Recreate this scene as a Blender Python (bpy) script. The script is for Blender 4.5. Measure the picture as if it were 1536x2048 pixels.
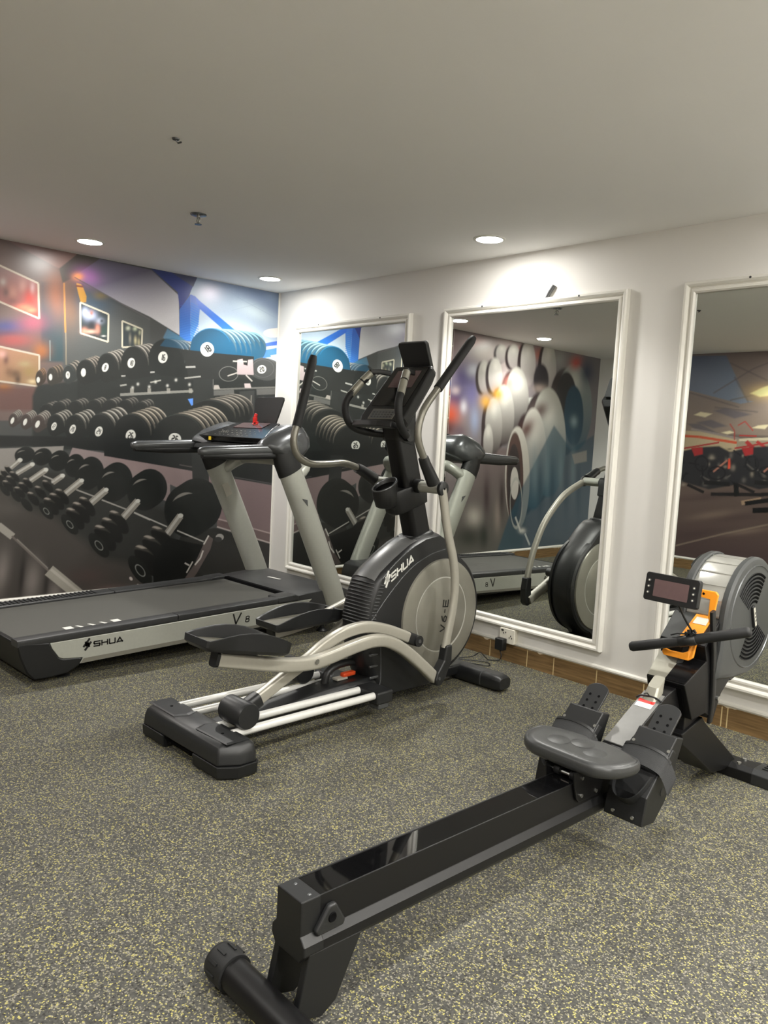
import bpy, bmesh, math, random
import numpy as np
from mathutils import Vector, Matrix

# ------------------------------------------------------------------ scene, camera, light, exposure
for o in list(bpy.data.objects):
    bpy.data.objects.remove(o)
scene = bpy.context.scene
COL = scene.collection
H = 2.6            # ceiling height
RX = 7.4           # room extent along the mirror wall
RY = 5.2           # room depth

cam_data = bpy.data.cameras.new('camera')
cam = bpy.data.objects.new('camera', cam_data)
COL.objects.link(cam)
cam_data.sensor_fit = 'VERTICAL'
cam_data.sensor_height = 36.0
cam_data.lens = 1556.756 / 2048.0 * 36.0
cam_data.clip_start = 0.05
_yaw, _pitch, _roll = 0.812957820, 0.0988708250, 0.0507224108
_f = Vector((-math.sin(_yaw) * math.cos(_pitch), math.cos(_yaw) * math.cos(_pitch), -math.sin(_pitch)))
_r = _f.cross(Vector((0, 0, 1))).normalized()
_u = _r.cross(_f)
_r2 = math.cos(_roll) * _r + math.sin(_roll) * _u
_u2 = -math.sin(_roll) * _r + math.cos(_roll) * _u
cam.matrix_world = Matrix(((_r2.x, _u2.x, -_f.x, 5.71605755), (_r2.y, _u2.y, -_f.y, -4.02970856),
                           (_r2.z, _u2.z, -_f.z, 1.42348566), (0, 0, 0, 1)))
scene.camera = cam

world = bpy.data.worlds.new('world')
scene.world = world
world.use_nodes = True
world.node_tree.nodes['Background'].inputs['Color'].default_value = (0.6, 0.65, 0.75, 1)
world.node_tree.nodes['Background'].inputs['Strength'].default_value = 0.0

SPOT_W = 62.0          # each downlight's beam, watts
FILL_W = 9.0           # the same fitting's diffuse spill, watts
LENS_E = 26.0          # glow of the lamp's own lens
LIGHT_COL = (1.0, 0.972, 0.915)
DOWNLIGHTS = [(0.456, -1.862), (0.48, -0.436), (2.656, -0.392), (0.456, -3.28),
              (4.83, -0.40), (4.83, -2.02), (4.83, -3.30), (2.656, -4.75), (4.83, -4.75),  # this row and the next are added lamps, outside the view
              (6.9, -0.42), (6.9, -1.9), (6.9, -3.3)]

vs = scene.view_settings
vs.view_transform = 'Standard'
vs.look = 'None'
vs.exposure = 0.0
vs.gamma = 1.0
vs.use_curve_mapping = False
cy = scene.cycles
cy.use_denoising = True
cy.max_bounces = 10
cy.diffuse_bounces = 5
cy.glossy_bounces = 6
cy.caustics_reflective = False
cy.caustics_refractive = False
cy.sample_clamp_indirect = 6.0
cy.blur_glossy = 0.5

# ------------------------------------------------------------------ materials
def srgb(c):
    if isinstance(c, str):
        c = [int(c[i:i + 2], 16) / 255 for i in (0, 2, 4)]
    return tuple(x / 12.92 if x <= 0.04045 else ((x + 0.055) / 1.055) ** 2.4 for x in c)

def lin(r, g, b):
    return srgb((r / 255, g / 255, b / 255))

def new_mat(name):
    m = bpy.data.materials.new(name)
    m.use_nodes = True
    nt = m.node_tree
    return m, nt, nt.nodes, nt.links, nt.nodes['Principled BSDF']

def mat(name, col, rough=0.5, metal=0.0, var=0.06, scale=60.0, bump=0.0, bscale=400.0, spec=0.5, coat=0.0):
    """plain paint / plastic / metal with a little procedural variation"""
    m, nt, N, L, b = new_mat(name)
    b.inputs['Roughness'].default_value = rough
    b.inputs['Metallic'].default_value = metal
    b.inputs['Specular IOR Level'].default_value = spec
    b.inputs['Coat Weight'].default_value = coat
    b.inputs['Coat Roughness'].default_value = 0.08
    tc = N.new('ShaderNodeTexCoord')
    nz = N.new('ShaderNodeTexNoise')
    nz.inputs['Scale'].default_value = scale
    nz.inputs['Detail'].default_value = 4
    L.new(tc.outputs['Object'], nz.inputs['Vector'])
    mx = N.new('ShaderNodeMix')
    mx.data_type = 'RGBA'
    L.new(nz.outputs['Fac'], mx.inputs['Factor'])
    mx.inputs['A'].default_value = (*[c * (1 - var) for c in col], 1)
    mx.inputs['B'].default_value = (*[min(1, c * (1 + var)) for c in col], 1)
    L.new(mx.outputs['Result'], b.inputs['Base Color'])
    if bump:
        n2 = N.new('ShaderNodeTexNoise')
        n2.inputs['Scale'].default_value = bscale
        L.new(tc.outputs['Object'], n2.inputs['Vector'])
        bp = N.new('ShaderNodeBump')
        bp.inputs['Strength'].default_value = bump
        bp.inputs['Distance'].default_value = 0.002
        L.new(n2.outputs['Fac'], bp.inputs['Height'])
        L.new(bp.outputs['Normal'], b.inputs['Normal'])
    return m

M = {}
M['wall'] = mat('wall_paint', (0.79, 0.775, 0.745), 0.6, var=0.02, scale=3, bump=0.05, bscale=120)
M['ceil'] = mat('ceiling_paint', (0.86, 0.855, 0.845), 0.8, var=0.02, scale=2)
M['trim'] = mat('gloss_trim_paint', (0.80, 0.785, 0.73), 0.32, var=0.02, scale=8)
M['mirror'] = mat('mirror_silver', (0.80, 0.83, 0.80), 0.0, 1.0, var=0.0)
M['black'] = mat('black_plastic', lin(18, 19, 20), 0.45, bump=0.06, bscale=900)
M['blackm'] = mat('black_moulded_plastic', lin(31, 32, 33), 0.40, bump=0.1, bscale=700)
M['rubber'] = mat('black_rubber', lin(20, 21, 22), 0.58, bump=0.2, bscale=600)
M['blackg'] = mat('gloss_black_metal', lin(18, 18, 19), 0.16, 0.0, spec=0.6)
M['blacks'] = mat('satin_black_steel', lin(13, 13, 14), 0.42, 0.0, spec=0.35)
M['dark'] = mat('dark_void', lin(12, 12, 13), 0.8, spec=0.05)
M['silver'] = mat('silver_paint', lin(184, 186, 177), 0.36, 0.25)
M['bronze'] = mat('champagne_paint', lin(170, 167, 156), 0.33, 0.25)
M['tube'] = mat('grey_bronze_tube', lin(132, 130, 121), 0.3, 0.55)
M['gun'] = mat('gunmetal_plastic', lin(96, 98, 100), 0.27, 0.55)
M['alu'] = mat('brushed_aluminium', lin(214, 214, 208), 0.28, 0.7)
M['belt'] = mat('treadmill_belt', lin(80, 80, 76), 0.55, var=0.1, scale=90, bump=0.2, bscale=900)
M['rail'] = mat('grey_foot_rail', lin(54, 55, 56), 0.42, bump=0.1)
M['shroud'] = mat('fan_shroud_plastic', lin(60, 62, 62), 0.42, bump=0.1, bscale=700)
M['crest'] = mat('grey_satin_cover', lin(92, 93, 93), 0.33, spec=0.6)
M['railw'] = mat('silver_guide_rail', lin(226, 226, 222), 0.3, 0.15)
M['white'] = mat('white_print', lin(228, 228, 222), 0.5)
M['ink'] = mat('black_print', lin(22, 22, 22), 0.5)
M['screen'] = mat('dark_screen', lin(96, 78, 78), 0.12, spec=0.7)
M['orange'] = mat('orange_plastic', lin(238, 150, 40), 0.35)
M['red'] = mat('red_plastic', lin(215, 40, 36), 0.35)
M['yellow'] = mat('yellow_sticker', lin(220, 190, 50), 0.5)
M['steel'] = mat('bolt_steel', lin(190, 190, 186), 0.25, 0.9)
M['pad'] = mat('seat_vinyl', lin(52, 53, 53), 0.36, var=0.05, bump=0.15, bscale=500)
M['pedal'] = mat('pedal_rubber', lin(92, 92, 84), 0.6, bump=0.25, bscale=300)
M['panelgrey'] = mat('disc_cover_grey', lin(140, 138, 128), 0.34, 0.35, var=0.08, scale=20)
M['pulse'] = mat('pulse_pad_metal', lin(150, 148, 136), 0.35, 0.4)
M['labelgrey'] = mat('pale_label', lin(205, 202, 190), 0.5)
M['strap'] = mat('strap_webbing', lin(30, 31, 32), 0.7, bump=0.5, bscale=500)
M['ivory'] = mat('socket_plastic', lin(228, 224, 210), 0.35)

def floor_material():
    m, nt, N, L, b = new_mat('speckled_rubber_floor')
    b.inputs['Roughness'].default_value = 0.72
    b.inputs['Specular IOR Level'].default_value = 0.35
    tc = N.new('ShaderNodeTexCoord')
    warp = N.new('ShaderNodeTexNoise'); warp.inputs['Scale'].default_value = 210
    L.new(tc.outputs['Object'], warp.inputs['Vector'])
    add = N.new('ShaderNodeMixRGB'); add.blend_type = 'ADD'; add.inputs['Fac'].default_value = 0.009
    L.new(tc.outputs['Object'], add.inputs['Color1']); L.new(warp.outputs['Color'], add.inputs['Color2'])
    base = N.new('ShaderNodeTexNoise'); base.inputs['Scale'].default_value = 120; base.inputs['Detail'].default_value = 5
    L.new(tc.outputs['Object'], base.inputs['Vector'])
    ramp = N.new('ShaderNodeValToRGB')
    ramp.color_ramp.elements[0].position = 0.35; ramp.color_ramp.elements[0].color = (*lin(56, 56, 53), 1)
    ramp.color_ramp.elements[1].position = 0.68; ramp.color_ramp.elements[1].color = (*lin(82, 81, 76), 1)
    L.new(base.outputs['Fac'], ramp.inputs['Fac'])
    big = N.new('ShaderNodeTexNoise'); big.inputs['Scale'].default_value = 2.2; big.inputs['Detail'].default_value = 3
    L.new(tc.outputs['Object'], big.inputs['Vector'])
    mr = N.new('ShaderNodeMapRange'); mr.inputs['From Min'].default_value = 0.3; mr.inputs['From Max'].default_value = 0.7
    mr.inputs['To Min'].default_value = 0.84; mr.inputs['To Max'].default_value = 1.14
    L.new(big.outputs['Fac'], mr.inputs['Value'])
    hs_ = N.new('ShaderNodeHueSaturation'); L.new(ramp.outputs['Color'], hs_.inputs['Color']); L.new(mr.outputs['Result'], hs_.inputs['Value'])
    prev = hs_.outputs['Color']
    for scale, lo, colr, size, seed in ((160, 0.84, lin(172, 164, 96), 0.40, 0.0), (240, 0.84, lin(142, 138, 108), 0.44, 3.7),
                                        (170, 0.86, lin(132, 128, 116), 0.42, 7.1), (120, 0.86, lin(44, 43, 40), 0.42, 11.3)):
        mp = N.new('ShaderNodeVectorMath'); mp.operation = 'ADD'; mp.inputs[1].default_value = (seed, seed * 0.7, 0)
        L.new(add.outputs['Color'], mp.inputs[0])
        v = N.new('ShaderNodeTexVoronoi'); v.voronoi_dimensions = '2D'; v.inputs['Scale'].default_value = scale
        L.new(mp.outputs[0], v.inputs['Vector'])
        sep = N.new('ShaderNodeSeparateColor'); L.new(v.outputs['Color'], sep.inputs['Color'])
        gt = N.new('ShaderNodeMath'); gt.operation = 'GREATER_THAN'; gt.inputs[1].default_value = lo
        L.new(sep.outputs['Red'], gt.inputs[0])
        lt = N.new('ShaderNodeMath'); lt.operation = 'LESS_THAN'; lt.inputs[1].default_value = size
        L.new(v.outputs['Distance'], lt.inputs[0])
        mu = N.new('ShaderNodeMath'); mu.operation = 'MULTIPLY'
        L.new(gt.outputs[0], mu.inputs[0]); L.new(lt.outputs[0], mu.inputs[1])
        mx = N.new('ShaderNodeMixRGB'); mx.inputs['Color2'].default_value = (*colr, 1)
        L.new(mu.outputs[0], mx.inputs['Fac']); L.new(prev, mx.inputs['Color1'])
        prev = mx.outputs['Color']
    L.new(prev, b.inputs['Base Color'])
    bp = N.new('ShaderNodeBump'); bp.inputs['Strength'].default_value = 0.25; bp.inputs['Distance'].default_value = 0.001
    L.new(base.outputs['Fac'], bp.inputs['Height']); L.new(bp.outputs['Normal'], b.inputs['Normal'])
    return m

def wood_tile_material():
    m, nt, N, L, b = new_mat('brown_wood_look_tile')
    b.inputs['Roughness'].default_value = 0.45
    tc = N.new('ShaderNodeTexCoord')
    mp = N.new('ShaderNodeMapping'); mp.inputs['Scale'].default_value = (2.2, 2.2, 38)
    L.new(tc.outputs['Object'], mp.inputs['Vector'])
    nz = N.new('ShaderNodeTexNoise'); nz.inputs['Scale'].default_value = 2.0; nz.inputs['Detail'].default_value = 6
    L.new(mp.outputs['Vector'], nz.inputs['Vector'])
    rp = N.new('ShaderNodeValToRGB')
    rp.color_ramp.elements[0].position = 0.3; rp.color_ramp.elements[0].color = (*lin(100, 78, 48), 1)
    rp.color_ramp.elements[1].position = 0.7; rp.color_ramp.elements[1].color = (*lin(142, 114, 76), 1)
    L.new(nz.outputs['Fac'], rp.inputs['Fac'])
    # ragged white paint smears along the upper edge and drips
    st = N.new('ShaderNodeTexNoise'); st.inputs['Scale'].default_value = 9
    mp2 = N.new('ShaderNodeMapping'); mp2.inputs['Scale'].default_value = (1.0, 1.0, 0.5)
    L.new(tc.outputs['Object'], mp2.inputs['Vector']); L.new(mp2.outputs['Vector'], st.inputs['Vector'])
    sx = N.new('ShaderNodeSeparateXYZ'); L.new(tc.outputs['Object'], sx.inputs[0])
    mul = N.new('ShaderNodeMath'); mul.operation = 'MULTIPLY'; mul.inputs[1].default_value = 0.09
    L.new(st.outputs['Fac'], mul.inputs[0])
    ad = N.new('ShaderNodeMath'); ad.operation = 'ADD'; L.new(mul.outputs[0], ad.inputs[0]); L.new(sx.outputs['Z'], ad.inputs[1])
    gt = N.new('ShaderNodeMath'); gt.operation = 'GREATER_THAN'; gt.inputs[1].default_value = 0.163
    L.new(ad.outputs[0], gt.inputs[0])
    mx = N.new('ShaderNodeMixRGB'); mx.inputs['Color2'].default_value = (*lin(214, 200, 176), 1)
    L.new(gt.outputs[0], mx.inputs['Fac']); L.new(rp.outputs['Color'], mx.inputs['Color1'])
    L.new(mx.outputs['Color'], b.inputs['Base Color'])
    return m

def emit_material(name, col, strength):
    m, nt, N, L, b = new_mat(name)
    b.inputs['Base Color'].default_value = (0.9, 0.9, 0.88, 1)
    b.inputs['Emission Color'].default_value = (*col, 1)
    b.inputs['Emission Strength'].default_value = strength
    return m

def mural_material(name):
    m, nt, N, L, b = new_mat(name)
    at = N.new('ShaderNodeAttribute'); at.attribute_name = 'print'
    L.new(at.outputs['Color'], b.inputs['Base Color'])
    b.inputs['Roughness'].default_value = 0.34
    b.inputs['Specular IOR Level'].default_value = 0.45
    return m

def ridged_material(name, col, rough, axis, freq, metal=0.0):
    m, nt, N, L, b = new_mat(name)
    b.inputs['Base Color'].default_value = (*col, 1)
    b.inputs['Roughness'].default_value = rough
    b.inputs['Metallic'].default_value = metal
    tc = N.new('ShaderNodeTexCoord')
    w = N.new('ShaderNodeTexWave'); w.bands_direction = axis; w.inputs['Scale'].default_value = freq
    L.new(tc.outputs['Object'], w.inputs['Vector'])
    bp = N.new('ShaderNodeBump'); bp.inputs['Strength'].default_value = 0.6; bp.inputs['Distance'].default_value = 0.004
    L.new(w.outputs['Fac'], bp.inputs['Height']); L.new(bp.outputs['Normal'], b.inputs['Normal'])
    return m

M['floor'] = floor_material()
M['tile'] = wood_tile_material()
M['lens'] = emit_material('lamp_lens', LIGHT_COL, LENS_E)
M['mural'] = mural_material('mural_print')

# ------------------------------------------------------------------ mesh helpers
V = Vector

def bm_new():
    return bmesh.new()

def obj(name, bm, m=None, parent=None, smooth=35, bevel=0.0, seg=2):
    me = bpy.data.meshes.new(name)
    bmesh.ops.remove_doubles(bm, verts=bm.verts, dist=1e-6)
    bmesh.ops.recalc_face_normals(bm, faces=bm.faces)
    bm.to_mesh(me); bm.free()
    o = bpy.data.objects.new(name, me)
    COL.objects.link(o)
    if m is not None:
        me.materials.append(M[m] if isinstance(m, str) else m)
    if smooth:
        for p in me.polygons:
            p.use_smooth = True
        me.set_sharp_from_angle(angle=math.radians(smooth))
    if bevel:
        bv = o.modifiers.new('bevel', 'BEVEL')
        bv.width = bevel; bv.segments = seg; bv.limit_method = 'ANGLE'; bv.angle_limit = math.radians(40)
        bv.harden_normals = False
    if parent is not None:
        o.parent = parent
    return o

def empty(name, loc=(0, 0, 0), rz=0.0):
    o = bpy.data.objects.new(name, None)
    COL.objects.link(o)
    o.location = loc; o.rotation_euler = (0, 0, rz); o.empty_display_size = 0.1
    return o

def tag(o, label=None, cat=None, group=None, kind=None):
    if label: o['label'] = label
    if cat: o['category'] = cat
    if group: o['group'] = group
    if kind: o['kind'] = kind
    return o

def structure(name, bm, m, **k):
    return tag(obj(name, bm, m, **k), kind='structure')

def box(bm, c, s, R=None):
    """box centred at c with full sizes s, optional rotation matrix"""
    x, y, z = [q / 2 for q in s]
    vs_ = []
    for dx in (-x, x):
        for dy in (-y, y):
            for dz in (-z, z):
                p = V((dx, dy, dz))
                if R is not None: p = R @ p
                vs_.append(bm.verts.new(p + V(c)))
    for f in ((0, 1, 3, 2), (4, 6, 7, 5), (0, 4, 5, 1), (2, 3, 7, 6), (0, 2, 6, 4), (1, 5, 7, 3)):
        bm.faces.new([vs_[i] for i in f])
    return bm

def bx(bm, x0, x1, y0, y1, z0, z1):
    return box(bm, ((x0 + x1) / 2, (y0 + y1) / 2, (z0 + z1) / 2), (x1 - x0, y1 - y0, z1 - z0))

def prism(bm, prof, a, b, axis='x'):
    """extrude a closed 2-D profile between a and b along an axis; profile is (y,z), (x,z) or (x,y)"""
    def P(p, t):
        if axis == 'x': return V((t, p[0], p[1]))
        if axis == 'y': return V((p[0], t, p[1]))
        return V((p[0], p[1], t))
    A = [bm.verts.new(P(p, a)) for p in prof]
    B = [bm.verts.new(P(p, b)) for p in prof]
    n = len(prof)
    bm.faces.new(A); bm.faces.new(B[::-1])
    for i in range(n):
        j = (i + 1) % n
        bm.faces.new((A[i], B[i], B[j], A[j]))
    return bm

def loft(bm, rings, caps=True, closed=True):
    """skin a list of equal-length vertex rings"""
    R = [[bm.verts.new(V(p)) for p in ring] for ring in rings]
    n = len(R[0])
    for k in range(len(R) - 1):
        for i in range(n if closed else n - 1):
            j = (i + 1) % n
            bm.faces.new((R[k][i], R[k][j], R[k + 1][j], R[k + 1][i]))
    if caps and closed:
        bm.faces.new(R[0][::-1]); bm.faces.new(R[-1])
    return bm

def spline(pts, n=8):
    """Catmull-Rom through pts"""
    P = [V(p) for p in pts]
    if len(P) < 3: return P
    out = []
    for i in range(len(P) - 1):
        p0 = P[i - 1] if i else P[0] * 2 - P[1]
        p1, p2 = P[i], P[i + 1]
        p3 = P[i + 2] if i + 2 < len(P) else P[-1] * 2 - P[-2]
        for k in range(n):
            t = k / n
            out.append(0.5 * ((2 * p1) + (p2 - p0) * t + (2 * p0 - 5 * p1 + 4 * p2 - p3) * t * t + (3 * p1 - p0 - 3 * p2 + p3) * t ** 3))
    out.append(P[-1])
    return out

def circ(r, n=16, ry=None):
    ry = r if ry is None else ry
    return [(r * math.cos(2 * math.pi * i / n), ry * math.sin(2 * math.pi * i / n)) for i in range(n)]

def rrect(w, h, r, n=4):
    """rounded rectangle outline, full width w, full height h"""
    out = []
    r = min(r, w / 2 - 1e-4, h / 2 - 1e-4)
    for cx_, cy_, a0 in ((w / 2 - r, h / 2 - r, 0), (-w / 2 + r, h / 2 - r, 90), (-w / 2 + r, -h / 2 + r, 180), (w / 2 - r, -h / 2 + r, 270)):
        for i in range(n + 1):
            a = math.radians(a0 + 90 * i / n)
            out.append((cx_ + r * math.cos(a), cy_ + r * math.sin(a)))
    return out

def sweep(bm, path, prof, up=(1, 0, 0), scales=None):
    """sweep a closed profile (u along 'up' side axis, v along the normal) along path"""
    path = [V(p) for p in path]
    rings = []
    ref = V(up).normalized()
    for i, p in enumerate(path):
        t = (path[min(i + 1, len(path) - 1)] - path[max(i - 1, 0)]).normalized()
        u = (ref - t * ref.dot(t)).normalized()
        v = t.cross(u)
        s = scales[i] if scales else 1.0
        rings.append([p + u * (a * s) + v * (b * s) for a, b in prof])
        ref = u
    return loft(bm, rings)

def tube(bm, path, r, n=14, up=None, smooth=0, r1=None):
    path = spline(path, smooth) if smooth else [V(p) for p in path]
    if up is None:
        d = (path[-1] - path[0]).normalized()
        t0 = (path[1] - path[0]).normalized()
        up = V((0, 0, 1)) if abs(t0.z) < 0.9 else V((1, 0, 0))
    sc = None
    if r1 is not None:
        sc = [1 + (r1 / r - 1) * i / (len(path) - 1) for i in range(len(path))]
    return sweep(bm, path, circ(r, n), up, sc)

def cyl(bm, a, b, r, n=24, r1=None):
    return tube(bm, [a, b], r, n, r1=r1)

def lathe(bm, prof, c=(0, 0, 0), axis='z', n=40):
    """revolve (radius, height) profile about an axis through c"""
    rings = []
    for i in range(n):
        a = 2 * math.pi * i / n
        ring = []
        for r, h in prof:
            if axis == 'z': q = V((r * math.cos(a), r * math.sin(a), h))
            elif axis == 'x': q = V((h, r * math.cos(a), r * math.sin(a)))
            else: q = V((r * math.cos(a), h, r * math.sin(a)))
            ring.append(q + V(c))
        rings.append(ring)
    R = [[bm.verts.new(p) for p in ring] for ring in rings]
    m_ = len(prof)
    for k in range(n):
        A, B = R[k], R[(k + 1) % n]
        for i in range(m_ - 1):
            f = [A[i], A[i + 1], B[i + 1], B[i]]
            try: bm.faces.new(f)
            except ValueError: pass
    return bm

def arc(c, r, a0, a1, n=12):
    return [(c[0] + r * math.cos(math.radians(a0 + (a1 - a0) * i / n)), c[1] + r * math.sin(math.radians(a0 + (a1 - a0) * i / n))) for i in range(n + 1)]

# letters as pen strokes on a unit cell (x 0..1, y 0..1)
GLYPH = {
    'S': [[(1, 1), (.08, 1), (0, .9), (0, .6), (.08, .5), (.92, .5), (1, .4), (1, .1), (.92, 0), (0, 0)]],
    'H': [[(0, 0), (0, 1)], [(1, 0), (1, 1)], [(0, .5), (1, .5)]],
    'U': [[(0, 1), (0, .1), (.08, 0), (.92, 0), (1, .1), (1, 1)]],
    'A': [[(0, 0), (.5, 1), (1, 0)], [(.25, .12), (1, .12)]],
    'V': [[(0, 1), (.45, 0), (1, 1)]],
    '8': [[(.5, .52), (.1, .62), (.1, .92), (.5, 1), (.9, .92), (.9, .62), (.5, .52), (.05, .4), (.05, .08), (.5, 0), (.95, .08), (.95, .4), (.5, .52)]],
    '6': [[(.9, 1), (.2, .7), (.05, .3), (.25, 0), (.75, 0), (.95, .25), (.75, .5), (.15, .5)]],
    '-': [[(.1, .5), (.9, .5)]],
    'E': [[(1, 1), (0, 1), (0, 0), (1, 0)], [(0, .5), (.9, .5)]],
    'Y': [[(.05, .35), (.75, 1)], [(.25, 0), (.95, .65)], [(.3, .72), (.38, .42), (.62, .58), (.72, .28)]],
}

def lettering(bm, text, org, ux, uy, w, h, gap, pen, lift=0.0012):
    """flat strokes with a little thickness; ux, uy are unit vectors in the carrying surface"""
    ux, uy = V(ux).normalized(), V(uy).normalized()
    nz = ux.cross(uy).normalized()
    x = 0.0
    for ch in text:
        cw = w * (0.55 if ch == '-' else 1.0)
        for st in GLYPH.get(ch, []):
            pts = [V(org) + ux * (x + p[0] * cw) + uy * (p[1] * h) for p in st]
            for a, b in zip(pts[:-1], pts[1:]):
                d = (b - a)
                if d.length < 1e-6: continue
                d.normalize()
                s = nz.cross(d) * (pen / 2)
                e = d * (pen * 0.42)
                q = [a - e - s, b + e - s, b + e + s, a - e + s]
                lo = [bm.verts.new(k) for k in q]
                hi = [bm.verts.new(k + nz * lift) for k in q]
                bm.faces.new(hi); bm.faces.new(lo[::-1])
                for i in range(4):
                    j = (i + 1) % 4
                    bm.faces.new((lo[i], lo[j], hi[j], hi[i]))
        x += cw + gap
    return bm

def dup(root):
    """a copy of a thing with its parts and sub-parts"""
    r = root.copy(); COL.objects.link(r)
    for ch in list(root.children):
        c = ch.copy(); COL.objects.link(c); c.parent = r
        for g in list(ch.children):
            d = g.copy(); COL.objects.link(d); d.parent = c
    return r

# ------------------------------------------------------------------ room shell
T = 0.12
structure('floor', bx(bm_new(), -T, RX + T, -RY - T, T, -0.1, 0.0), 'floor', smooth=0)
structure('ceiling', bx(bm_new(), -T, RX + T, -RY - T, T, H, H + 0.1), 'ceil', smooth=0)
structure('wall_left', bx(bm_new(), -T, 0, -RY - T, T, 0, H), 'wall', smooth=0)
structure('wall_back', bx(bm_new(), 0, RX, 0, T, 0, H), 'wall', smooth=0)
structure('wall_front', bx(bm_new(), 0, RX, -RY - T, -RY, 0, H), 'wall', smooth=0)
structure('wall_right', bx(bm_new(), RX, RX + T, -RY - T, T, 0, H), 'wall', smooth=0)

def joints(bm, spots, axis):
    for s in spots:
        if axis == 'x': bx(bm, s - 0.003, s + 0.003, -0.0125, -0.010, 0.002, 0.108)
    return bm

structure('baseboard_back', bx(bm_new(), 0, RX, -0.012, 0, 0, 0.114), 'tile', smooth=0)
structure('baseboard_left', bx(bm_new(), 0, 0.012, -RY, -0.012, 0, 0.114), 'tile', smooth=0)
structure('baseboard_front', bx(bm_new(), 0.012, RX, -RY, -RY + 0.012, 0, 0.114), 'tile', smooth=0)
# pale grout joints and a few chips of plaster on the tile skirting of the mirror wall
jb = joints(bm_new(), [0.62, 1.22, 1.82, 2.56, 2.86, 3.06, 3.36, 3.66, 4.10, 4.13, 4.42, 5.02], 'x')
structure('trim_1', jb, mat('grout', lin(212, 190, 140), 0.8), smooth=0)
tp = [(0, 0.114), (0, 0.140), (-0.006, 0.140), (-0.016, 0.134), (-0.018, 0.124), (-0.012, 0.114)]
structure('trim_2', prism(bm_new(), tp, 0, RX), 'trim', bevel=0.001)
structure('trim_3', prism(bm_new(), [(-y, z) for y, z in tp], -RY, -0.02, axis='y'), 'trim')
structure('trim_4', prism(bm_new(), [(-RY - y, z) for y, z in tp], 0.02, RX), 'trim')
# caulked corner bead between mural and mirror wall
structure('trim_5', tube(bm_new(), [(0.006, -0.006, 0.14), (0.006, -0.006, H)], 0.008, 8), 'trim')

# ------------------------------------------------------------------ printed wall murals
def c8(c):
    return np.array(lin(*c)) * GAIN

GAIN = 0.82

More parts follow.
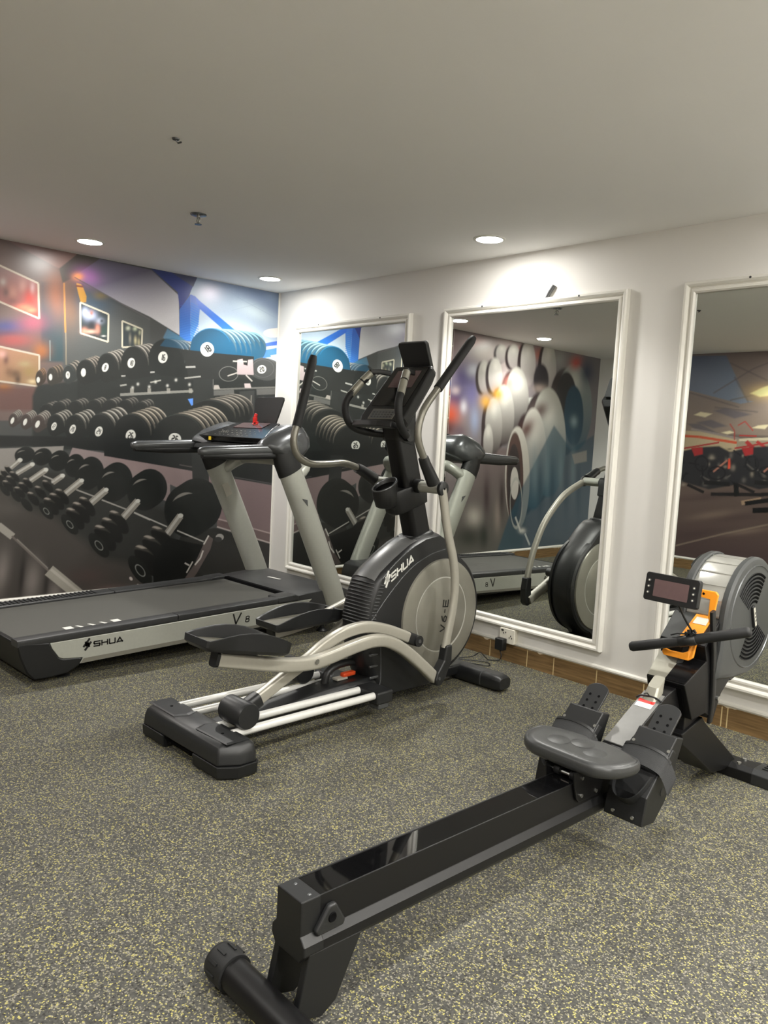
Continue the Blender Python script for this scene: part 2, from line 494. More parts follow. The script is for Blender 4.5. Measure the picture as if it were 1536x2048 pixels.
class Canvas:
    """a picture held as one linear colour per mesh vertex; s runs along the wall, z up"""
    def __init__(self, s0, s1, z0, z1, step, base):
        self.s = np.arange(s0, s1 + step * .5, step)
        self.z = np.arange(z0, z1 + step * .5, step)
        self.img = np.empty((len(self.z), len(self.s), 3)); self.img[:] = c8(base)
        self.step = step

    def win(self, a0, a1, b0, b1):
        i0, i1 = np.searchsorted(self.s, [a0, a1]); j0, j1 = np.searchsorted(self.z, [b0, b1])
        return slice(j0, j1), slice(i0, i1)

    def put(self, w, alpha, col):
        self.img[w] = self.img[w] * (1 - alpha[..., None]) + col * alpha[..., None]

    def cover(self, pts, soft):
        """soft-edged coverage of a polygon: (window, alpha, S, Z)"""
        P = np.array(pts, float)
        soft = max(soft, self.step * 0.8)
        w = self.win(P[:, 0].min() - soft, P[:, 0].max() + soft, P[:, 1].min() - soft, P[:, 1].max() + soft)
        S, Z = np.meshgrid(self.s[w[1]], self.z[w[0]])
        if S.size == 0: return None
        d2 = np.full(S.shape, 1e9); inside = np.zeros(S.shape, bool)
        n = len(P)
        for i in range(n):
            ax, ay = P[i]; bx_, by = P[(i + 1) % n]
            ex, ey = bx_ - ax, by - ay
            L2 = ex * ex + ey * ey + 1e-12
            t = np.clip(((S - ax) * ex + (Z - ay) * ey) / L2, 0, 1)
            d2 = np.minimum(d2, (S - ax - t * ex) ** 2 + (Z - ay - t * ey) ** 2)
            if abs(ey) > 1e-12:
                inside ^= ((ay > Z) != (by > Z)) & (S < ex * (Z - ay) / ey + ax)
        d = np.sqrt(d2) * np.where(inside, 1, -1)
        return w, np.clip(d / soft + 0.5, 0, 1), S, Z

    def poly(self, soft, col, pts, op=1.0, col2=None, a=None, b=None):
        r = self.cover(pts, soft)
        if r is None: return
        w, al, S, Z = r
        c = c8(col)
        if col2 is not None:
            dx, dy = b[0] - a[0], b[1] - a[1]
            t = np.clip(((S - a[0]) * dx + (Z - a[1]) * dy) / (dx * dx + dy * dy), 0, 1)[..., None]
            c = c * (1 - t) + c8(col2) * t
        self.put(w, al * op, c)

    def ell(self, soft, col, c, a, b, op=1.0, gauss=False, ring=0.0, col2=None):
        """ellipse given by its centre and two half-axes (vectors)"""
        ex = math.hypot(a[0], b[0]) * (2.2 if gauss else 1.1) + soft; ey = math.hypot(a[1], b[1]) * (2.2 if gauss else 1.1) + soft
        w = self.win(c[0] - ex, c[0] + ex, c[1] - ey, c[1] + ey)
        S, Z = np.meshgrid(self.s[w[1]] - c[0], self.z[w[0]] - c[1])
        if S.size == 0: return
        det = a[0] * b[1] - a[1] * b[0]
        u = (S * b[1] - Z * b[0]) / det; v = (-S * a[1] + Z * a[0]) / det
        r = np.sqrt(u * u + v * v)
        if gauss:
            al = np.exp(-1.6 * r * r)
        else:
            m_ = math.sqrt(abs(det))
            k = max(soft, self.step * 0.8) / m_
            al = np.clip((1 - r) / k + 0.5, 0, 1)
            if ring: al = al * np.clip((r - 1 + ring) / k + 0.5, 0, 1)
        cc = c8(col)
        if col2 is not None:
            t = np.clip(v * 0.5 + 0.5, 0, 1)[..., None]
            cc = c8(col2) * (1 - t) + cc * t
        self.put(w, al * op, cc)

    def line(self, width, col, pts, op=1.0, soft=0.0):
        for p, q in zip(pts[:-1], pts[1:]):
            dx, dy = q[0] - p[0], q[1] - p[1]
            L = math.hypot(dx, dy) + 1e-9
            nx, ny = -dy / L * width / 2, dx / L * width / 2
            self.poly(soft, col, [(p[0] + nx, p[1] + ny), (q[0] + nx, q[1] + ny), (q[0] - nx, q[1] - ny), (p[0] - nx, p[1] - ny)], op)

    def digits(self, text, c, a, b, col, k=0.8):
        """numerals inside the ellipse c, a, b"""
        D = {'0': 'abcdef', '1': 'bc', '2': 'abged', '3': 'abgcd', '4': 'fgbc', '5': 'afgcd', '6': 'afgedc', '7': 'abc', '8': 'abcdefg', '9': 'abcdfg'}
        SEG = {'a': ((0, 2), (1, 2)), 'b': ((1, 2), (1, 1)), 'c': ((1, 1), (1, 0)), 'd': ((0, 0), (1, 0)), 'e': ((0, 0), (0, 1)), 'f': ((0, 1), (0, 2)), 'g': ((0, 1), (1, 1))}
        n = len(text)
        for i, ch in enumerate(text):
            for sg in D[ch]:
                pp = []
                for (x, y) in SEG[sg]:
                    fx = ((i - (n - 1) / 2) * 0.72 + (x - 0.5) * 0.40) * k; fy = (y - 1) * 0.62 * k
                    pp.append((c[0] + a[0] * fx + b[0] * fy, c[1] + a[1] * fx + b[1] * fy))
                self.line(0.20 * math.hypot(*a), col, pp)

    def arc(self, c, a, b, t0, t1, w, col, op=1.0, soft=0.004):
        """a crescent hugging the inside of an ellipse between two angles, widest in the middle"""
        o_, i_ = [], []
        for k in range(13):
            f = k / 12; t = math.radians(t0 + (t1 - t0) * f); r = 1 - w * math.sin(math.pi * f)
            p = (a[0] * math.cos(t) + b[0] * math.sin(t), a[1] * math.cos(t) + b[1] * math.sin(t))
            o_.append((c[0] + p[0], c[1] + p[1])); i_.append((c[0] + p[0] * r, c[1] + p[1] * r))
        self.poly(soft, col, o_ + i_[::-1], op)

    def plates(self, c, a, b, d, n, label=None, txt='', dark=(34, 37, 37), rim=(150, 140, 130), lab=None, tint=None, t0=-10, t1=112):
        """a dumbbell head: n plates stacked along d behind the face ellipse, highlights on the upper rims"""
        wd = math.hypot(*d) / n / math.sqrt(abs(a[0] * b[1] - a[1] * b[0]))
        mid = tuple(int(x * .5) for x in rim)
        for k in range(n, 0, -1):
            cc = (c[0] + d[0] * k / n, c[1] + d[1] * k / n)
            self.ell(0.005, dark, cc, a, b)
            self.arc(cc, a, b, t0, t1, min(.45, wd * .55), mid, .7, .010)
            self.arc(cc, a, b, t0 + 30, t1 - 12, min(.2, wd * .22), rim, .85, .006)
        face = dark if tint is None else tint
        self.ell(0.005, face, c, a, b)
        self.arc(c, a, b, 20, 150, .035, tuple(min(255, int(x * 1.7) + 10) for x in face), .8)
        if lab is not None:
            lc, la, lb = lab
            self.ell(0.004, (226, 226, 220), lc, la, lb)
            if txt: self.digits(txt, lc, la, lb, (20, 20, 20))

    def grain(self, amt, seed):
        rng = np.random.default_rng(seed)
        self.img *= 1 + amt * (rng.random(self.img.shape[:2])[..., None] - 0.5)

    def mesh(self, name, place):
        """a quad sheet with the picture stored on its vertices; place(s, z) gives the wall position"""
        nz_, ns = len(self.z), len(self.s)
        S, Z = np.meshgrid(self.s, self.z)
        co = place(S.ravel(), Z.ravel()).astype(np.float32)
        idx = np.arange(nz_ * ns).reshape(nz_, ns)
        q = np.stack([idx[:-1, :-1], idx[:-1, 1:], idx[1:, 1:], idx[1:, :-1]], -1).reshape(-1, 4).astype(np.int32)
        me = bpy.data.meshes.new(name)
        me.vertices.add(len(co)); me.vertices.foreach_set('co', co.ravel())
        me.loops.add(q.size); me.loops.foreach_set('vertex_index', q.ravel())
        me.polygons.add(len(q)); me.polygons.foreach_set('loop_start', np.arange(0, q.size, 4, dtype=np.int32))
        me.update(calc_edges=True)
        at = me.color_attributes.new('print', 'FLOAT_COLOR', 'POINT')
        rgba = np.ones((len(co), 4), np.float32); rgba[:, :3] = np.clip(self.img.reshape(-1, 3), 0.002, 0.9)
        at.data.foreach_set('color', rgba.ravel())
        me.materials.append(M['mural'])
        o = bpy.data.objects.new(name, me); COL.objects.link(o)
        return o

MURAL_A = [
('poly',(0.01,(112,96,92),[(-2.797,2.634),(-1.619,2.828),(-1.599,1.421),(-2.807,1.361)]),{'col2': (92,86,86),'a': (-2.283,2.622),'b': (-1.829,2.715)}),
('poly',(0.01,(128,104,106),[(-2.796,2.693),(-1.758,2.598),(-1.888,2.472),(-1.936,2.487),(-2.283,2.609),(-2.797,2.587)]),{'col2': (138,112,108),'a': (-2.283,2.584),'b': (-1.895,2.481)}),
('poly',(0.02,(86,86,86),[(-1.867,2.385),(-1.2,2.217),(-1.189,1.742),(-1.86,1.687)]),{'col2': (80,84,84),'a': (-1.826,2.378),'b': (-1.456,1.865)}),
('poly',(0.02,(68,78,86),[(-2.014,2.36),(-1.86,2.386),(-1.855,1.826),(-2.011,1.81)]),{'col2': (58,78,84),'a': (-2.007,2.281),'b': (-1.944,1.885)}),
('ell',(0,(150,96,72),(-1.92,2.295),(0.101,0.016),(-0.002,0.222)),{'gauss': True,'op': 0.9}),
('ell',(0,(120,88,66),(-1.803,2.259),(0.076,0.012),(-0.002,0.226)),{'gauss': True,'op': 0.8}),
('ell',(0,(52,74,84),(-1.973,2.085),(0.08,0.011),(-0.002,0.222)),{'gauss': True,'op': 0.6}),
('ell',(0,(66,86,106),(-1.64,2.276),(0.178,-0.035),(0.036,0.104)),{'gauss': True,'op': 0.75}),
('ell',(0,(128,110,70),(-1.59,2.333),(0.066,0.01),(-0.001,0.035)),{'gauss': True,'op': 0.7}),
('ell',(0,(72,80,132),(-2.244,2.023),(0.163,0.021),(-0.0,0.059)),{'gauss': True,'op': 0.85}),
('ell',(0,(160,84,102),(-2.072,2.072),(0.118,0.016),(-0.0,0.08)),{'gauss': True,'op': 0.8}),
('ell',(0,(54,66,100),(-2.282,1.973),(0.161,0.02),(-0.0,0.026)),{'gauss': True,'op': 0.6}),
('ell',(0,(166,84,84),(-2.2,1.937),(0.165,0.019),(-0.0,0.059)),{'gauss': True,'op': 0.9}),
('ell',(0,(168,104,60),(-2.011,1.885),(0.073,0.008),(-0.001,0.074)),{'gauss': True,'op': 0.85}),
('ell',(0,(168,110,56),(-2.256,1.608),(0.069,0.005),(-0.0,0.04)),{'gauss': True,'op': 0.9}),
('poly',(0.03,(100,68,64),[(-2.523,1.593),(-1.969,1.637),(-1.968,1.472),(-2.524,1.44)]),{'op': 0.75}),
('poly',(0.01,(88,84,80),[(-1.758,2.601),(-1.587,2.599),(-1.784,2.433),(-1.867,2.378),(-1.892,2.472)]),{'col2': (80,74,68),'a': (-1.688,2.594),'b': (-1.86,2.406)}),
('line',(0.012,(184,128,72),[(-1.857,2.38),(-1.844,2.034)]),{'op': 0.85}),
('line',(0.008,(150,140,120),[(-1.841,2.034),(-1.836,1.807)]),{'op': 0.7}),
('line',(0.008,(140,150,150),[(-1.952,1.966),(-1.949,1.823)]),{'op': 0.7}),
('poly',(0.004,(136,120,118),[(-2.319,2.433),(-2.034,2.347),(-2.026,2.108),(-2.319,2.194)]),{'col2': (166,78,72),'a': (-2.319,2.433),'b': (-2.026,2.108)}),
('line',(0.013,(196,184,168),[(-2.319,2.433),(-2.034,2.347),(-2.026,2.108),(-2.319,2.194),(-2.319,2.433)]),{}),
('ell',(0,(178,130,118),(-2.201,2.264),(0.038,0.006),(-0.0,0.059)),{'gauss': True,'op': 0.9}),
('ell',(0,(196,150,140),(-2.138,2.313),(0.032,0.005),(-0.0,0.052)),{'gauss': True,'op': 0.7}),
('ell',(0,(120,84,80),(-2.207,2.198),(0.057,0.009),(-0.0,0.039)),{'gauss': True,'op': 0.8}),
('ell',(0,(190,70,62),(-2.092,2.242),(0.045,0.007),(-0.0,0.073)),{'gauss': True,'op': 0.8}),
('ell',(0,(244,140,110),(-2.124,2.171),(0.058,0.008),(-0.0,0.026)),{'gauss': True,'op': 0.8}),
('ell',(0,(180,168,160),(-2.264,2.318),(0.025,0.004),(-0.0,0.032)),{'gauss': True,'op': 0.8}),
('ell',(0,(250,160,120),(-2.079,2.157),(0.039,0.006),(-0.0,0.02)),{'gauss': True,'op': 0.7}),
('ell',(0,(100,84,80),(-2.245,2.25),(0.025,0.004),(-0.0,0.039)),{'gauss': True,'op': 0.7}),
('ell',(0,(210,180,180),(-2.073,2.311),(0.019,0.003),(-0.0,0.046)),{'gauss': True,'op': 0.6}),
('poly',(0.004,(176,130,108),[(-2.319,1.89),(-2.024,1.855),(-2.023,1.639),(-2.318,1.655)]),{'col2': (146,122,88),'a': (-2.319,1.89),'b': (-2.023,1.639)}),
('line',(0.013,(196,184,168),[(-2.319,1.89),(-2.024,1.855),(-2.023,1.639),(-2.318,1.655),(-2.319,1.89)]),{}),
('ell',(0,(90,60,56),(-2.244,1.807),(0.025,0.003),(-0.0,0.053)),{'gauss': True,'op': 0.8}),
('ell',(0,(80,62,50),(-2.186,1.713),(0.057,0.005),(-0.0,0.04)),{'gauss': True,'op': 0.7}),
('ell',(0,(120,90,70),(-2.225,1.723),(0.032,0.003),(-0.0,0.04)),{'gauss': True,'op': 0.7}),
('ell',(0,(60,46,42),(-2.167,1.675),(0.026,0.002),(-0.0,0.04)),{'gauss': True,'op': 0.8}),
('ell',(0,(150,128,84),(-2.09,1.735),(0.052,0.005),(-0.0,0.04)),{'gauss': True,'op': 0.8}),
('ell',(0,(220,170,160),(-2.269,1.837),(0.037,0.004),(-0.0,0.033)),{'gauss': True,'op': 0.8}),
('ell',(0,(230,210,170),(-2.07,1.669),(0.039,0.003),(-0.0,0.02)),{'gauss': True,'op': 0.7}),
('ell',(0,(170,160,120),(-2.122,1.786),(0.052,0.005),(-0.0,0.027)),{'gauss': True,'op': 0.6}),
('poly',(0.006,(204,150,70),[(-1.77,2.394),(-1.735,2.39),(-1.72,2.368),(-1.695,2.31),(-1.698,2.268),(-1.737,2.262),(-1.755,2.321),(-1.765,2.361)]),{'col2': (176,132,62),'a': (-1.763,2.388),'b': (-1.705,2.267)}),
('line',(0.012,(120,70,40),[(-1.773,2.373),(-1.72,2.375)]),{}),
('poly',(0.004,(50,58,62),[(-1.74,2.261),(-1.529,2.207),(-1.53,2.005),(-1.736,2.044)]),{}),
('ell',(0,(186,196,226),(-1.661,2.176),(0.05,0.007),(-0.001,0.049)),{'gauss': True,'op': 0.95}),
('ell',(0,(190,200,230),(-1.704,2.197),(0.029,0.004),(-0.001,0.042)),{'gauss': True,'op': 0.9}),
('ell',(0,(170,180,200),(-1.595,2.149),(0.037,0.005),(-0.0,0.028)),{'gauss': True,'op': 0.8}),
('ell',(0,(176,120,104),(-1.657,2.197),(0.016,0.002),(-0.0,0.024)),{'gauss': True,'op': 1}),
('ell',(0,(44,44,48),(-1.656,2.113),(0.043,0.006),(-0.001,0.056)),{'gauss': True,'op': 0.9}),
('ell',(0,(204,140,118),(-1.709,2.064),(0.029,0.004),(-0.0,0.028)),{'gauss': True,'op': 0.9}),
('ell',(0,(196,128,110),(-1.609,2.091),(0.022,0.003),(-0.001,0.042)),{'gauss': True,'op': 0.9}),
('ell',(0,(230,180,160),(-1.659,2.064),(0.058,0.007),(-0.0,0.018)),{'gauss': True,'op': 0.8}),
('ell',(0,(50,70,64),(-1.564,2.076),(0.03,0.004),(-0.001,0.05)),{'gauss': True,'op': 0.9}),
('ell',(0,(220,220,216),(-1.564,2.044),(0.019,0.002),(-0.0,0.007)),{'gauss': True,'op': 0.8}),
('ell',(0,(40,44,48),(-1.58,2.151),(0.019,0.003),(-0.0,0.018)),{'gauss': True,'op': 0.9}),
('line',(0.012,(206,200,180),[(-1.74,2.261),(-1.529,2.207),(-1.53,2.005),(-1.736,2.044),(-1.74,2.261)]),{}),
('poly',(0.004,(50,58,62),[(-1.423,2.173),(-1.262,2.132),(-1.264,2.001),(-1.419,1.978)]),{}),
('ell',(0,(210,214,190),(-1.376,2.125),(0.02,0.003),(-0.0,0.019)),{'gauss': True,'op': 0.8}),
('ell',(0,(200,210,180),(-1.321,2.128),(0.02,0.003),(-0.0,0.019)),{'gauss': True,'op': 0.8}),
('ell',(0,(180,180,150),(-1.282,2.104),(0.013,0.002),(-0.0,0.022)),{'gauss': True,'op': 0.8}),
('ell',(0,(150,146,130),(-1.359,2.05),(0.012,0.001),(-0.001,0.044)),{'gauss': True,'op': 0.8}),
('ell',(0,(200,190,150),(-1.316,2.041),(0.014,0.002),(-0.001,0.037)),{'gauss': True,'op': 0.8}),
('ell',(0,(190,180,140),(-1.288,2.03),(0.013,0.001),(-0.001,0.037)),{'gauss': True,'op': 0.7}),
('line',(0.012,(206,200,180),[(-1.423,2.173),(-1.262,2.132),(-1.264,2.001),(-1.419,1.978),(-1.423,2.173)]),{}),
('poly',(0.004,(50,58,62),[(-1.724,1.656),(-1.558,1.672),(-1.561,1.616),(-1.724,1.62)]),{}),
('ell',(0,(220,224,210),(-1.683,1.641),(0.029,0.002),(-0.0,0.01)),{'gauss': True,'op': 0.9}),
('ell',(0,(200,210,190),(-1.632,1.645),(0.022,0.002),(-0.0,0.009)),{'gauss': True,'op': 0.9}),
('ell',(0,(220,220,200),(-1.58,1.645),(0.015,0.001),(-0.0,0.011)),{'gauss': True,'op': 0.8}),
('line',(0.012,(206,200,180),[(-1.724,1.656),(-1.558,1.672),(-1.561,1.616),(-1.724,1.62),(-1.724,1.656)]),{}),
('poly',(0.006,(106,102,122),[(-1.787,2.438),(-1.601,2.593),(-1.198,2.586),(-0.964,2.432),(-0.949,2.127),(-1.199,2.233),(-1.441,2.306)]),{'col2': (214,212,216),'a': (-1.233,2.574),'b': (-1.074,2.226)}),
('ell',(0,(170,110,176),(-1.686,2.457),(0.114,-0.02),(0.026,0.076)),{'gauss': True,'op': 0.75}),
('ell',(0,(250,160,100),(-1.757,2.441),(0.049,0.008),(-0.0,0.034)),{'gauss': True,'op': 0.95}),
('line',(0.008,(96,92,96),[(-1.784,2.431),(-1.199,2.212)]),{'op': 0.8}),
('poly',(0.006,(122,140,172),[(-0.832,2.611),(0.084,2.595),(0.111,2.011),(-0.261,2.002),(-0.857,2.137),(-0.874,2.42)]),{'col2': (196,214,232),'a': (-0.317,2.603),'b': (-0.459,2.185)}),
('ell',(0,(206,200,226),(-0.693,2.499),(0.118,0.019),(-0.003,0.085)),{'gauss': True,'op': 0.8}),
('ell',(0,(206,224,232),(-0.255,2.408),(0.238,-0.057),(0.038,0.078)),{'gauss': True,'op': 0.8}),
('ell',(0,(150,170,196),(-0.074,2.543),(0.134,0.021),(-0.004,0.081)),{'gauss': True,'op': 0.6}),
('line',(0.004,(150,166,190),[(-0.627,2.604),(-0.44,2.505),(0.095,2.346)]),{'op': 0.6}),
('line',(0.004,(150,166,190),[(0.084,2.595),(-0.477,2.385)]),{'op': 0.4}),
('poly',(0.006,(48,62,124),[(-1.203,2.595),(-1.046,2.597),(-0.803,2.608),(-0.875,2.445),(-0.951,2.326),(-0.974,2.455)]),{'col2': (40,56,140),'a': (-1.101,2.589),'b': (-0.948,2.343)}),
('poly',(0.004,(70,74,104),[(-1.037,2.599),(-0.803,2.604),(-0.839,2.518)]),{}),
('poly',(0.004,(50,98,190),[(-0.954,2.325),(-0.861,2.456),(-0.85,2.078),(-0.947,2.063)]),{'col2': (66,134,224),'a': (-0.911,2.381),'b': (-0.903,2.081)}),
('poly',(0.004,(72,110,206),[(-0.861,2.456),(-0.818,2.446),(-0.772,2.377),(-0.784,2.231),(-0.85,2.074)]),{'col2': (100,166,226),'a': (-0.827,2.428),'b': (-0.818,2.141)}),
('line',(0.004,(44,92,190),[(-0.952,2.354),(-0.859,2.389)]),{'op': 0.45}),
('line',(0.007,(38,120,226),[(-0.859,2.389),(-0.782,2.367)]),{'op': 0.8}),
('line',(0.004,(44,92,190),[(-0.951,2.335),(-0.859,2.37)]),{'op': 0.45}),
('line',(0.007,(38,120,226),[(-0.859,2.37),(-0.782,2.347)]),{'op': 0.8}),
('line',(0.004,(44,92,190),[(-0.951,2.316),(-0.858,2.351)]),{'op': 0.45}),
('line',(0.007,(38,120,226),[(-0.858,2.351),(-0.781,2.328)]),{'op': 0.8}),
('line',(0.004,(44,92,190),[(-0.95,2.297),(-0.858,2.331)]),{'op': 0.45}),
('line',(0.007,(38,120,226),[(-0.858,2.331),(-0.781,2.308)]),{'op': 0.8}),
('line',(0.004,(44,92,190),[(-0.949,2.277),(-0.857,2.312)]),{'op': 0.45}),
('line',(0.007,(38,120,226),[(-0.857,2.312),(-0.781,2.289)]),{'op': 0.8}),
('line',(0.004,(44,92,190),[(-0.949,2.258),(-0.856,2.293)]),{'op': 0.45}),
('line',(0.007,(38,120,226),[(-0.856,2.293),(-0.781,2.269)]),{'op': 0.8}),
('line',(0.004,(44,92,190),[(-0.948,2.239),(-0.856,2.274)]),{'op': 0.45}),
('line',(0.007,(38,120,226),[(-0.856,2.274),(-0.781,2.25)]),{'op': 0.8}),
('line',(0.004,(44,92,190),[(-0.948,2.22),(-0.855,2.254)]),{'op': 0.45}),
('line',(0.007,(38,120,226),[(-0.855,2.254),(-0.781,2.23)]),{'op': 0.8}),
('line',(0.004,(44,92,190),[(-0.947,2.201),(-0.855,2.235)]),{'op': 0.45}),
('line',(0.007,(38,120,226),[(-0.855,2.235),(-0.781,2.211)]),{'op': 0.8}),
('line',(0.004,(44,92,190),[(-0.947,2.182),(-0.854,2.216)]),{'op': 0.45}),
('line',(0.007,(38,120,226),[(-0.854,2.216),(-0.781,2.191)]),{'op': 0.8}),
('line',(0.004,(44,92,190),[(-0.946,2.163),(-0.854,2.196)]),{'op': 0.45}),
('line',(0.007,(38,120,226),[(-0.854,2.196),(-0.781,2.172)]),{'op': 0.8}),
('line',(0.004,(44,92,190),[(-0.946,2.143),(-0.853,2.177)]),{'op': 0.45}),
('line',(0.007,(38,120,226),[(-0.853,2.177),(-0.781,2.152)]),{'op': 0.8}),
('line',(0.004,(44,92,190),[(-0.945,2.124),(-0.853,2.158)]),{'op': 0.45}),
('line',(0.007,(38,120,226),[(-0.853,2.158),(-0.78,2.132)]),{'op': 0.8}),
('line',(0.004,(44,92,190),[(-0.945,2.105),(-0.852,2.138)]),{'op': 0.45}),
('line',(0.007,(38,120,226),[(-0.852,2.138),(-0.78,2.113)]),{'op': 0.8}),
('line',(0.004,(44,92,190),[(-0.944,2.086),(-0.851,2.119)]),{'op': 0.45}),
('line',(0.007,(38,120,226),[(-0.851,2.119),(-0.78,2.093)]),{'op': 0.8}),
('line',(0.004,(44,92,190),[(-0.944,2.066),(-0.851,2.099)]),{'op': 0.45}),
('line',(0.007,(38,120,226),[(-0.851,2.099),(-0.78,2.073)]),{'op': 0.8}),
('poly',(0.004,(60,110,216),[(-0.828,2.453),(-0.773,2.415),(-0.435,2.228),(-0.553,2.218),(-0.781,2.358)]),{'col2': (48,118,208),'a': (-0.798,2.424),'b': (-0.512,2.223)}),
('poly',(0.004,(72,112,206),[(-0.25,2.125),(0.101,2.221),(0.103,2.179),(-0.243,2.102)]),{}),
('poly',(0.004,(196,206,230),[(-0.243,2.102),(0.103,2.179),(0.107,2.105),(-0.242,2.076)]),{}),
('poly',(0.004,(60,110,204),[(-0.251,2.03),(-0.199,2.081),(-0.1,2.108),(0.104,2.161),(0.107,2.086),(-0.185,2.019)]),{'col2': (84,146,220),'a': (-0.24,2.031),'b': (0.036,2.125)}),
('poly',(0.004,(226,230,236),[(-0.075,2.058),(0.107,2.105),(0.11,2.039),(-0.051,2.032)]),{}),
('ell',(0.006,(240,236,230),(-0.05,2.254),(0.107,0.013),(-0.002,0.038)),{}),
('poly',(0.004,(240,236,230),[(-0.085,2.286),(0.096,2.328),(0.1,2.254),(-0.06,2.223)]),{}),
('poly',(0.01,(88,122,146),[(-1.088,2.092),(-1.054,2.162),(-0.946,2.117),(-0.865,2.077),(-0.882,2.024),(-1.051,2.038)]),{'col2': (64,130,170),'a': (-1.063,2.153),'b': (-0.902,2.047)}),
('poly',(0.02,(44,48,48),[(-2.036,1.652),(-1.818,1.69),(-1.191,1.817),(-1.177,1.213),(-2.067,1.192),(-2.069,1.568)]),{}),
('poly',(0.01,(38,42,42),[(-1.757,1.789),(-1.191,1.858),(-1.176,1.999),(-0.863,2.026),(-0.246,2.031),(-0.016,2.008),(0.053,1.24),(-1.75,1.198)]),{}),
('plates',((-2.025,1.693),(0.024,0.002),(-0.0,0.054),(0.026,0.023),3),{'dark': (60,52,46),'rim': (190,150,120),'lab': ((-2.03,1.684),(0.011,0.001),(-0.0,0.02))}),
('plates',((-1.941,1.714),(0.03,0.003),(-0.001,0.063),(0.058,0.026),3),{'dark': (56,54,50),'rim': (176,156,136),'lab': ((-1.945,1.71),(0.012,0.001),(-0.0,0.022))}),
('plates',((-1.819,1.739),(0.041,0.004),(-0.001,0.067),(0.053,0.04),3),{'dark': (52,56,56),'rim': (190,180,168),'lab': ((-1.824,1.736),(0.015,0.001),(-0.0,0.026)),'txt': '4'}),
('plates',((-1.7,1.767),(0.062,0.006),(-0.001,0.09),(0.079,0.035),4),{'dark': (34,37,37),'rim': (190,180,168),'lab': ((-1.711,1.764),(0.018,0.002),(-0.0,0.03))}),
('plates',((-1.538,1.814),(0.072,0.007),(-0.002,0.108),(0.097,0.038),4),{'dark': (34,37,37),'rim': (206,200,190),'lab': ((-1.548,1.816),(0.023,-0.006),(0.011,0.032)),'txt': '8'}),
('plates',((-1.331,1.871),(0.095,0.009),(-0.002,0.125),(0.125,0.034),4),{'dark': (34,37,37),'rim': (216,210,200),'lab': ((-1.346,1.869),(0.029,-0.002),(0.006,0.038)),'txt': '10'}),
('plates',((-1.067,1.941),(0.136,-0.003),(0.018,0.144),(0.192,0.003),5),{'dark': (32,36,36),'rim': (190,200,204),'lab': ((-1.087,1.938),(0.039,-0.001),(0.006,0.045)),'txt': '16'}),
('plates',((-0.446,2.099),(0.156,0.018),(-0.005,0.132),(0.167,0.001),3),{'dark': (34,84,112),'rim': (150,200,220)}),
('plates',((-0.661,2.048),(0.191,0.021),(-0.005,0.169),(0.199,0.013),4),{'dark': (30,84,116),'rim': (170,214,230),'lab': ((-0.698,2.042),(0.049,0.036),(-0.038,0.041))}),
('poly',(0.006,(34,94,128),[(-1.114,2.023),(-0.863,2.022),(-0.864,2.068),(-0.903,2.081),(-0.941,2.089),(-1.015,2.096),(-1.07,2.082)]),{'op': 0.55}),
('poly',(0.004,(38,41,41),[(-0.939,2.017),(-0.747,2.021),(-0.638,2.02),(-0.246,2.032),(-0.244,1.849),(-0.856,1.779),(-0.888,1.913)]),{'col2': (46,48,48),'a': (-0.805,2.015),'b': (-0.799,1.801)}),
('ell',(0.004,(226,228,226),(-0.698,2.042),(0.061,0.007),(-0.002,0.057)),{}),
('digits',('18',(-0.698,2.042),(0.048,0.036),(-0.037,0.039),(24,28,32)),{}),
('plates',((-0.148,1.938),(0.14,0.013),(-0.004,0.093),(0.045,-0.005),2),{'dark': (66,68,68),'rim': (110,110,108),'lab': ((-0.161,1.931),(0.044,0.014),(-0.012,0.033)),'txt': '20'}),
('ell',(0.004,(90,92,92),(-0.148,1.94),(0.115,0.011),(-0.003,0.077)),{'ring': 0.05}),
('poly',(0.004,(176,162,164),[(-0.41,1.987),(-0.358,2.001),(-0.345,1.953),(-0.307,1.948),(-0.304,1.998),(-0.256,2.007),(-0.242,1.877),(-0.408,1.866)]),{}),
('line',(0.02,(150,150,144),[(-1.429,1.623),(-0.815,1.697)]),{'op': 0.85}),
('line',(0.014,(120,120,116),[(-0.628,1.724),(-0.006,1.79)]),{'op': 0.85}),
('line',(0.012,(176,176,170),[(-0.895,1.793),(-0.75,1.819)]),{'op': 0.85}),
('line',(0.012,(170,170,164),[(-1.431,1.691),(-1.38,1.703)]),{'op': 0.85}),
('line',(0.01,(180,180,172),[(-1.188,1.735),(-1.099,1.759)]),{'op': 0.85}),
('line',(0.014,(190,190,186),[(-0.888,1.881),(-0.801,1.892)]),{'op': 0.85}),
('line',(0.012,(176,176,172),[(-0.452,1.972),(-0.314,1.982)]),{'op': 0.85}),
('line',(0.01,(190,186,180),[(-0.499,1.845),(-0.406,1.88)]),{'op': 0.85}),
('line',(0.012,(196,192,186),[(-0.321,1.87),(-0.254,1.821)]),{'op': 0.85}),
('line',(0.012,(190,190,186),[(-1.19,1.813),(-1.154,1.818)]),{'op': 0.85}),
('line',(0.01,(190,190,186),[(-1.423,1.764),(-1.39,1.768)]),{'op': 0.85}),
('line',(0.04,(108,108,106),[(-0.627,1.693),(-0.432,1.716)]),{'op': 0.85}),
('line',(0.05,(104,104,102),[(-0.206,1.733),(-0.005,1.755)]),{'op': 0.85}),
('ell',(0,(216,216,210),(-1.144,1.743),(0.013,0.001),(-0.0,0.013)),{'gauss': True,'op': 0.9}),
('ell',(0,(216,216,210),(-1.289,1.714),(0.012,0.001),(-0.0,0.013)),{'gauss': True,'op': 0.9}),
('ell',(0,(216,216,210),(-0.97,1.772),(0.013,0.001),(-0.0,0.013)),{'gauss': True,'op': 0.9}),
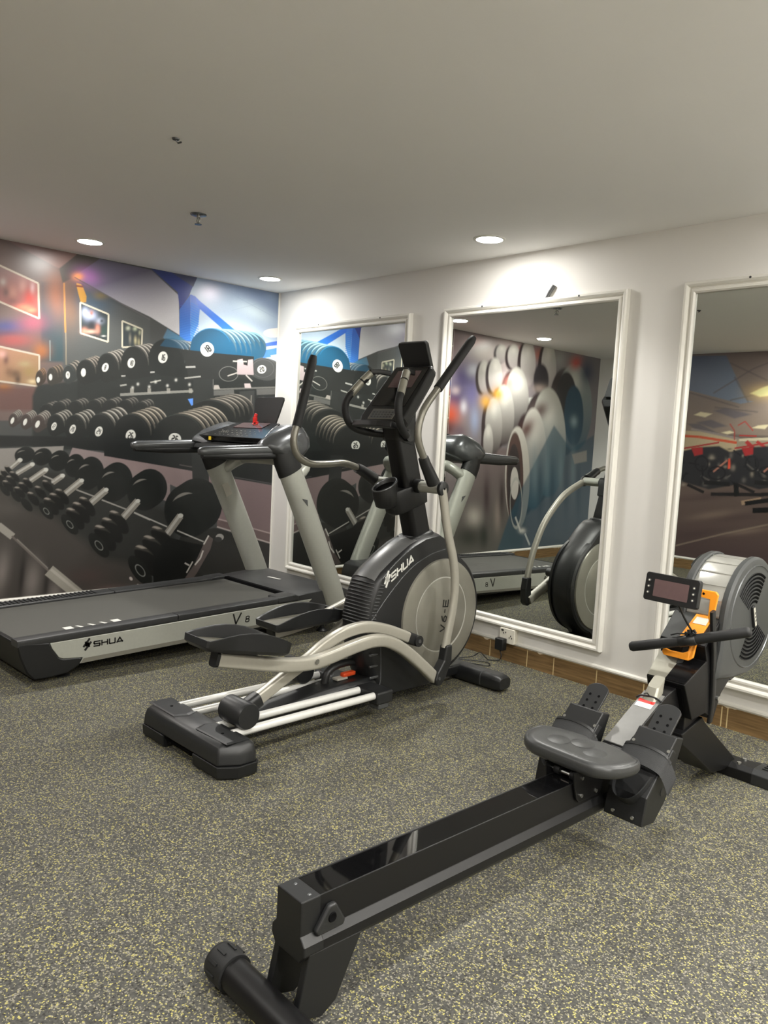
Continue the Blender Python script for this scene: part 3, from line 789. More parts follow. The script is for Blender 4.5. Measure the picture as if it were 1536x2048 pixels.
('ell',(0,(216,216,210),(-0.85,1.746),(0.013,0.001),(-0.0,0.014)),{'gauss': True,'op': 0.9}),
('ell',(0,(216,216,210),(-1.043,1.722),(0.013,0.001),(-0.0,0.013)),{'gauss': True,'op': 0.9}),
('ell',(0,(216,216,210),(-1.196,1.701),(0.012,0.001),(-0.0,0.013)),{'gauss': True,'op': 0.9}),
('ell',(0,(216,216,210),(-1.332,1.683),(0.012,0.001),(-0.0,0.013)),{'gauss': True,'op': 0.9}),
('line',(0.03,(170,168,160),[(-1.336,1.678),(-1.336,1.642)]),{'op': 0.7}),
('line',(0.03,(170,168,160),[(-1.196,1.689),(-1.195,1.652)]),{'op': 0.7}),
('line',(0.03,(170,168,160),[(-1.033,1.702),(-1.032,1.664)]),{'op': 0.7}),
('line',(0.03,(170,168,160),[(-0.84,1.716),(-0.839,1.678)]),{'op': 0.7}),
('poly',(0.004,(176,170,164),[(-0.624,1.759),(-0.584,1.763),(-0.567,1.733),(-0.628,1.724)]),{}),
('poly',(0.004,(196,184,184),[(-0.334,1.796),(-0.275,1.801),(-0.262,1.765),(-0.327,1.76)]),{}),
('ell',(0.004,(150,150,146),(-0.489,1.863),(0.093,0.008),(-0.002,0.062)),{'ring': 0.06,'op': 0.6}),
('poly',(0.006,(48,51,51),[(-0.818,1.783),(-0.631,1.811),(-0.621,1.517),(-0.809,1.507)]),{}),
('line',(0.006,(110,110,108),[(-0.635,1.807),(-0.632,1.728)]),{}),
('poly',(0.006,(60,62,62),[(-0.379,1.725),(-0.229,1.745),(-0.218,1.484),(-0.37,1.476)]),{}),
('line',(0.012,(130,128,120),[(-0.258,1.702),(-0.26,1.573)]),{}),
('poly',(0.004,(208,210,202),[(-0.419,1.654),(-0.38,1.689),(-0.372,1.603)]),{}),
('poly',(0.004,(208,210,202),[(-0.216,1.65),(-0.182,1.689),(-0.127,1.694),(-0.171,1.671)]),{}),
('poly',(0.004,(96,150,236),[(-0.861,1.629),(-0.815,1.638),(-0.813,1.567),(-0.831,1.583)]),{}),
('plates',((-1.975,1.471),(0.041,0.002),(-0.0,0.048),(0.061,0.024),3),{'dark': (36,39,39),'rim': (150,146,140)}),
('plates',((-1.893,1.49),(0.041,0.002),(-0.0,0.049),(0.062,0.025),3),{'dark': (36,39,39),'rim': (150,146,140)}),
('plates',((-1.774,1.504),(0.043,0.003),(-0.001,0.049),(0.064,0.025),3),{'dark': (36,39,39),'rim': (150,146,140)}),
('plates',((-1.637,1.519),(0.044,0.003),(-0.001,0.05),(0.066,0.026),3),{'dark': (36,39,39),'rim': (150,146,140)}),
('plates',((-1.518,1.527),(0.045,0.003),(-0.001,0.051),(0.067,0.026),3),{'dark': (36,39,39),'rim': (150,146,140)}),
('plates',((-1.396,1.534),(0.047,0.003),(-0.001,0.052),(0.069,0.026),3),{'dark': (36,39,39),'rim': (150,146,140)}),
('plates',((-1.27,1.527),(0.048,0.003),(-0.001,0.052),(0.071,0.027),3),{'dark': (36,39,39),'rim': (150,146,140)}),
('plates',((-2.199,1.391),(0.027,0.001),(-0.0,0.047),(0.038,0.029),4),{'dark': (66,58,56),'rim': (210,206,196),'lab': ((-2.201,1.391),(0.01,-0.003),(0.007,0.022))}),
('plates',((-2.115,1.385),(0.033,0.002),(-0.0,0.054),(0.046,0.029),4),{'dark': (66,58,56),'rim': (210,206,196),'lab': ((-2.117,1.385),(0.011,-0.004),(0.008,0.023))}),
('plates',((-2.031,1.375),(0.039,0.002),(-0.0,0.06),(0.053,0.037),4),{'dark': (66,58,56),'rim': (210,206,196),'lab': ((-2.033,1.374),(0.013,-0.004),(0.009,0.025))}),
('plates',((-1.915,1.37),(0.052,0.002),(-0.001,0.077),(0.082,0.039),4),{'dark': (33,36,36),'rim': (210,206,196),'lab': ((-1.919,1.364),(0.016,-0.005),(0.01,0.028)),'txt': '22'}),
('plates',((-1.778,1.359),(0.065,0.003),(-0.001,0.092),(0.106,0.047),4),{'dark': (33,36,36),'rim': (210,206,196),'lab': ((-1.785,1.349),(0.02,-0.006),(0.011,0.032)),'txt': '20'}),
('plates',((-1.583,1.356),(0.089,0.004),(-0.002,0.116),(0.141,0.057),4),{'dark': (33,36,36),'rim': (210,206,196),'lab': ((-1.59,1.34),(0.026,-0.008),(0.013,0.036)),'txt': '24'}),
('plates',((-0.662,1.499),(0.207,0.011),(-0.004,0.136),(0.226,0.066),5),{'dark': (34,37,37),'rim': (176,170,160)}),
('line',(0.05,(206,204,198),[(-1.09,1.458),(-1.049,1.486)]),{}),
('plates',((-1.34,1.337),(0.134,0.005),(-0.003,0.146),(0.177,0.066),5),{'dark': (31,34,34),'rim': (210,200,184),'lab': ((-1.34,1.318),(0.039,-0.005),(0.008,0.045)),'txt': '26'}),
('plates',((-0.938,1.326),(0.215,0.008),(-0.005,0.177),(0.252,0.08),6),{'dark': (33,36,36),'rim': (210,200,184),'lab': ((-0.967,1.307),(0.054,-0.007),(0.007,0.044)),'txt': '26'}),
('poly',(0.01,(32,35,36),[(-2.524,1.189),(-1.856,1.23),(-1.176,1.149),(-1.179,1.302),(-2.524,1.283)]),{}),
('poly',(0.006,(150,146,142),[(-2.524,1.179),(-1.849,1.224),(-1.855,1.152),(-2.02,1.177),(-2.178,1.146),(-2.184,1.078),(-2.242,1.01),(-2.525,0.957)]),{}),
('poly',(0.006,(150,136,136),[(-1.785,1.214),(-1.175,1.126),(-1.003,1.074),(-0.996,0.791),(-1.362,0.95),(-1.593,1.011),(-1.813,1.139)]),{}),
('poly',(0.006,(152,134,134),[(-1.547,1.163),(-0.781,1.046),(0.042,0.916),(0.062,0.455),(-0.581,0.64),(-0.897,0.897),(-1.188,1.022),(-1.459,1.072)]),{'col2': (126,108,110),'a': (-1.281,1.074),'b': (-0.134,0.594)}),
('poly',(0.006,(30,33,34),[(-1.549,1.263),(-0.788,1.277),(0.03,1.183),(0.041,0.926),(-0.486,0.996),(-0.781,1.046),(-1.547,1.159)]),{}),
('line',(0.008,(120,110,110),[(-0.922,1.099),(-0.782,1.078)]),{'op': 0.6}),
('line',(0.008,(90,88,90),[(-0.443,1.005),(0.017,0.936)]),{'op': 0.7}),
('poly',(0.006,(44,46,47),[(-0.816,1.204),(-0.663,1.207),(-0.642,0.894),(-0.798,0.932)]),{}),
('ell',(0,(150,150,146),(-0.675,0.931),(0.021,-0.0),(-0.001,0.037)),{'gauss': True,'op': 0.7}),
('poly',(0.005,(112,96,96),[(-0.56,0.649),(0.061,0.485),(0.065,0.384),(-0.558,0.573)]),{}),
('line',(0.012,(176,160,158),[(-0.566,0.649),(0.061,0.475)]),{}),
('line',(0.012,(186,176,172),[(-0.558,0.578),(0.065,0.384)]),{}),
('poly',(0.006,(48,48,47),[(-0.579,0.57),(0.066,0.374),(0.093,-0.231),(-1.164,-0.079),(-0.887,0.533)]),{}),
('poly',(0.05,(78,74,71),[(-2.525,1.049),(-2.152,1.01),(-1.809,0.809),(-1.165,0.639),(-1.147,-0.153),(-2.528,0.024)]),{}),
('poly',(0.08,(52,53,52),[(-2.242,0.996),(-2.006,1.08),(-1.517,0.951),(-0.942,0.71),(-0.93,0.227),(-1.507,0.366),(-1.907,0.705),(-2.183,0.818)]),{}),
('ell',(0,(92,88,84),(-2.241,0.778),(0.141,-0.004),(-0.0,0.075)),{'gauss': True,'op': 0.8}),
('ell',(0,(150,142,138),(-2.266,0.339),(0.057,-0.013),(0.025,0.19)),{'gauss': True,'op': 0.8}),
('ell',(0,(150,142,138),(-2.062,0.251),(0.067,-0.016),(0.022,0.167)),{'gauss': True,'op': 0.8}),
('ell',(0,(150,142,138),(-1.902,0.149),(0.063,-0.016),(0.015,0.114)),{'gauss': True,'op': 0.6}),
('ell',(0,(40,36,36),(-2.135,0.293),(0.024,-0.005),(0.02,0.209)),{'gauss': True,'op': 0.8}),
('ell',(0,(40,36,36),(-1.965,0.206),(0.021,-0.004),(0.013,0.142)),{'gauss': True,'op': 0.7}),
('ell',(0,(92,78,76),(-1.657,0.251),(0.194,-0.017),(-0.001,0.09)),{'gauss': True,'op': 0.7}),
('ell',(0,(110,90,88),(-1.465,0.134),(0.156,-0.016),(-0.001,0.046)),{'gauss': True,'op': 0.7}),
('ell',(0.006,(32,35,35),(-2.107,1.161),(0.059,0.001),(-0.0,0.053)),{}),
('ell',(0.006,(29,32,32),(-2.117,1.155),(0.059,0.001),(-0.0,0.053)),{}),
('arc',((-2.123,1.155),(0.039,0.001),(-0.0,0.036),70,150,0.16,(150,146,140),0.75,0.006),{}),
('ell',(0.006,(26,29,29),(-2.127,1.15),(0.059,0.001),(-0.0,0.053)),{}),
('arc',((-2.133,1.15),(0.039,0.001),(-0.0,0.036),70,150,0.16,(150,146,140),0.75,0.006),{}),
('line',(0.03,(150,146,138),[(-2.149,1.119),(-2.21,1.064)]),{}),
('line',(0.010499999999999999,(206,204,198),[(-2.154,1.119),(-2.215,1.064)]),{'op': 0.8}),
('ell',(0.004,(214,214,208),(-2.149,1.119),(0.016,0.0),(-0.0,0.014)),{}),
('ell',(0.006,(25,26,26),(-2.224,1.047),(0.024,-0.028),(0.012,0.012)),{}),
('arc',((-2.224,1.047),(0.024,-0.028),(0.012,0.012),95,205,0.34,(78,75,71),0.85,0.014),{}),
('arc',((-2.224,1.047),(0.024,-0.028),(0.012,0.012),125,185,0.2,(186,178,168),0.9,0.01),{}),
('ell',(0.006,(25,26,26),(-2.248,1.018),(0.026,-0.03),(0.013,0.013)),{}),
('arc',((-2.248,1.018),(0.026,-0.03),(0.013,0.013),95,205,0.34,(78,75,71),0.85,0.014),{}),
('arc',((-2.248,1.018),(0.026,-0.03),(0.013,0.013),125,185,0.2,(186,178,168),0.9,0.01),{}),
('ell',(0.006,(25,26,26),(-2.271,0.99),(0.026,-0.031),(0.013,0.013)),{}),
('arc',((-2.271,0.99),(0.026,-0.031),(0.013,0.013),95,205,0.34,(78,75,71),0.85,0.014),{}),
('arc',((-2.271,0.99),(0.026,-0.031),(0.013,0.013),125,185,0.2,(186,178,168),0.9,0.01),{}),
('ell',(0.006,(25,26,26),(-2.292,0.964),(0.025,-0.029),(0.013,0.012)),{}),
('ell',(0.006,(31,33,32),(-2.292,0.964),(0.024,-0.028),(0.012,0.012)),{}),
('ell',(0.006,(32,35,35),(-1.987,1.15),(0.058,0.001),(-0.0,0.057)),{}),
('ell',(0.006,(29,32,32),(-1.997,1.144),(0.058,0.001),(-0.0,0.057)),{}),
('arc',((-2.003,1.144),(0.038,0.001),(-0.0,0.039),70,150,0.16,(150,146,140),0.75,0.006),{}),
('ell',(0.006,(26,29,29),(-2.007,1.138),(0.058,0.001),(-0.0,0.057)),{}),
('arc',((-2.013,1.138),(0.038,0.001),(-0.0,0.039),70,150,0.16,(150,146,140),0.75,0.006),{}),
('line',(0.035,(150,146,138),[(-2.066,1.09),(-2.171,1.024)]),{}),
('line',(0.01225,(206,204,198),[(-2.072,1.09),(-2.176,1.024)]),{'op': 0.8}),
('ell',(0.004,(214,214,208),(-2.066,1.09),(0.016,0.0),(-0.0,0.014)),{}),
('ell',(0.006,(25,26,26),(-2.185,1.003),(0.028,-0.033),(0.014,0.014)),{}),
('arc',((-2.185,1.003),(0.028,-0.033),(0.014,0.014),95,205,0.34,(78,75,71),0.85,0.014),{}),
('arc',((-2.185,1.003),(0.028,-0.033),(0.014,0.014),125,185,0.2,(186,178,168),0.9,0.01),{}),
('ell',(0.006,(25,26,26),(-2.206,0.969),(0.03,-0.036),(0.015,0.015)),{}),
('arc',((-2.206,0.969),(0.03,-0.036),(0.015,0.015),95,205,0.34,(78,75,71),0.85,0.014),{}),
('arc',((-2.206,0.969),(0.03,-0.036),(0.015,0.015),125,185,0.2,(186,178,168),0.9,0.01),{}),
('ell',(0.006,(25,26,26),(-2.228,0.936),(0.031,-0.037),(0.016,0.015)),{}),
('arc',((-2.228,0.936),(0.031,-0.037),(0.016,0.015),95,205,0.34,(78,75,71),0.85,0.014),{}),
('arc',((-2.228,0.936),(0.031,-0.037),(0.016,0.015),125,185,0.2,(186,178,168),0.9,0.01),{}),
('ell',(0.006,(25,26,26),(-2.248,0.905),(0.029,-0.035),(0.015,0.014)),{}),
('ell',(0.006,(31,33,32),(-2.248,0.905),(0.028,-0.034),(0.014,0.013)),{}),
('ell',(0.006,(32,35,35),(-1.869,1.125),(0.066,0.001),(-0.001,0.069)),{}),
('ell',(0.006,(29,32,32),(-1.88,1.118),(0.066,0.001),(-0.001,0.069)),{}),
('arc',((-1.887,1.118),(0.043,0.001),(-0.0,0.047),70,150,0.16,(150,146,140),0.75,0.006),{}),
('ell',(0.006,(26,29,29),(-1.891,1.111),(0.066,0.001),(-0.001,0.068)),{}),
('arc',((-1.898,1.11),(0.043,0.001),(-0.0,0.047),70,150,0.16,(150,146,140),0.75,0.006),{}),
('line',(0.04,(150,146,138),[(-1.972,1.052),(-2.079,0.975)]),{}),
('line',(0.013999999999999999,(206,204,198),[(-1.977,1.052),(-2.084,0.975)]),{'op': 0.8}),
('ell',(0.004,(214,214,208),(-1.972,1.052),(0.016,0.0),(-0.0,0.014)),{}),
('ell',(0.006,(25,26,26),(-2.096,0.956),(0.029,-0.033),(0.015,0.014)),{}),
('arc',((-2.096,0.956),(0.029,-0.033),(0.015,0.014),95,205,0.34,(78,75,71),0.85,0.014),{}),
('arc',((-2.096,0.956),(0.029,-0.033),(0.015,0.014),125,185,0.2,(186,178,168),0.9,0.01),{}),
('ell',(0.006,(25,26,26),(-2.123,0.923),(0.031,-0.036),(0.016,0.015)),{}),
('arc',((-2.123,0.923),(0.031,-0.036),(0.016,0.015),95,205,0.34,(78,75,71),0.85,0.014),{}),
('arc',((-2.123,0.923),(0.031,-0.036),(0.016,0.015),125,185,0.2,(186,178,168),0.9,0.01),{}),
('ell',(0.006,(25,26,26),(-2.15,0.891),(0.032,-0.037),(0.016,0.015)),{}),
('arc',((-2.15,0.891),(0.032,-0.037),(0.016,0.015),95,205,0.34,(78,75,71),0.85,0.014),{}),
('arc',((-2.15,0.891),(0.032,-0.037),(0.016,0.015),125,185,0.2,(186,178,168),0.9,0.01),{}),
('ell',(0.006,(25,26,26),(-2.175,0.862),(0.03,-0.035),(0.015,0.014)),{}),
('ell',(0.006,(31,33,32),(-2.175,0.862),(0.029,-0.034),(0.014,0.013)),{}),
('ell',(0.006,(32,35,35),(-1.756,1.092),(0.065,0.001),(-0.001,0.078)),{}),
('ell',(0.006,(29,32,32),(-1.767,1.084),(0.065,0.001),(-0.001,0.078)),{}),
('arc',((-1.773,1.084),(0.042,0.0),(-0.001,0.053),70,150,0.16,(150,146,140),0.75,0.006),{}),
('ell',(0.006,(26,29,29),(-1.777,1.076),(0.064,0.001),(-0.001,0.078)),{}),
('arc',((-1.784,1.076),(0.042,0.0),(-0.001,0.053),70,150,0.16,(150,146,140),0.75,0.006),{}),
('line',(0.04,(150,146,138),[(-1.854,1.01),(-1.926,0.959)]),{}),
('line',(0.013999999999999999,(206,204,198),[(-1.859,1.01),(-1.932,0.959)]),{'op': 0.8}),
('ell',(0.004,(214,214,208),(-1.854,1.01),(0.017,0.0),(-0.0,0.014)),{}),
('ell',(0.006,(25,26,26),(-1.958,0.932),(0.034,-0.042),(0.019,0.016)),{}),
('arc',((-1.958,0.932),(0.034,-0.042),(0.019,0.016),95,205,0.34,(78,75,71),0.85,0.014),{}),
('arc',((-1.958,0.932),(0.034,-0.042),(0.019,0.016),125,185,0.2,(186,178,168),0.9,0.01),{}),
('ell',(0.006,(25,26,26),(-2.008,0.887),(0.037,-0.045),(0.02,0.017)),{}),
('arc',((-2.008,0.887),(0.037,-0.045),(0.02,0.017),95,205,0.34,(78,75,71),0.85,0.014),{}),
('arc',((-2.008,0.887),(0.037,-0.045),(0.02,0.017),125,185,0.2,(186,178,168),0.9,0.01),{}),
('ell',(0.006,(25,26,26),(-2.057,0.843),(0.037,-0.047),(0.02,0.017)),{}),
('arc',((-2.057,0.843),(0.037,-0.047),(0.02,0.017),95,205,0.34,(78,75,71),0.85,0.014),{}),
('arc',((-2.057,0.843),(0.037,-0.047),(0.02,0.017),125,185,0.2,(186,178,168),0.9,0.01),{}),
('ell',(0.006,(25,26,26),(-2.103,0.802),(0.035,-0.044),(0.019,0.016)),{}),
('ell',(0.006,(31,33,32),(-2.103,0.802),(0.034,-0.043),(0.018,0.015)),{}),
('ell',(0.006,(32,35,35),(-1.64,1.039),(0.095,0.0),(-0.002,0.113)),{}),
('ell',(0.006,(29,32,32),(-1.656,1.027),(0.094,0.0),(-0.001,0.113)),{}),
('arc',((-1.666,1.027),(0.061,0.0),(-0.001,0.077),70,150,0.16,(150,146,140),0.75,0.006),{}),
('ell',(0.006,(26,29,29),(-1.672,1.016),(0.094,0.0),(-0.001,0.113)),{}),
('arc',((-1.682,1.016),(0.061,0.0),(-0.001,0.077),70,150,0.16,(150,146,140),0.75,0.006),{}),
('line',(0.05,(150,146,138),[(-1.714,0.974),(-1.831,0.878)]),{}),
('line',(0.017499999999999998,(206,204,198),[(-1.72,0.974),(-1.837,0.878)]),{'op': 0.8}),
('ell',(0.004,(214,214,208),(-1.714,0.974),(0.017,-0.0),(-0.0,0.014)),{}),
('ell',(0.006,(25,26,26),(-1.855,0.856),(0.044,-0.054),(0.024,0.02)),{}),
('arc',((-1.855,0.856),(0.044,-0.054),(0.024,0.02),95,205,0.34,(78,75,71),0.85,0.014),{}),
('arc',((-1.855,0.856),(0.044,-0.054),(0.024,0.02),125,185,0.2,(186,178,168),0.9,0.01),{}),
('ell',(0.006,(25,26,26),(-1.894,0.821),(0.047,-0.058),(0.026,0.022)),{}),
('arc',((-1.894,0.821),(0.047,-0.058),(0.026,0.022),95,205,0.34,(78,75,71),0.85,0.014),{}),
('arc',((-1.894,0.821),(0.047,-0.058),(0.026,0.022),125,185,0.2,(186,178,168),0.9,0.01),{}),
('ell',(0.006,(25,26,26),(-1.933,0.786),(0.048,-0.06),(0.026,0.022)),{}),
('arc',((-1.933,0.786),(0.048,-0.06),(0.026,0.022),95,205,0.34,(78,75,71),0.85,0.014),{}),
('arc',((-1.933,0.786),(0.048,-0.06),(0.026,0.022),125,185,0.2,(186,178,168),0.9,0.01),{}),
('ell',(0.006,(25,26,26),(-1.968,0.753),(0.045,-0.056),(0.024,0.021)),{}),
('ell',(0.006,(31,33,32),(-1.968,0.753),(0.044,-0.055),(0.023,0.02)),{}),
('ell',(0.004,(150,152,148),(-1.968,0.753),(0.018,-0.023),(0.011,0.009)),{'ring': 0.16}),
('ell',(0.006,(32,35,35),(-1.438,0.975),(0.121,-0.0),(-0.002,0.138)),{}),
('ell',(0.006,(29,32,32),(-1.458,0.961),(0.121,-0.001),(-0.002,0.138)),{}),
('arc',((-1.471,0.961),(0.079,-0.0),(-0.002,0.093),70,150,0.16,(150,146,140),0.75,0.006),{}),
('ell',(0.006,(26,29,29),(-1.478,0.947),(0.12,-0.001),(-0.002,0.137)),{}),
('arc',((-1.491,0.947),(0.078,-0.0),(-0.002,0.093),70,150,0.16,(150,146,140),0.75,0.006),{}),
('line',(0.055,(150,146,138),[(-1.527,0.903),(-1.642,0.806)]),{}),
('line',(0.01925,(206,204,198),[(-1.533,0.903),(-1.648,0.806)]),{'op': 0.8}),
('ell',(0.004,(214,214,208),(-1.527,0.903),(0.018,-0.0),(-0.0,0.015)),{}),
('ell',(0.006,(25,26,26),(-1.67,0.778),(0.055,-0.07),(0.031,0.024)),{}),
('arc',((-1.67,0.778),(0.055,-0.07),(0.031,0.024),95,205,0.34,(78,75,71),0.85,0.014),{}),
('arc',((-1.67,0.778),(0.055,-0.07),(0.031,0.024),125,185,0.2,(186,178,168),0.9,0.01),{}),
('ell',(0.006,(25,26,26),(-1.714,0.734),(0.058,-0.076),(0.034,0.025)),{}),
('arc',((-1.714,0.734),(0.058,-0.076),(0.034,0.025),95,205,0.34,(78,75,71),0.85,0.014),{}),
('arc',((-1.714,0.734),(0.058,-0.076),(0.034,0.025),125,185,0.2,(186,178,168),0.9,0.01),{}),
('ell',(0.006,(25,26,26),(-1.758,0.69),(0.06,-0.078),(0.034,0.026)),{}),
('arc',((-1.758,0.69),(0.06,-0.078),(0.034,0.026),95,205,0.34,(78,75,71),0.85,0.014),{}),
('arc',((-1.758,0.69),(0.06,-0.078),(0.034,0.026),125,185,0.2,(186,178,168),0.9,0.01),{}),
('ell',(0.006,(25,26,26),(-1.798,0.649),(0.055,-0.073),(0.032,0.024)),{}),
('ell',(0.006,(31,33,32),(-1.798,0.649),(0.054,-0.071),(0.031,0.023)),{}),
('ell',(0.004,(150,152,148),(-1.798,0.649),(0.022,-0.029),(0.014,0.01)),{'ring': 0.16}),
('ell',(0.006,(32,35,35),(-1.17,0.914),(0.145,-0.001),(-0.003,0.15)),{}),
('ell',(0.006,(29,32,32),(-1.194,0.899),(0.144,-0.002),(-0.003,0.15)),{}),
('arc',((-1.209,0.899),(0.094,-0.001),(-0.002,0.102),70,150,0.16,(150,146,140),0.75,0.006),{}),
('ell',(0.006,(26,29,29),(-1.218,0.884),(0.143,-0.002),(-0.003,0.149)),{}),
('arc',((-1.233,0.884),(0.093,-0.001),(-0.002,0.101),70,150,0.16,(150,146,140),0.75,0.006),{}),
('line',(0.06,(150,146,138),[(-1.271,0.812),(-1.388,0.686)]),{}),
('line',(0.020999999999999998,(206,204,198),[(-1.278,0.812),(-1.395,0.686)]),{'op': 0.8}),
('ell',(0.004,(214,214,208),(-1.271,0.812),(0.019,-0.0),(-0.0,0.015)),{}),
('ell',(0.006,(25,26,26),(-1.422,0.65),(0.07,-0.088),(0.04,0.029)),{}),
('arc',((-1.422,0.65),(0.07,-0.088),(0.04,0.029),95,205,0.34,(78,75,71),0.85,0.014),{}),
('arc',((-1.422,0.65),(0.07,-0.088),(0.04,0.029),125,185,0.2,(186,178,168),0.9,0.01),{}),
('ell',(0.006,(25,26,26),(-1.475,0.591),(0.074,-0.095),(0.042,0.031)),{}),
('arc',((-1.475,0.591),(0.074,-0.095),(0.042,0.031),95,205,0.34,(78,75,71),0.85,0.014),{}),
('arc',((-1.475,0.591),(0.074,-0.095),(0.042,0.031),125,185,0.2,(186,178,168),0.9,0.01),{}),
('ell',(0.006,(25,26,26),(-1.528,0.533),(0.076,-0.098),(0.043,0.031)),{}),
('arc',((-1.528,0.533),(0.076,-0.098),(0.043,0.031),95,205,0.34,(78,75,71),0.85,0.014),{}),
('arc',((-1.528,0.533),(0.076,-0.098),(0.043,0.031),125,185,0.2,(186,178,168),0.9,0.01),{}),
('ell',(0.006,(25,26,26),(-1.577,0.48),(0.07,-0.092),(0.04,0.029)),{}),
('ell',(0.006,(31,33,32),(-1.577,0.48),(0.068,-0.089),(0.039,0.028)),{}),
('ell',(0.004,(150,152,148),(-1.577,0.48),(0.028,-0.037),(0.018,0.013)),{'ring': 0.16}),
('line',(0.01,(170,168,162),[(-1.992,1.01),(-1.909,0.975)]),{}),
('line',(0.01,(170,168,162),[(-1.753,0.906),(-1.606,0.849)]),{}),
('line',(0.01,(170,168,162),[(-1.56,0.827),(-1.366,0.75)]),{}),
('line',(0.01,(170,168,162),[(-1.302,0.721),(-1.165,0.658)]),{}),
('ell',(0.006,(32,35,35),(-0.745,0.766),(0.229,-0.006),(-0.007,0.223)),{}),
('ell',(0.006,(29,32,32),(-0.783,0.744),(0.228,-0.006),(-0.007,0.223)),{}),
('arc',((-0.807,0.745),(0.148,-0.004),(-0.004,0.151),70,150,0.16,(150,146,140),0.75,0.006),{}),
('ell',(0.006,(26,29,29),(-0.82,0.723),(0.226,-0.007),(-0.006,0.222)),{}),
('arc',((-0.844,0.723),(0.147,-0.004),(-0.004,0.151),70,150,0.16,(150,146,140),0.75,0.006),{}),
('line',(0.065,(150,146,138),[(-0.901,0.684),(-1.015,0.54)]),{}),
('line',(0.02275,(206,204,198),[(-0.909,0.685),(-1.023,0.54)]),{'op': 0.8}),
('ell',(0.004,(214,214,208),(-0.901,0.684),(0.024,-0.001),(-0.0,0.018)),{}),
('ell',(0.006,(25,26,26),(-1.055,0.49),(0.087,-0.113),(0.052,0.033)),{}),
('arc',((-1.055,0.49),(0.087,-0.113),(0.052,0.033),95,205,0.34,(78,75,71),0.85,0.014),{}),
('arc',((-1.055,0.49),(0.087,-0.113),(0.052,0.033),125,185,0.2,(186,178,168),0.9,0.01),{}),
('ell',(0.006,(25,26,26),(-1.119,0.41),(0.092,-0.122),(0.056,0.035)),{}),
('arc',((-1.119,0.41),(0.092,-0.122),(0.056,0.035),95,205,0.34,(78,75,71),0.85,0.014),{}),
('arc',((-1.119,0.41),(0.092,-0.122),(0.056,0.035),125,185,0.2,(186,178,168),0.9,0.01),{}),
('ell',(0.006,(25,26,26),(-1.183,0.331),(0.094,-0.126),(0.057,0.035)),{}),
('arc',((-1.183,0.331),(0.094,-0.126),(0.057,0.035),95,205,0.34,(78,75,71),0.85,0.014),{}),
('arc',((-1.183,0.331),(0.094,-0.126),(0.057,0.035),125,185,0.2,(186,178,168),0.9,0.01),{}),
('ell',(0.006,(25,26,26),(-1.24,0.259),(0.087,-0.119),(0.053,0.033)),{}),
('ell',(0.006,(31,33,32),(-1.24,0.259),(0.084,-0.115),(0.051,0.031)),{}),
('ell',(0.004,(150,152,148),(-1.24,0.259),(0.037,-0.05),(0.024,0.015)),{'ring': 0.16}),
('line',(0.01,(190,188,182),[(-1.301,0.724),(-1.017,0.598)]),{}),
('line',(0.01,(190,188,182),[(-0.928,0.563),(-0.681,0.457)]),{}),
('poly',(0.006,(20,22,22),[(-1.13,0.313),(-1.005,0.512),(-0.845,0.467),(-0.68,0.429),(-0.837,0.171),(-0.834,0.068),(-1.125,0.097)]),{}),
('poly',(0.005,(104,94,92),[(-0.641,0.511),(-0.592,0.476),(-0.615,0.388),(-0.735,0.199),(-0.785,0.138),(-0.847,0.162),(-0.758,0.276),(-0.685,0.43)]),{}),
('line',(0.014,(210,206,200),[(-0.635,0.507),(-0.68,0.434)]),{}),
('line',(0.014,(214,210,204),[(-0.684,0.383),(-0.708,0.319),(-0.758,0.266)]),{}),
('line',(0.012,(214,210,204),[(-0.779,0.296),(-0.833,0.207)]),{}),
('line',(0.012,(214,210,204),[(-0.852,0.29),(-0.809,0.266)]),{}),
('ell',(0.004,(170,168,164),(-0.528,0.487),(0.039,-0.002),(-0.001,0.029)),{}),
('ell',(0.004,(60,60,60),(-0.543,0.469),(0.037,-0.002),(-0.001,0.023)),{}),
('line',(0.05,(176,172,164),[(-2.292,0.664),(-2.196,0.58)]),{}),
('line',(0.014,(120,112,108),[(-2.202,0.584),(-1.945,0.312)]),{}),
('line',(0.008,(150,146,140),[(-2.169,0.562),(-1.953,0.335)]),{}),
('line',(0.085,(176,172,162),[(-1.946,0.32),(-1.707,0.099)]),{}),
('line',(0.02,(206,202,194),[(-1.932,0.326),(-1.692,0.105)]),{'op': 0.8}),
('ell',(0.004,(216,206,202),(-1.316,0.201),(0.009,0.006),(-0.011,0.014)),{}),
('ell',(0.004,(216,206,202),(-1.253,0.137),(0.009,0.006),(-0.011,0.015)),{})]
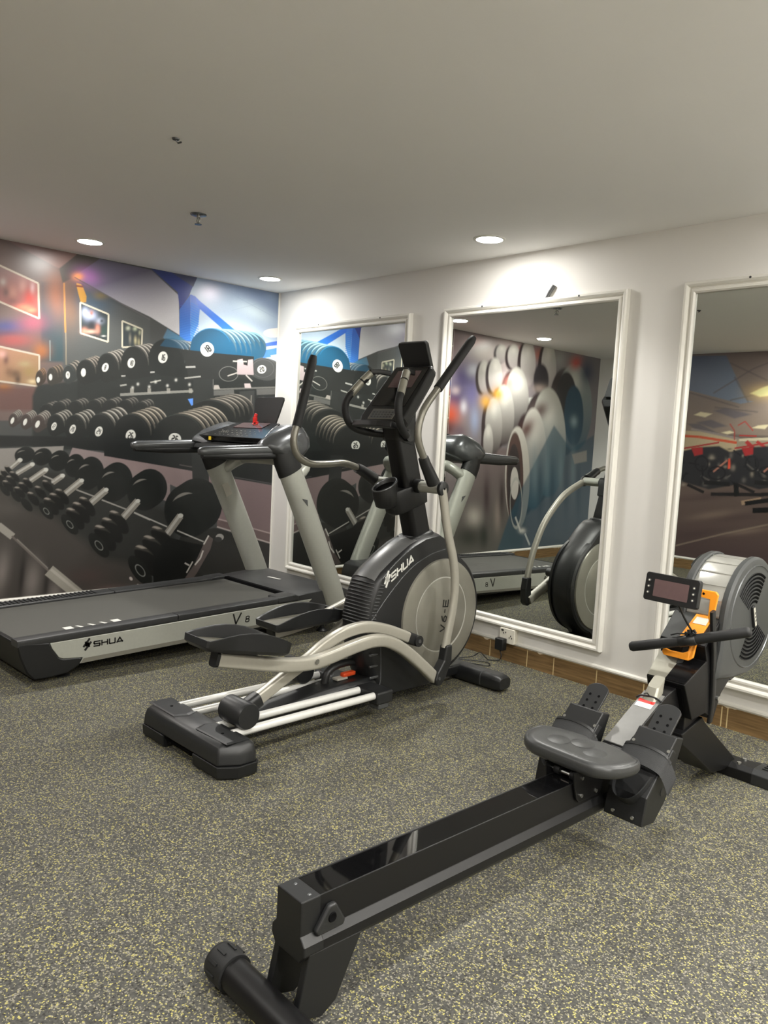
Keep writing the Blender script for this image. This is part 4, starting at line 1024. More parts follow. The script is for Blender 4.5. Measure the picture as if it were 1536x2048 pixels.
MURAL_B = [
('poly',(0.05,(150,138,140),[(-1.454,2.533),(-5.257,2.678),(-5.442,1.412),(-1.544,1.309)]),{'col2': (120,114,118),'a': (-2.739,2.404),'b': (-3.325,1.517)}),
('poly',(0.05,(118,104,104),[(-1.544,1.309),(-3.882,1.371),(-3.757,0.023),(-1.627,0.173)]),{'col2': (98,96,92),'a': (-2.607,1.337),'b': (-2.707,0.254)}),
('ell',(0,(110,86,84),(-2.26,2.424),(-0.26,0.03),(0.015,0.171)),{'gauss': True,'op': 0.9}),
('ell',(0,(180,110,100),(-2.683,2.502),(-0.208,0.024),(0.007,0.074)),{'gauss': True,'op': 0.8}),
('ell',(0,(206,196,190),(-2.81,2.411),(-0.284,0.031),(0.013,0.134)),{'gauss': True,'op': 0.9}),
('ell',(0,(84,74,120),(-2.489,2.111),(-0.271,0.024),(0.02,0.22)),{'gauss': True,'op': 0.95}),
('ell',(0,(66,58,100),(-2.373,1.895),(-0.266,0.019),(0.016,0.176)),{'gauss': True,'op': 0.95}),
('ell',(0,(110,104,150),(-2.643,1.944),(-0.162,0.012),(0.023,0.239)),{'gauss': True,'op': 0.9}),
('ell',(0,(206,84,52),(-2.303,1.684),(-0.198,0.011),(0.014,0.161)),{'gauss': True,'op': 0.95}),
('ell',(0,(80,40,40),(-2.272,1.535),(-0.197,0.009),(0.01,0.117)),{'gauss': True,'op': 0.9}),
('ell',(0,(206,200,210),(-2.519,1.786),(-0.068,0.004),(0.008,0.089)),{'gauss': True,'op': 0.9}),
('ell',(0,(200,200,212),(-2.642,2.199),(-0.139,0.013),(0.008,0.089)),{'gauss': True,'op': 0.9}),
('ell',(0,(200,180,180),(-2.368,1.953),(-0.089,0.007),(0.005,0.058)),{'gauss': True,'op': 0.7}),
('ell',(0,(150,160,190),(-2.718,1.646),(-0.094,0.005),(0.017,0.182)),{'gauss': True,'op': 0.9}),
('ell',(0,(110,90,100),(-2.475,1.514),(-0.136,0.006),(0.008,0.09)),{'gauss': True,'op': 0.8}),
('ell',(0,(206,190,186),(-3.225,2.457),(-0.378,0.041),(0.033,0.308)),{'gauss': True,'op': 0.7}),
('ell',(0,(196,90,80),(-3.531,2.522),(-0.158,0.018),(0.007,0.063)),{'gauss': True,'op': 0.7}),
('ell',(0,(180,100,80),(-3.86,2.51),(-0.194,0.021),(0.012,0.097)),{'gauss': True,'op': 0.8}),
('ell',(0.03,(56,46,48),(-3.061,2.413),(-0.089,0.009),(0.011,0.107)),{}),
('ell',(0.03,(202,198,192),(-3.114,2.429),(-0.099,0.011),(0.011,0.107)),{'col2': (150,140,140)}),
('ell',(0,(226,222,214),(-3.107,2.493),(-0.049,0.006),(0.004,0.037)),{'gauss': True,'op': 0.6}),
('ell',(0.03,(56,46,48),(-3.283,2.402),(-0.103,0.011),(0.015,0.139)),{}),
('ell',(0.03,(202,198,192),(-3.344,2.423),(-0.115,0.012),(0.015,0.14)),{'col2': (150,140,140)}),
('ell',(0,(226,222,214),(-3.335,2.506),(-0.058,0.006),(0.005,0.049)),{'gauss': True,'op': 0.6}),
('ell',(0.03,(56,46,48),(-3.551,2.337),(-0.131,0.013),(0.03,0.269)),{}),
('ell',(0.03,(202,198,192),(-3.628,2.372),(-0.147,0.015),(0.031,0.27)),{'col2': (150,140,140)}),
('ell',(0,(226,222,214),(-3.61,2.534),(-0.073,0.008),(0.011,0.094)),{'gauss': True,'op': 0.6}),
('ell',(0.03,(56,46,48),(-3.968,2.307),(-0.139,0.013),(0.039,0.327)),{}),
('ell',(0.03,(202,198,192),(-4.05,2.348),(-0.157,0.015),(0.04,0.328)),{'col2': (150,140,140)}),
('ell',(0,(226,222,214),(-4.026,2.544),(-0.078,0.008),(0.014,0.114)),{'gauss': True,'op': 0.6}),
('ell',(0.03,(56,46,48),(-2.78,2.118),(-0.096,0.008),(0.018,0.18)),{}),
('ell',(0.03,(202,198,192),(-2.837,2.141),(-0.107,0.009),(0.018,0.181)),{'col2': (150,140,140)}),
('ell',(0,(226,222,214),(-2.826,2.25),(-0.053,0.005),(0.006,0.063)),{'gauss': True,'op': 0.6}),
('ell',(0.03,(56,46,48),(-2.963,2.148),(-0.109,0.01),(0.02,0.198)),{}),
('ell',(0.03,(202,198,192),(-3.028,2.174),(-0.123,0.011),(0.02,0.199)),{'col2': (150,140,140)}),
('ell',(0,(226,222,214),(-3.016,2.293),(-0.061,0.006),(0.007,0.069)),{'gauss': True,'op': 0.6}),
('ell',(0.04,(62,58,62),(-3.911,2.203),(-0.154,0.013),(0.023,0.196)),{}),
('ell',(0,(200,180,170),(-3.908,2.104),(-0.168,0.013),(0.008,0.065)),{'gauss': True,'op': 0.7}),
('poly',(0.02,(190,190,184),[(-3.674,1.972),(-3.864,2.001),(-3.828,1.834),(-3.718,1.828)]),{}),
('ell',(0.03,(56,46,48),(-3.345,1.896),(-0.197,0.013),(0.039,0.363)),{}),
('ell',(0.03,(202,198,192),(-3.463,1.941),(-0.223,0.015),(0.04,0.366)),{'col2': (70,64,66)}),
('ell',(0,(226,222,214),(-3.439,2.159),(-0.111,0.009),(0.014,0.127)),{'gauss': True,'op': 0.6}),
('ell',(0.03,(56,46,48),(-3.137,1.695),(-0.169,0.009),(0.036,0.344)),{}),
('ell',(0.03,(202,198,192),(-3.238,1.736),(-0.191,0.01),(0.037,0.346)),{'col2': (70,62,62)}),
('ell',(0,(226,222,214),(-3.216,1.943),(-0.095,0.007),(0.013,0.12)),{'gauss': True,'op': 0.6}),
('ell',(0.03,(56,46,48),(-2.981,1.564),(-0.137,0.006),(0.033,0.326)),{}),
('ell',(0.03,(202,198,192),(-3.062,1.601),(-0.154,0.007),(0.033,0.327)),{'col2': (70,62,62)}),
('ell',(0,(226,222,214),(-3.042,1.797),(-0.077,0.005),(0.012,0.114)),{'gauss': True,'op': 0.6}),
('ell',(0.03,(56,46,48),(-2.936,1.388),(-0.079,0.002),(0.02,0.202)),{}),
('ell',(0.03,(202,198,192),(-2.982,1.41),(-0.088,0.003),(0.02,0.203)),{'col2': (110,104,104)}),
('ell',(0,(226,222,214),(-2.97,1.531),(-0.044,0.002),(0.007,0.071)),{'gauss': True,'op': 0.6}),
('ell',(0,(214,158,66),(-3.099,1.97),(-0.124,0.009),(0.01,0.093)),{'gauss': True,'op': 0.95}),
('ell',(0,(222,166,76),(-2.888,1.87),(-0.12,0.008),(0.009,0.092)),{'gauss': True,'op': 0.95}),
('ell',(0,(190,120,110),(-3.287,2.118),(-0.128,0.011),(0.01,0.094)),{'gauss': True,'op': 0.7}),
('ell',(0.03,(56,46,48),(-4.464,1.851),(-0.355,0.021),(0.071,0.548)),{}),
('ell',(0.03,(150,156,152),(-4.676,1.92),(-0.405,0.025),(0.074,0.555)),{'col2': (60,84,100)}),
('ell',(0,(226,222,214),(-4.632,2.251),(-0.201,0.017),(0.026,0.192)),{'gauss': True,'op': 0.6}),
('ell',(0.03,(50,48,50),(-4.478,2.011),(-0.227,0.016),(0.044,0.342)),{}),
('ell',(0.03,(42,72,90),(-4.675,1.815),(-0.218,0.012),(0.051,0.383)),{}),
('ell',(0,(150,170,176),(-4.684,1.745),(-0.094,0.005),(0.012,0.087)),{'gauss': True,'op': 0.8}),
('ell',(0,(196,84,70),(-4.632,2.489),(-0.139,-0.029),(-0.081,0.098)),{'gauss': True,'op': 0.95}),
('ell',(0,(50,62,84),(-4.899,2.393),(-0.192,0.018),(0.027,0.191)),{'gauss': True,'op': 0.95}),
('ell',(0,(170,172,168),(-4.264,2.503),(-0.176,0.018),(0.019,0.149)),{'gauss': True,'op': 0.6}),
('ell',(0.03,(56,46,48),(-3.963,1.373),(-0.332,0.009),(0.08,0.671)),{}),
('ell',(0.03,(196,194,184),(-4.16,1.447),(-0.379,0.012),(0.083,0.679)),{'col2': (60,90,106)}),
('ell',(0,(226,222,214),(-4.111,1.851),(-0.188,0.011),(0.029,0.234)),{'gauss': True,'op': 0.6}),
('ell',(0,(84,62,60),(-3.94,1.841),(-0.16,-0.065),(-0.166,0.137)),{'gauss': True,'op': 0.9}),
('ell',(0.03,(56,46,48),(-3.724,1.173),(-0.247,0.003),(0.07,0.614)),{}),
('ell',(0.03,(202,198,190),(-3.87,1.237),(-0.281,0.005),(0.072,0.619)),{'col2': (56,84,100)}),
('ell',(0,(226,222,214),(-3.827,1.606),(-0.139,0.006),(0.025,0.214)),{'gauss': True,'op': 0.6}),
('ell',(0,(90,56,52),(-3.69,1.596),(-0.147,-0.043),(-0.144,0.177)),{'gauss': True,'op': 0.9}),
('ell',(0.02,(190,186,178),(-3.58,1.002),(-0.243,0.0),(0.068,0.619)),{}),
('ell',(0.02,(84,66,62),(-3.531,0.977),(-0.166,-0.0),(0.063,0.576)),{}),
('ell',(0.01,(60,54,54),(-3.511,0.969),(-0.128,-0.0),(0.048,0.444)),{}),
('ell',(0.01,(196,192,186),(-3.527,0.944),(-0.08,-0.0),(0.021,0.194)),{}),
('poly',(0.03,(38,80,98),[(-4.25,1.672),(-4.652,1.391),(-5.177,1.588),(-5.416,-0.094),(-3.245,0.059),(-3.479,0.574),(-3.662,0.869)]),{'op': 0.66}),
('ell',(0,(120,140,146),(-3.912,1.12),(-0.068,0.001),(0.039,0.337)),{'gauss': True,'op': 0.5}),
('ell',(0,(26,58,74),(-4.056,0.865),(-0.069,-0.001),(0.053,0.446)),{'gauss': True,'op': 0.5}),
('ell',(0,(120,140,146),(-4.171,1.122),(-0.07,0.001),(0.042,0.343)),{'gauss': True,'op': 0.5}),
('ell',(0,(26,58,74),(-4.321,0.862),(-0.072,-0.001),(0.056,0.454)),{'gauss': True,'op': 0.5}),
('ell',(0,(120,140,146),(-4.47,1.124),(-0.073,0.001),(0.045,0.35)),{'gauss': True,'op': 0.5}),
('ell',(0,(26,58,74),(-4.628,0.859),(-0.075,-0.001),(0.06,0.464)),{'gauss': True,'op': 0.5}),
('ell',(0,(120,140,146),(-4.75,1.127),(-0.076,0.001),(0.047,0.357)),{'gauss': True,'op': 0.5}),
('ell',(0,(26,58,74),(-4.915,0.857),(-0.078,-0.001),(0.064,0.473)),{'gauss': True,'op': 0.5}),
('ell',(0.01,(170,172,166),(-3.586,0.704),(-0.125,-0.003),(0.035,0.316)),{'op': 0.7,'ring': 0.12}),
('line',(0.03,(206,206,200),[(-3.721,0.347),(-3.59,0.537)]),{'op': 0.7}),
('line',(0.03,(190,196,194),[(-3.806,0.326),(-3.922,0.175)]),{'op': 0.8}),
('ell',(0,(210,210,204),(-3.747,0.363),(-0.083,-0.004),(0.005,0.041)),{'gauss': True,'op': 0.9}),
('ell',(0,(150,146,146),(-2.444,1.107),(-0.272,0.002),(0.015,0.166)),{'gauss': True,'op': 0.8}),
('ell',(0,(176,172,170),(-2.673,1.125),(-0.141,0.001),(0.009,0.092)),{'gauss': True,'op': 0.7}),
('ell',(0,(190,184,174),(-2.822,0.563),(-0.169,-0.006),(0.014,0.142)),{'gauss': True,'op': 0.8}),
('ell',(0,(60,46,50),(-3.019,0.795),(-0.075,-0.001),(0.032,0.318)),{'gauss': True,'op': 0.8}),
('ell',(0,(150,138,130),(-3.246,0.549),(-0.077,-0.003),(0.025,0.245)),{'gauss': True,'op': 0.8}),
('ell',(0,(48,40,40),(-3.299,0.791),(-0.062,-0.001),(0.031,0.293)),{'gauss': True,'op': 0.8}),
('ell',(0,(52,56,50),(-2.748,0.33),(-0.288,-0.015),(0.013,0.142)),{'gauss': True,'op': 0.8}),
('ell',(0,(40,48,44),(-3.015,0.332),(-0.1,-0.005),(0.018,0.177)),{'gauss': True,'op': 0.8}),
('ell',(0,(120,112,114),(-2.396,0.881),(-0.158,-0.002),(0.016,0.182)),{'gauss': True,'op': 0.8}),
('poly',(0.02,(150,146,140),[(-4.693,1.322),(-5.039,1.384),(-5.059,1.239),(-4.772,1.198)]),{'op': 0.8})]
MURAL_C = [
('poly',(0.02,(112,100,98),[(0.412,2.645),(3.989,2.562),(4.082,1.649),(0.501,1.656)]),{'col2': (132,118,108),'a': (1.491,2.545),'b': (1.711,1.692)}),
('poly',(0.01,(82,90,112),[(0.416,2.601),(1.67,2.568),(1.955,2.048),(2.029,2.035),(1.886,2.008),(1.252,2.168),(0.443,2.301)]),{'col2': (112,124,142),'a': (1.35,2.537),'b': (1.814,2.048)}),
('line',(0.02,(92,84,84),[(1.719,2.483),(2.16,2.272)]),{'op': 0.6}),
('line',(0.02,(92,84,84),[(1.558,2.131),(1.993,2.407)]),{'op': 0.6}),
('line',(0.02,(92,84,84),[(1.993,2.407),(2.748,2.696)]),{'op': 0.6}),
('line',(0.02,(92,84,84),[(1.789,2.319),(1.977,2.022)]),{'op': 0.6}),
('line',(0.02,(92,84,84),[(1.24,2.147),(1.876,1.967)]),{'op': 0.6}),
('line',(0.02,(92,84,84),[(1.76,2.048),(2.56,2.227)]),{'op': 0.6}),
('line',(0.02,(92,84,84),[(1.588,1.965),(2.092,1.916)]),{'op': 0.6}),
('ell',(0,(196,168,118),(2.122,2.141),(0.219,-0.001),(-0.01,0.106)),{'gauss': True,'op': 0.9}),
('poly',(0.02,(238,222,160),[(1.987,2.128),(2.105,2.187),(2.191,2.219),(2.277,2.114),(2.101,2.088)]),{}),
('poly',(0.015,(214,202,168),[(1.346,1.872),(1.422,1.908),(1.567,1.889),(1.486,1.846)]),{}),
('poly',(0.015,(214,202,168),[(1.699,1.671),(1.793,1.694),(1.85,1.675),(1.77,1.652)]),{}),
('poly',(0.015,(214,202,168),[(2.044,1.735),(2.106,1.763),(2.233,1.779),(2.187,1.725)]),{}),
('poly',(0.015,(214,202,168),[(2.592,1.896),(2.731,1.923),(2.828,1.875),(2.691,1.847)]),{}),
('poly',(0.02,(92,88,96),[(1.578,1.924),(1.714,1.959),(2.029,1.888),(1.834,1.838)]),{'op': 0.8}),
('poly',(0.02,(92,88,96),[(1.376,1.781),(1.559,1.819),(1.761,1.748),(1.597,1.716)]),{'op': 0.8}),
('poly',(0.02,(92,88,96),[(1.275,1.764),(1.421,1.768),(1.687,1.65),(1.431,1.655)]),{'op': 0.8}),
('line',(0.03,(150,140,136),[(1.325,1.702),(1.91,1.603)]),{'op': 0.7}),
('poly',(0.012,(176,160,132),[(0.498,1.686),(1.429,1.676),(1.884,1.595),(1.903,1.398),(0.53,1.325)]),{}),
('poly',(0.012,(150,138,120),[(1.884,1.595),(4.077,1.694),(4.095,1.515),(1.903,1.398)]),{}),
('line',(0.03,(190,84,56),[(0.502,1.641),(1.435,1.61),(1.888,1.558)]),{}),
('line',(0.03,(196,186,160),[(1.911,1.592),(2.249,1.618),(3.29,1.666)]),{}),
('poly',(0.03,(100,86,80),[(0.557,1.023),(4.115,1.325),(4.2,0.483),(0.655,-0.068)]),{'col2': (78,64,64),'a': (1.628,1.076),'b': (1.707,0.237)}),
('ell',(0,(70,56,58),(1.781,0.949),(0.546,0.087),(-0.007,0.041)),{'gauss': True,'op': 0.5}),
('ell',(0,(70,56,58),(1.504,0.867),(0.428,0.07),(-0.006,0.036)),{'gauss': True,'op': 0.5}),
('ell',(0,(70,56,58),(1.943,0.688),(0.4,0.073),(-0.009,0.054)),{'gauss': True,'op': 0.5}),
('ell',(0,(70,56,58),(1.544,0.443),(0.427,0.084),(-0.012,0.07)),{'gauss': True,'op': 0.5}),
('ell',(0,(134,116,104),(1.665,0.685),(0.357,0.09),(-0.013,0.054)),{'gauss': True,'op': 0.5}),
('ell',(0,(134,116,104),(2.091,0.54),(0.334,0.091),(-0.009,0.04)),{'gauss': True,'op': 0.5}),
('line',(0.02,(140,126,112),[(1.263,0.262),(1.825,0.479),(2.315,0.648),(3.147,0.921)]),{'op': 0.6}),
('poly',(0.02,(44,44,48),[(1.202,1.418),(1.447,1.487),(1.686,1.511),(1.873,1.424),(1.933,1.072),(1.608,0.99),(1.25,1.061)]),{}),
('ell',(0,(110,104,100),(1.799,1.144),(0.031,0.002),(-0.002,0.023)),{'gauss': True,'op': 0.7}),
('ell',(0,(24,24,28),(1.267,1.294),(0.029,0.002),(-0.001,0.016)),{'gauss': True,'op': 0.7}),
('ell',(0,(150,140,128),(1.289,1.021),(0.038,0.003),(-0.002,0.022)),{'gauss': True,'op': 0.7}),
('ell',(0,(110,104,100),(1.557,1.053),(0.045,0.004),(-0.004,0.042)),{'gauss': True,'op': 0.7}),
('ell',(0,(24,24,28),(1.509,1.26),(0.038,0.002),(-0.001,0.016)),{'gauss': True,'op': 0.7}),
('ell',(0,(150,140,128),(1.611,1.363),(0.044,0.002),(-0.001,0.016)),{'gauss': True,'op': 0.7}),
('ell',(0,(110,104,100),(1.718,1.111),(0.021,0.002),(-0.004,0.044)),{'gauss': True,'op': 0.7}),
('ell',(0,(24,24,28),(1.811,1.481),(0.037,0.002),(-0.001,0.014)),{'gauss': True,'op': 0.7}),
('ell',(0,(150,140,128),(1.582,1.289),(0.021,0.001),(-0.002,0.025)),{'gauss': True,'op': 0.7}),
('ell',(0,(110,104,100),(1.78,1.353),(0.019,0.001),(-0.003,0.037)),{'gauss': True,'op': 0.7}),
('ell',(0,(24,24,28),(1.56,1.13),(0.022,0.002),(-0.002,0.025)),{'gauss': True,'op': 0.7}),
('ell',(0,(150,140,128),(1.783,1.272),(0.03,0.002),(-0.002,0.022)),{'gauss': True,'op': 0.7}),
('ell',(0,(110,104,100),(1.262,1.048),(0.018,0.001),(-0.004,0.043)),{'gauss': True,'op': 0.7}),
('ell',(0,(24,24,28),(1.51,1.06),(0.028,0.002),(-0.004,0.046)),{'gauss': True,'op': 0.7}),
('ell',(0,(150,140,128),(1.61,1.376),(0.039,0.002),(-0.003,0.036)),{'gauss': True,'op': 0.7}),
('ell',(0,(110,104,100),(1.705,1.285),(0.021,0.001),(-0.003,0.035)),{'gauss': True,'op': 0.7}),
('line',(0.018,(24,24,28),[(1.313,1.175),(1.27,1.079)]),{}),
('line',(0.018,(90,86,84),[(1.498,1.146),(1.608,1.098)]),{}),
('line',(0.018,(30,30,34),[(1.507,1.146),(1.564,1.059)]),{}),
('line',(0.018,(24,24,28),[(1.71,1.233),(1.589,1.203)]),{}),
('line',(0.018,(90,86,84),[(1.889,1.202),(1.796,1.138)]),{}),
('line',(0.018,(30,30,34),[(1.345,1.169),(1.233,1.112)]),{}),
('line',(0.018,(24,24,28),[(1.505,1.243),(1.525,1.146)]),{}),
('line',(0.018,(90,86,84),[(1.854,1.356),(1.901,1.268)]),{}),
('line',(0.018,(30,30,34),[(1.231,1.279),(1.188,1.183)]),{}),
('line',(0.018,(24,24,28),[(1.861,1.123),(1.933,1.047)]),{}),
('line',(0.018,(90,86,84),[(1.868,1.406),(1.771,1.348)]),{}),
('line',(0.018,(30,30,34),[(1.337,1.292),(1.466,1.277)]),{}),
('poly',(0.012,(160,46,48),[(1.346,1.475),(1.49,1.489),(1.498,1.405),(1.399,1.378)]),{}),
('line',(0.02,(158,52,52),[(1.258,1.464),(1.682,1.553)]),{}),
('poly',(0.012,(236,84,56),[(1.81,1.366),(1.863,1.389),(1.875,1.26),(1.815,1.249)]),{}),
('line',(0.022,(160,110,96),[(1.645,1.203),(1.798,1.351)]),{}),
('ell',(0.012,(30,30,34),(1.494,1.292),(0.086,0.005),(-0.009,0.098)),{'ring': 0.2}),
('ell',(0.012,(30,30,34),(1.688,1.192),(0.111,0.008),(-0.008,0.083)),{'ring': 0.2}),
('line',(0.05,(30,30,32),[(1.543,1.069),(1.852,1.072)]),{}),
('line',(0.035,(34,32,34),[(1.343,1.025),(1.554,0.95)]),{}),
('line',(0.04,(34,32,34),[(1.641,0.936),(2.245,0.983)]),{}),
('line',(0.06,(26,26,28),[(1.876,1.397),(1.946,0.936)]),{}),
('line',(0.014,(150,66,60),[(1.786,1.776),(1.848,1.696),(1.858,1.587)]),{}),
('line',(0.014,(160,66,60),[(1.882,1.758),(1.958,1.807),(2.06,1.702)]),{}),
('line',(0.045,(164,52,52),[(1.993,1.579),(2.179,1.413)]),{}),
('line',(0.035,(170,56,54),[(2.111,1.583),(2.262,1.483)]),{}),
('line',(0.018,(160,60,56),[(1.907,1.643),(2.105,1.643)]),{}),
('poly',(0.02,(44,44,48),[(1.816,1.448),(2.039,1.513),(2.257,1.536),(2.428,1.452),(2.485,1.116),(2.188,1.039),(1.862,1.108)]),{}),
('ell',(0,(110,104,100),(2.394,1.179),(0.017,0.001),(-0.003,0.03)),{'gauss': True,'op': 0.7}),
('ell',(0,(24,24,28),(2.012,1.292),(0.031,0.002),(-0.002,0.017)),{'gauss': True,'op': 0.7}),
('ell',(0,(150,140,128),(2.377,1.402),(0.026,0.001),(-0.001,0.015)),{'gauss': True,'op': 0.7}),
('ell',(0,(110,104,100),(1.836,1.408),(0.025,0.001),(-0.004,0.044)),{'gauss': True,'op': 0.7}),
('ell',(0,(24,24,28),(2.399,1.321),(0.026,0.002),(-0.003,0.034)),{'gauss': True,'op': 0.7}),
('ell',(0,(150,140,128),(2.375,1.378),(0.036,0.002),(-0.002,0.026)),{'gauss': True,'op': 0.7}),
('ell',(0,(110,104,100),(2.231,1.204),(0.028,0.002),(-0.003,0.035)),{'gauss': True,'op': 0.7}),
('ell',(0,(24,24,28),(2.265,1.508),(0.014,0.001),(-0.002,0.018)),{'gauss': True,'op': 0.7}),
('ell',(0,(150,140,128),(1.972,1.411),(0.015,0.001),(-0.002,0.021)),{'gauss': True,'op': 0.7}),
('ell',(0,(110,104,100),(2.241,1.144),(0.023,0.002),(-0.002,0.025)),{'gauss': True,'op': 0.7}),
('ell',(0,(24,24,28),(2.119,1.22),(0.038,0.003),(-0.004,0.044)),{'gauss': True,'op': 0.7}),
('ell',(0,(150,140,128),(2.094,1.208),(0.024,0.002),(-0.004,0.04)),{'gauss': True,'op': 0.7}),
('ell',(0,(110,104,100),(2.009,1.132),(0.029,0.002),(-0.003,0.037)),{'gauss': True,'op': 0.7}),
('ell',(0,(24,24,28),(2.178,1.375),(0.028,0.002),(-0.001,0.015)),{'gauss': True,'op': 0.7}),
('ell',(0,(150,140,128),(1.875,1.268),(0.029,0.002),(-0.004,0.041)),{'gauss': True,'op': 0.7}),
('ell',(0,(110,104,100),(1.861,1.255),(0.03,0.002),(-0.003,0.033)),{'gauss': True,'op': 0.7}),
('line',(0.018,(24,24,28),[(2.286,1.303),(2.275,1.211)]),{}),
('line',(0.018,(90,86,84),[(2.149,1.261),(2.239,1.202)]),{}),
('line',(0.018,(30,30,34),[(2.187,1.242),(2.288,1.197)]),{}),
('line',(0.018,(24,24,28),[(2.443,1.232),(2.335,1.208)]),{}),
('line',(0.018,(90,86,84),[(2.024,1.318),(2.112,1.255)]),{}),
('line',(0.018,(30,30,34),[(1.857,1.471),(1.951,1.41)]),{}),
('line',(0.018,(24,24,28),[(2.349,1.441),(2.296,1.36)]),{}),
('line',(0.018,(90,86,84),[(1.984,1.459),(2.087,1.411)]),{}),
('line',(0.018,(30,30,34),[(2.255,1.31),(2.249,1.217)]),{}),
('line',(0.018,(24,24,28),[(2.114,1.387),(2.13,1.294)]),{}),
('line',(0.018,(90,86,84),[(2.386,1.429),(2.32,1.354)]),{}),
('line',(0.018,(30,30,34),[(1.989,1.411),(2.061,1.335)]),{}),
('poly',(0.012,(160,46,48),[(1.947,1.502),(2.078,1.515),(2.085,1.435),(1.995,1.41)]),{}),
('line',(0.02,(158,52,52),[(1.867,1.492),(2.253,1.576)]),{}),
('poly',(0.012,(236,84,56),[(2.371,1.397),(2.419,1.419),(2.43,1.295),(2.375,1.285)]),{}),
('line',(0.022,(160,110,96),[(2.221,1.242),(2.36,1.383)]),{}),
('ell',(0.012,(30,30,34),(2.083,1.327),(0.078,0.005),(-0.009,0.094)),{'ring': 0.2}),
('ell',(0.012,(30,30,34),(2.26,1.231),(0.102,0.007),(-0.008,0.079)),{'ring': 0.2}),
('line',(0.05,(30,30,32),[(2.129,1.115),(2.41,1.117)]),{}),
('line',(0.035,(34,32,34),[(1.947,1.073),(2.14,1.001)]),{}),
('line',(0.04,(34,32,34),[(2.219,0.987),(2.771,1.03)]),{}),
('line',(0.06,(26,26,28),[(2.43,1.426),(2.497,0.986)]),{}),
('line',(0.014,(150,66,60),[(2.346,1.789),(2.403,1.712),(2.413,1.608)]),{}),
('line',(0.014,(160,66,60),[(2.434,1.771),(2.503,1.818),(2.597,1.718)]),{}),
('line',(0.045,(164,52,52),[(2.536,1.6),(2.707,1.441)]),{}),
('line',(0.035,(170,56,54),[(2.644,1.604),(2.783,1.508)]),{}),
('line',(0.018,(160,60,56),[(2.457,1.662),(2.638,1.661)]),{}),
('poly',(0.02,(44,44,48),[(2.376,1.476),(2.578,1.537),(2.778,1.559),(2.935,1.478),(2.989,1.156),(2.718,1.083),(2.42,1.15)]),{}),
('ell',(0,(110,104,100),(2.476,1.141),(0.023,0.002),(-0.002,0.018)),{'gauss': True,'op': 0.7}),
('ell',(0,(24,24,28),(2.387,1.491),(0.019,0.001),(-0.003,0.026)),{'gauss': True,'op': 0.7}),
('ell',(0,(150,140,128),(2.77,1.146),(0.037,0.003),(-0.002,0.02)),{'gauss': True,'op': 0.7}),
('ell',(0,(110,104,100),(2.773,1.17),(0.015,0.001),(-0.004,0.039)),{'gauss': True,'op': 0.7}),
('ell',(0,(24,24,28),(2.646,1.216),(0.021,0.002),(-0.003,0.032)),{'gauss': True,'op': 0.7}),
('ell',(0,(150,140,128),(2.683,1.488),(0.033,0.002),(-0.004,0.038)),{'gauss': True,'op': 0.7}),
('ell',(0,(110,104,100),(2.68,1.375),(0.039,0.002),(-0.002,0.024)),{'gauss': True,'op': 0.7}),
('ell',(0,(24,24,28),(2.902,1.376),(0.022,0.001),(-0.002,0.023)),{'gauss': True,'op': 0.7}),
('ell',(0,(150,140,128),(2.431,1.405),(0.019,0.001),(-0.001,0.015)),{'gauss': True,'op': 0.7}),
('ell',(0,(110,104,100),(2.715,1.356),(0.012,0.001),(-0.002,0.017)),{'gauss': True,'op': 0.7}),
('ell',(0,(24,24,28),(2.913,1.488),(0.022,0.001),(-0.004,0.041)),{'gauss': True,'op': 0.7}),
('ell',(0,(150,140,128),(2.467,1.354),(0.036,0.002),(-0.001,0.014)),{'gauss': True,'op': 0.7}),
('ell',(0,(110,104,100),(2.461,1.142),(0.033,0.003),(-0.002,0.021)),{'gauss': True,'op': 0.7}),
('ell',(0,(24,24,28),(2.673,1.43),(0.037,0.002),(-0.004,0.042)),{'gauss': True,'op': 0.7}),
('ell',(0,(150,140,128),(2.447,1.306),(0.018,0.001),(-0.002,0.026)),{'gauss': True,'op': 0.7}),
('ell',(0,(110,104,100),(2.837,1.257),(0.017,0.001),(-0.002,0.023)),{'gauss': True,'op': 0.7}),
('line',(0.018,(24,24,28),[(2.637,1.375),(2.589,1.295)]),{}),
('line',(0.018,(90,86,84),[(2.831,1.405),(2.86,1.32)]),{}),
('line',(0.018,(30,30,34),[(2.437,1.371),(2.329,1.346)]),{}),
('line',(0.018,(24,24,28),[(2.685,1.317),(2.661,1.23)]),{}),
('line',(0.018,(90,86,84),[(2.729,1.231),(2.808,1.173)]),{}),
('line',(0.018,(30,30,34),[(2.594,1.192),(2.605,1.102)]),{}),
('line',(0.018,(24,24,28),[(2.914,1.478),(2.842,1.417)]),{}),
('line',(0.018,(90,86,84),[(2.666,1.346),(2.571,1.304)]),{}),
('line',(0.018,(30,30,34),[(2.478,1.319),(2.562,1.261)]),{}),
('line',(0.018,(24,24,28),[(2.607,1.218),(2.65,1.136)]),{}),
('line',(0.018,(90,86,84),[(2.818,1.518),(2.713,1.509)]),{}),
('line',(0.018,(30,30,34),[(2.93,1.29),(3.018,1.246)]),{}),
('poly',(0.012,(160,46,48),[(2.494,1.527),(2.614,1.539),(2.622,1.462),(2.54,1.439)]),{}),
('line',(0.02,(158,52,52),[(2.422,1.517),(2.774,1.597)]),{}),
('poly',(0.012,(236,84,56),[(2.883,1.425),(2.927,1.446),(2.939,1.328),(2.888,1.319)]),{}),
('line',(0.022,(160,110,96),[(2.747,1.277),(2.873,1.412)]),{}),
('ell',(0.012,(30,30,34),(2.62,1.359),(0.072,0.004),(-0.009,0.09)),{'ring': 0.2}),
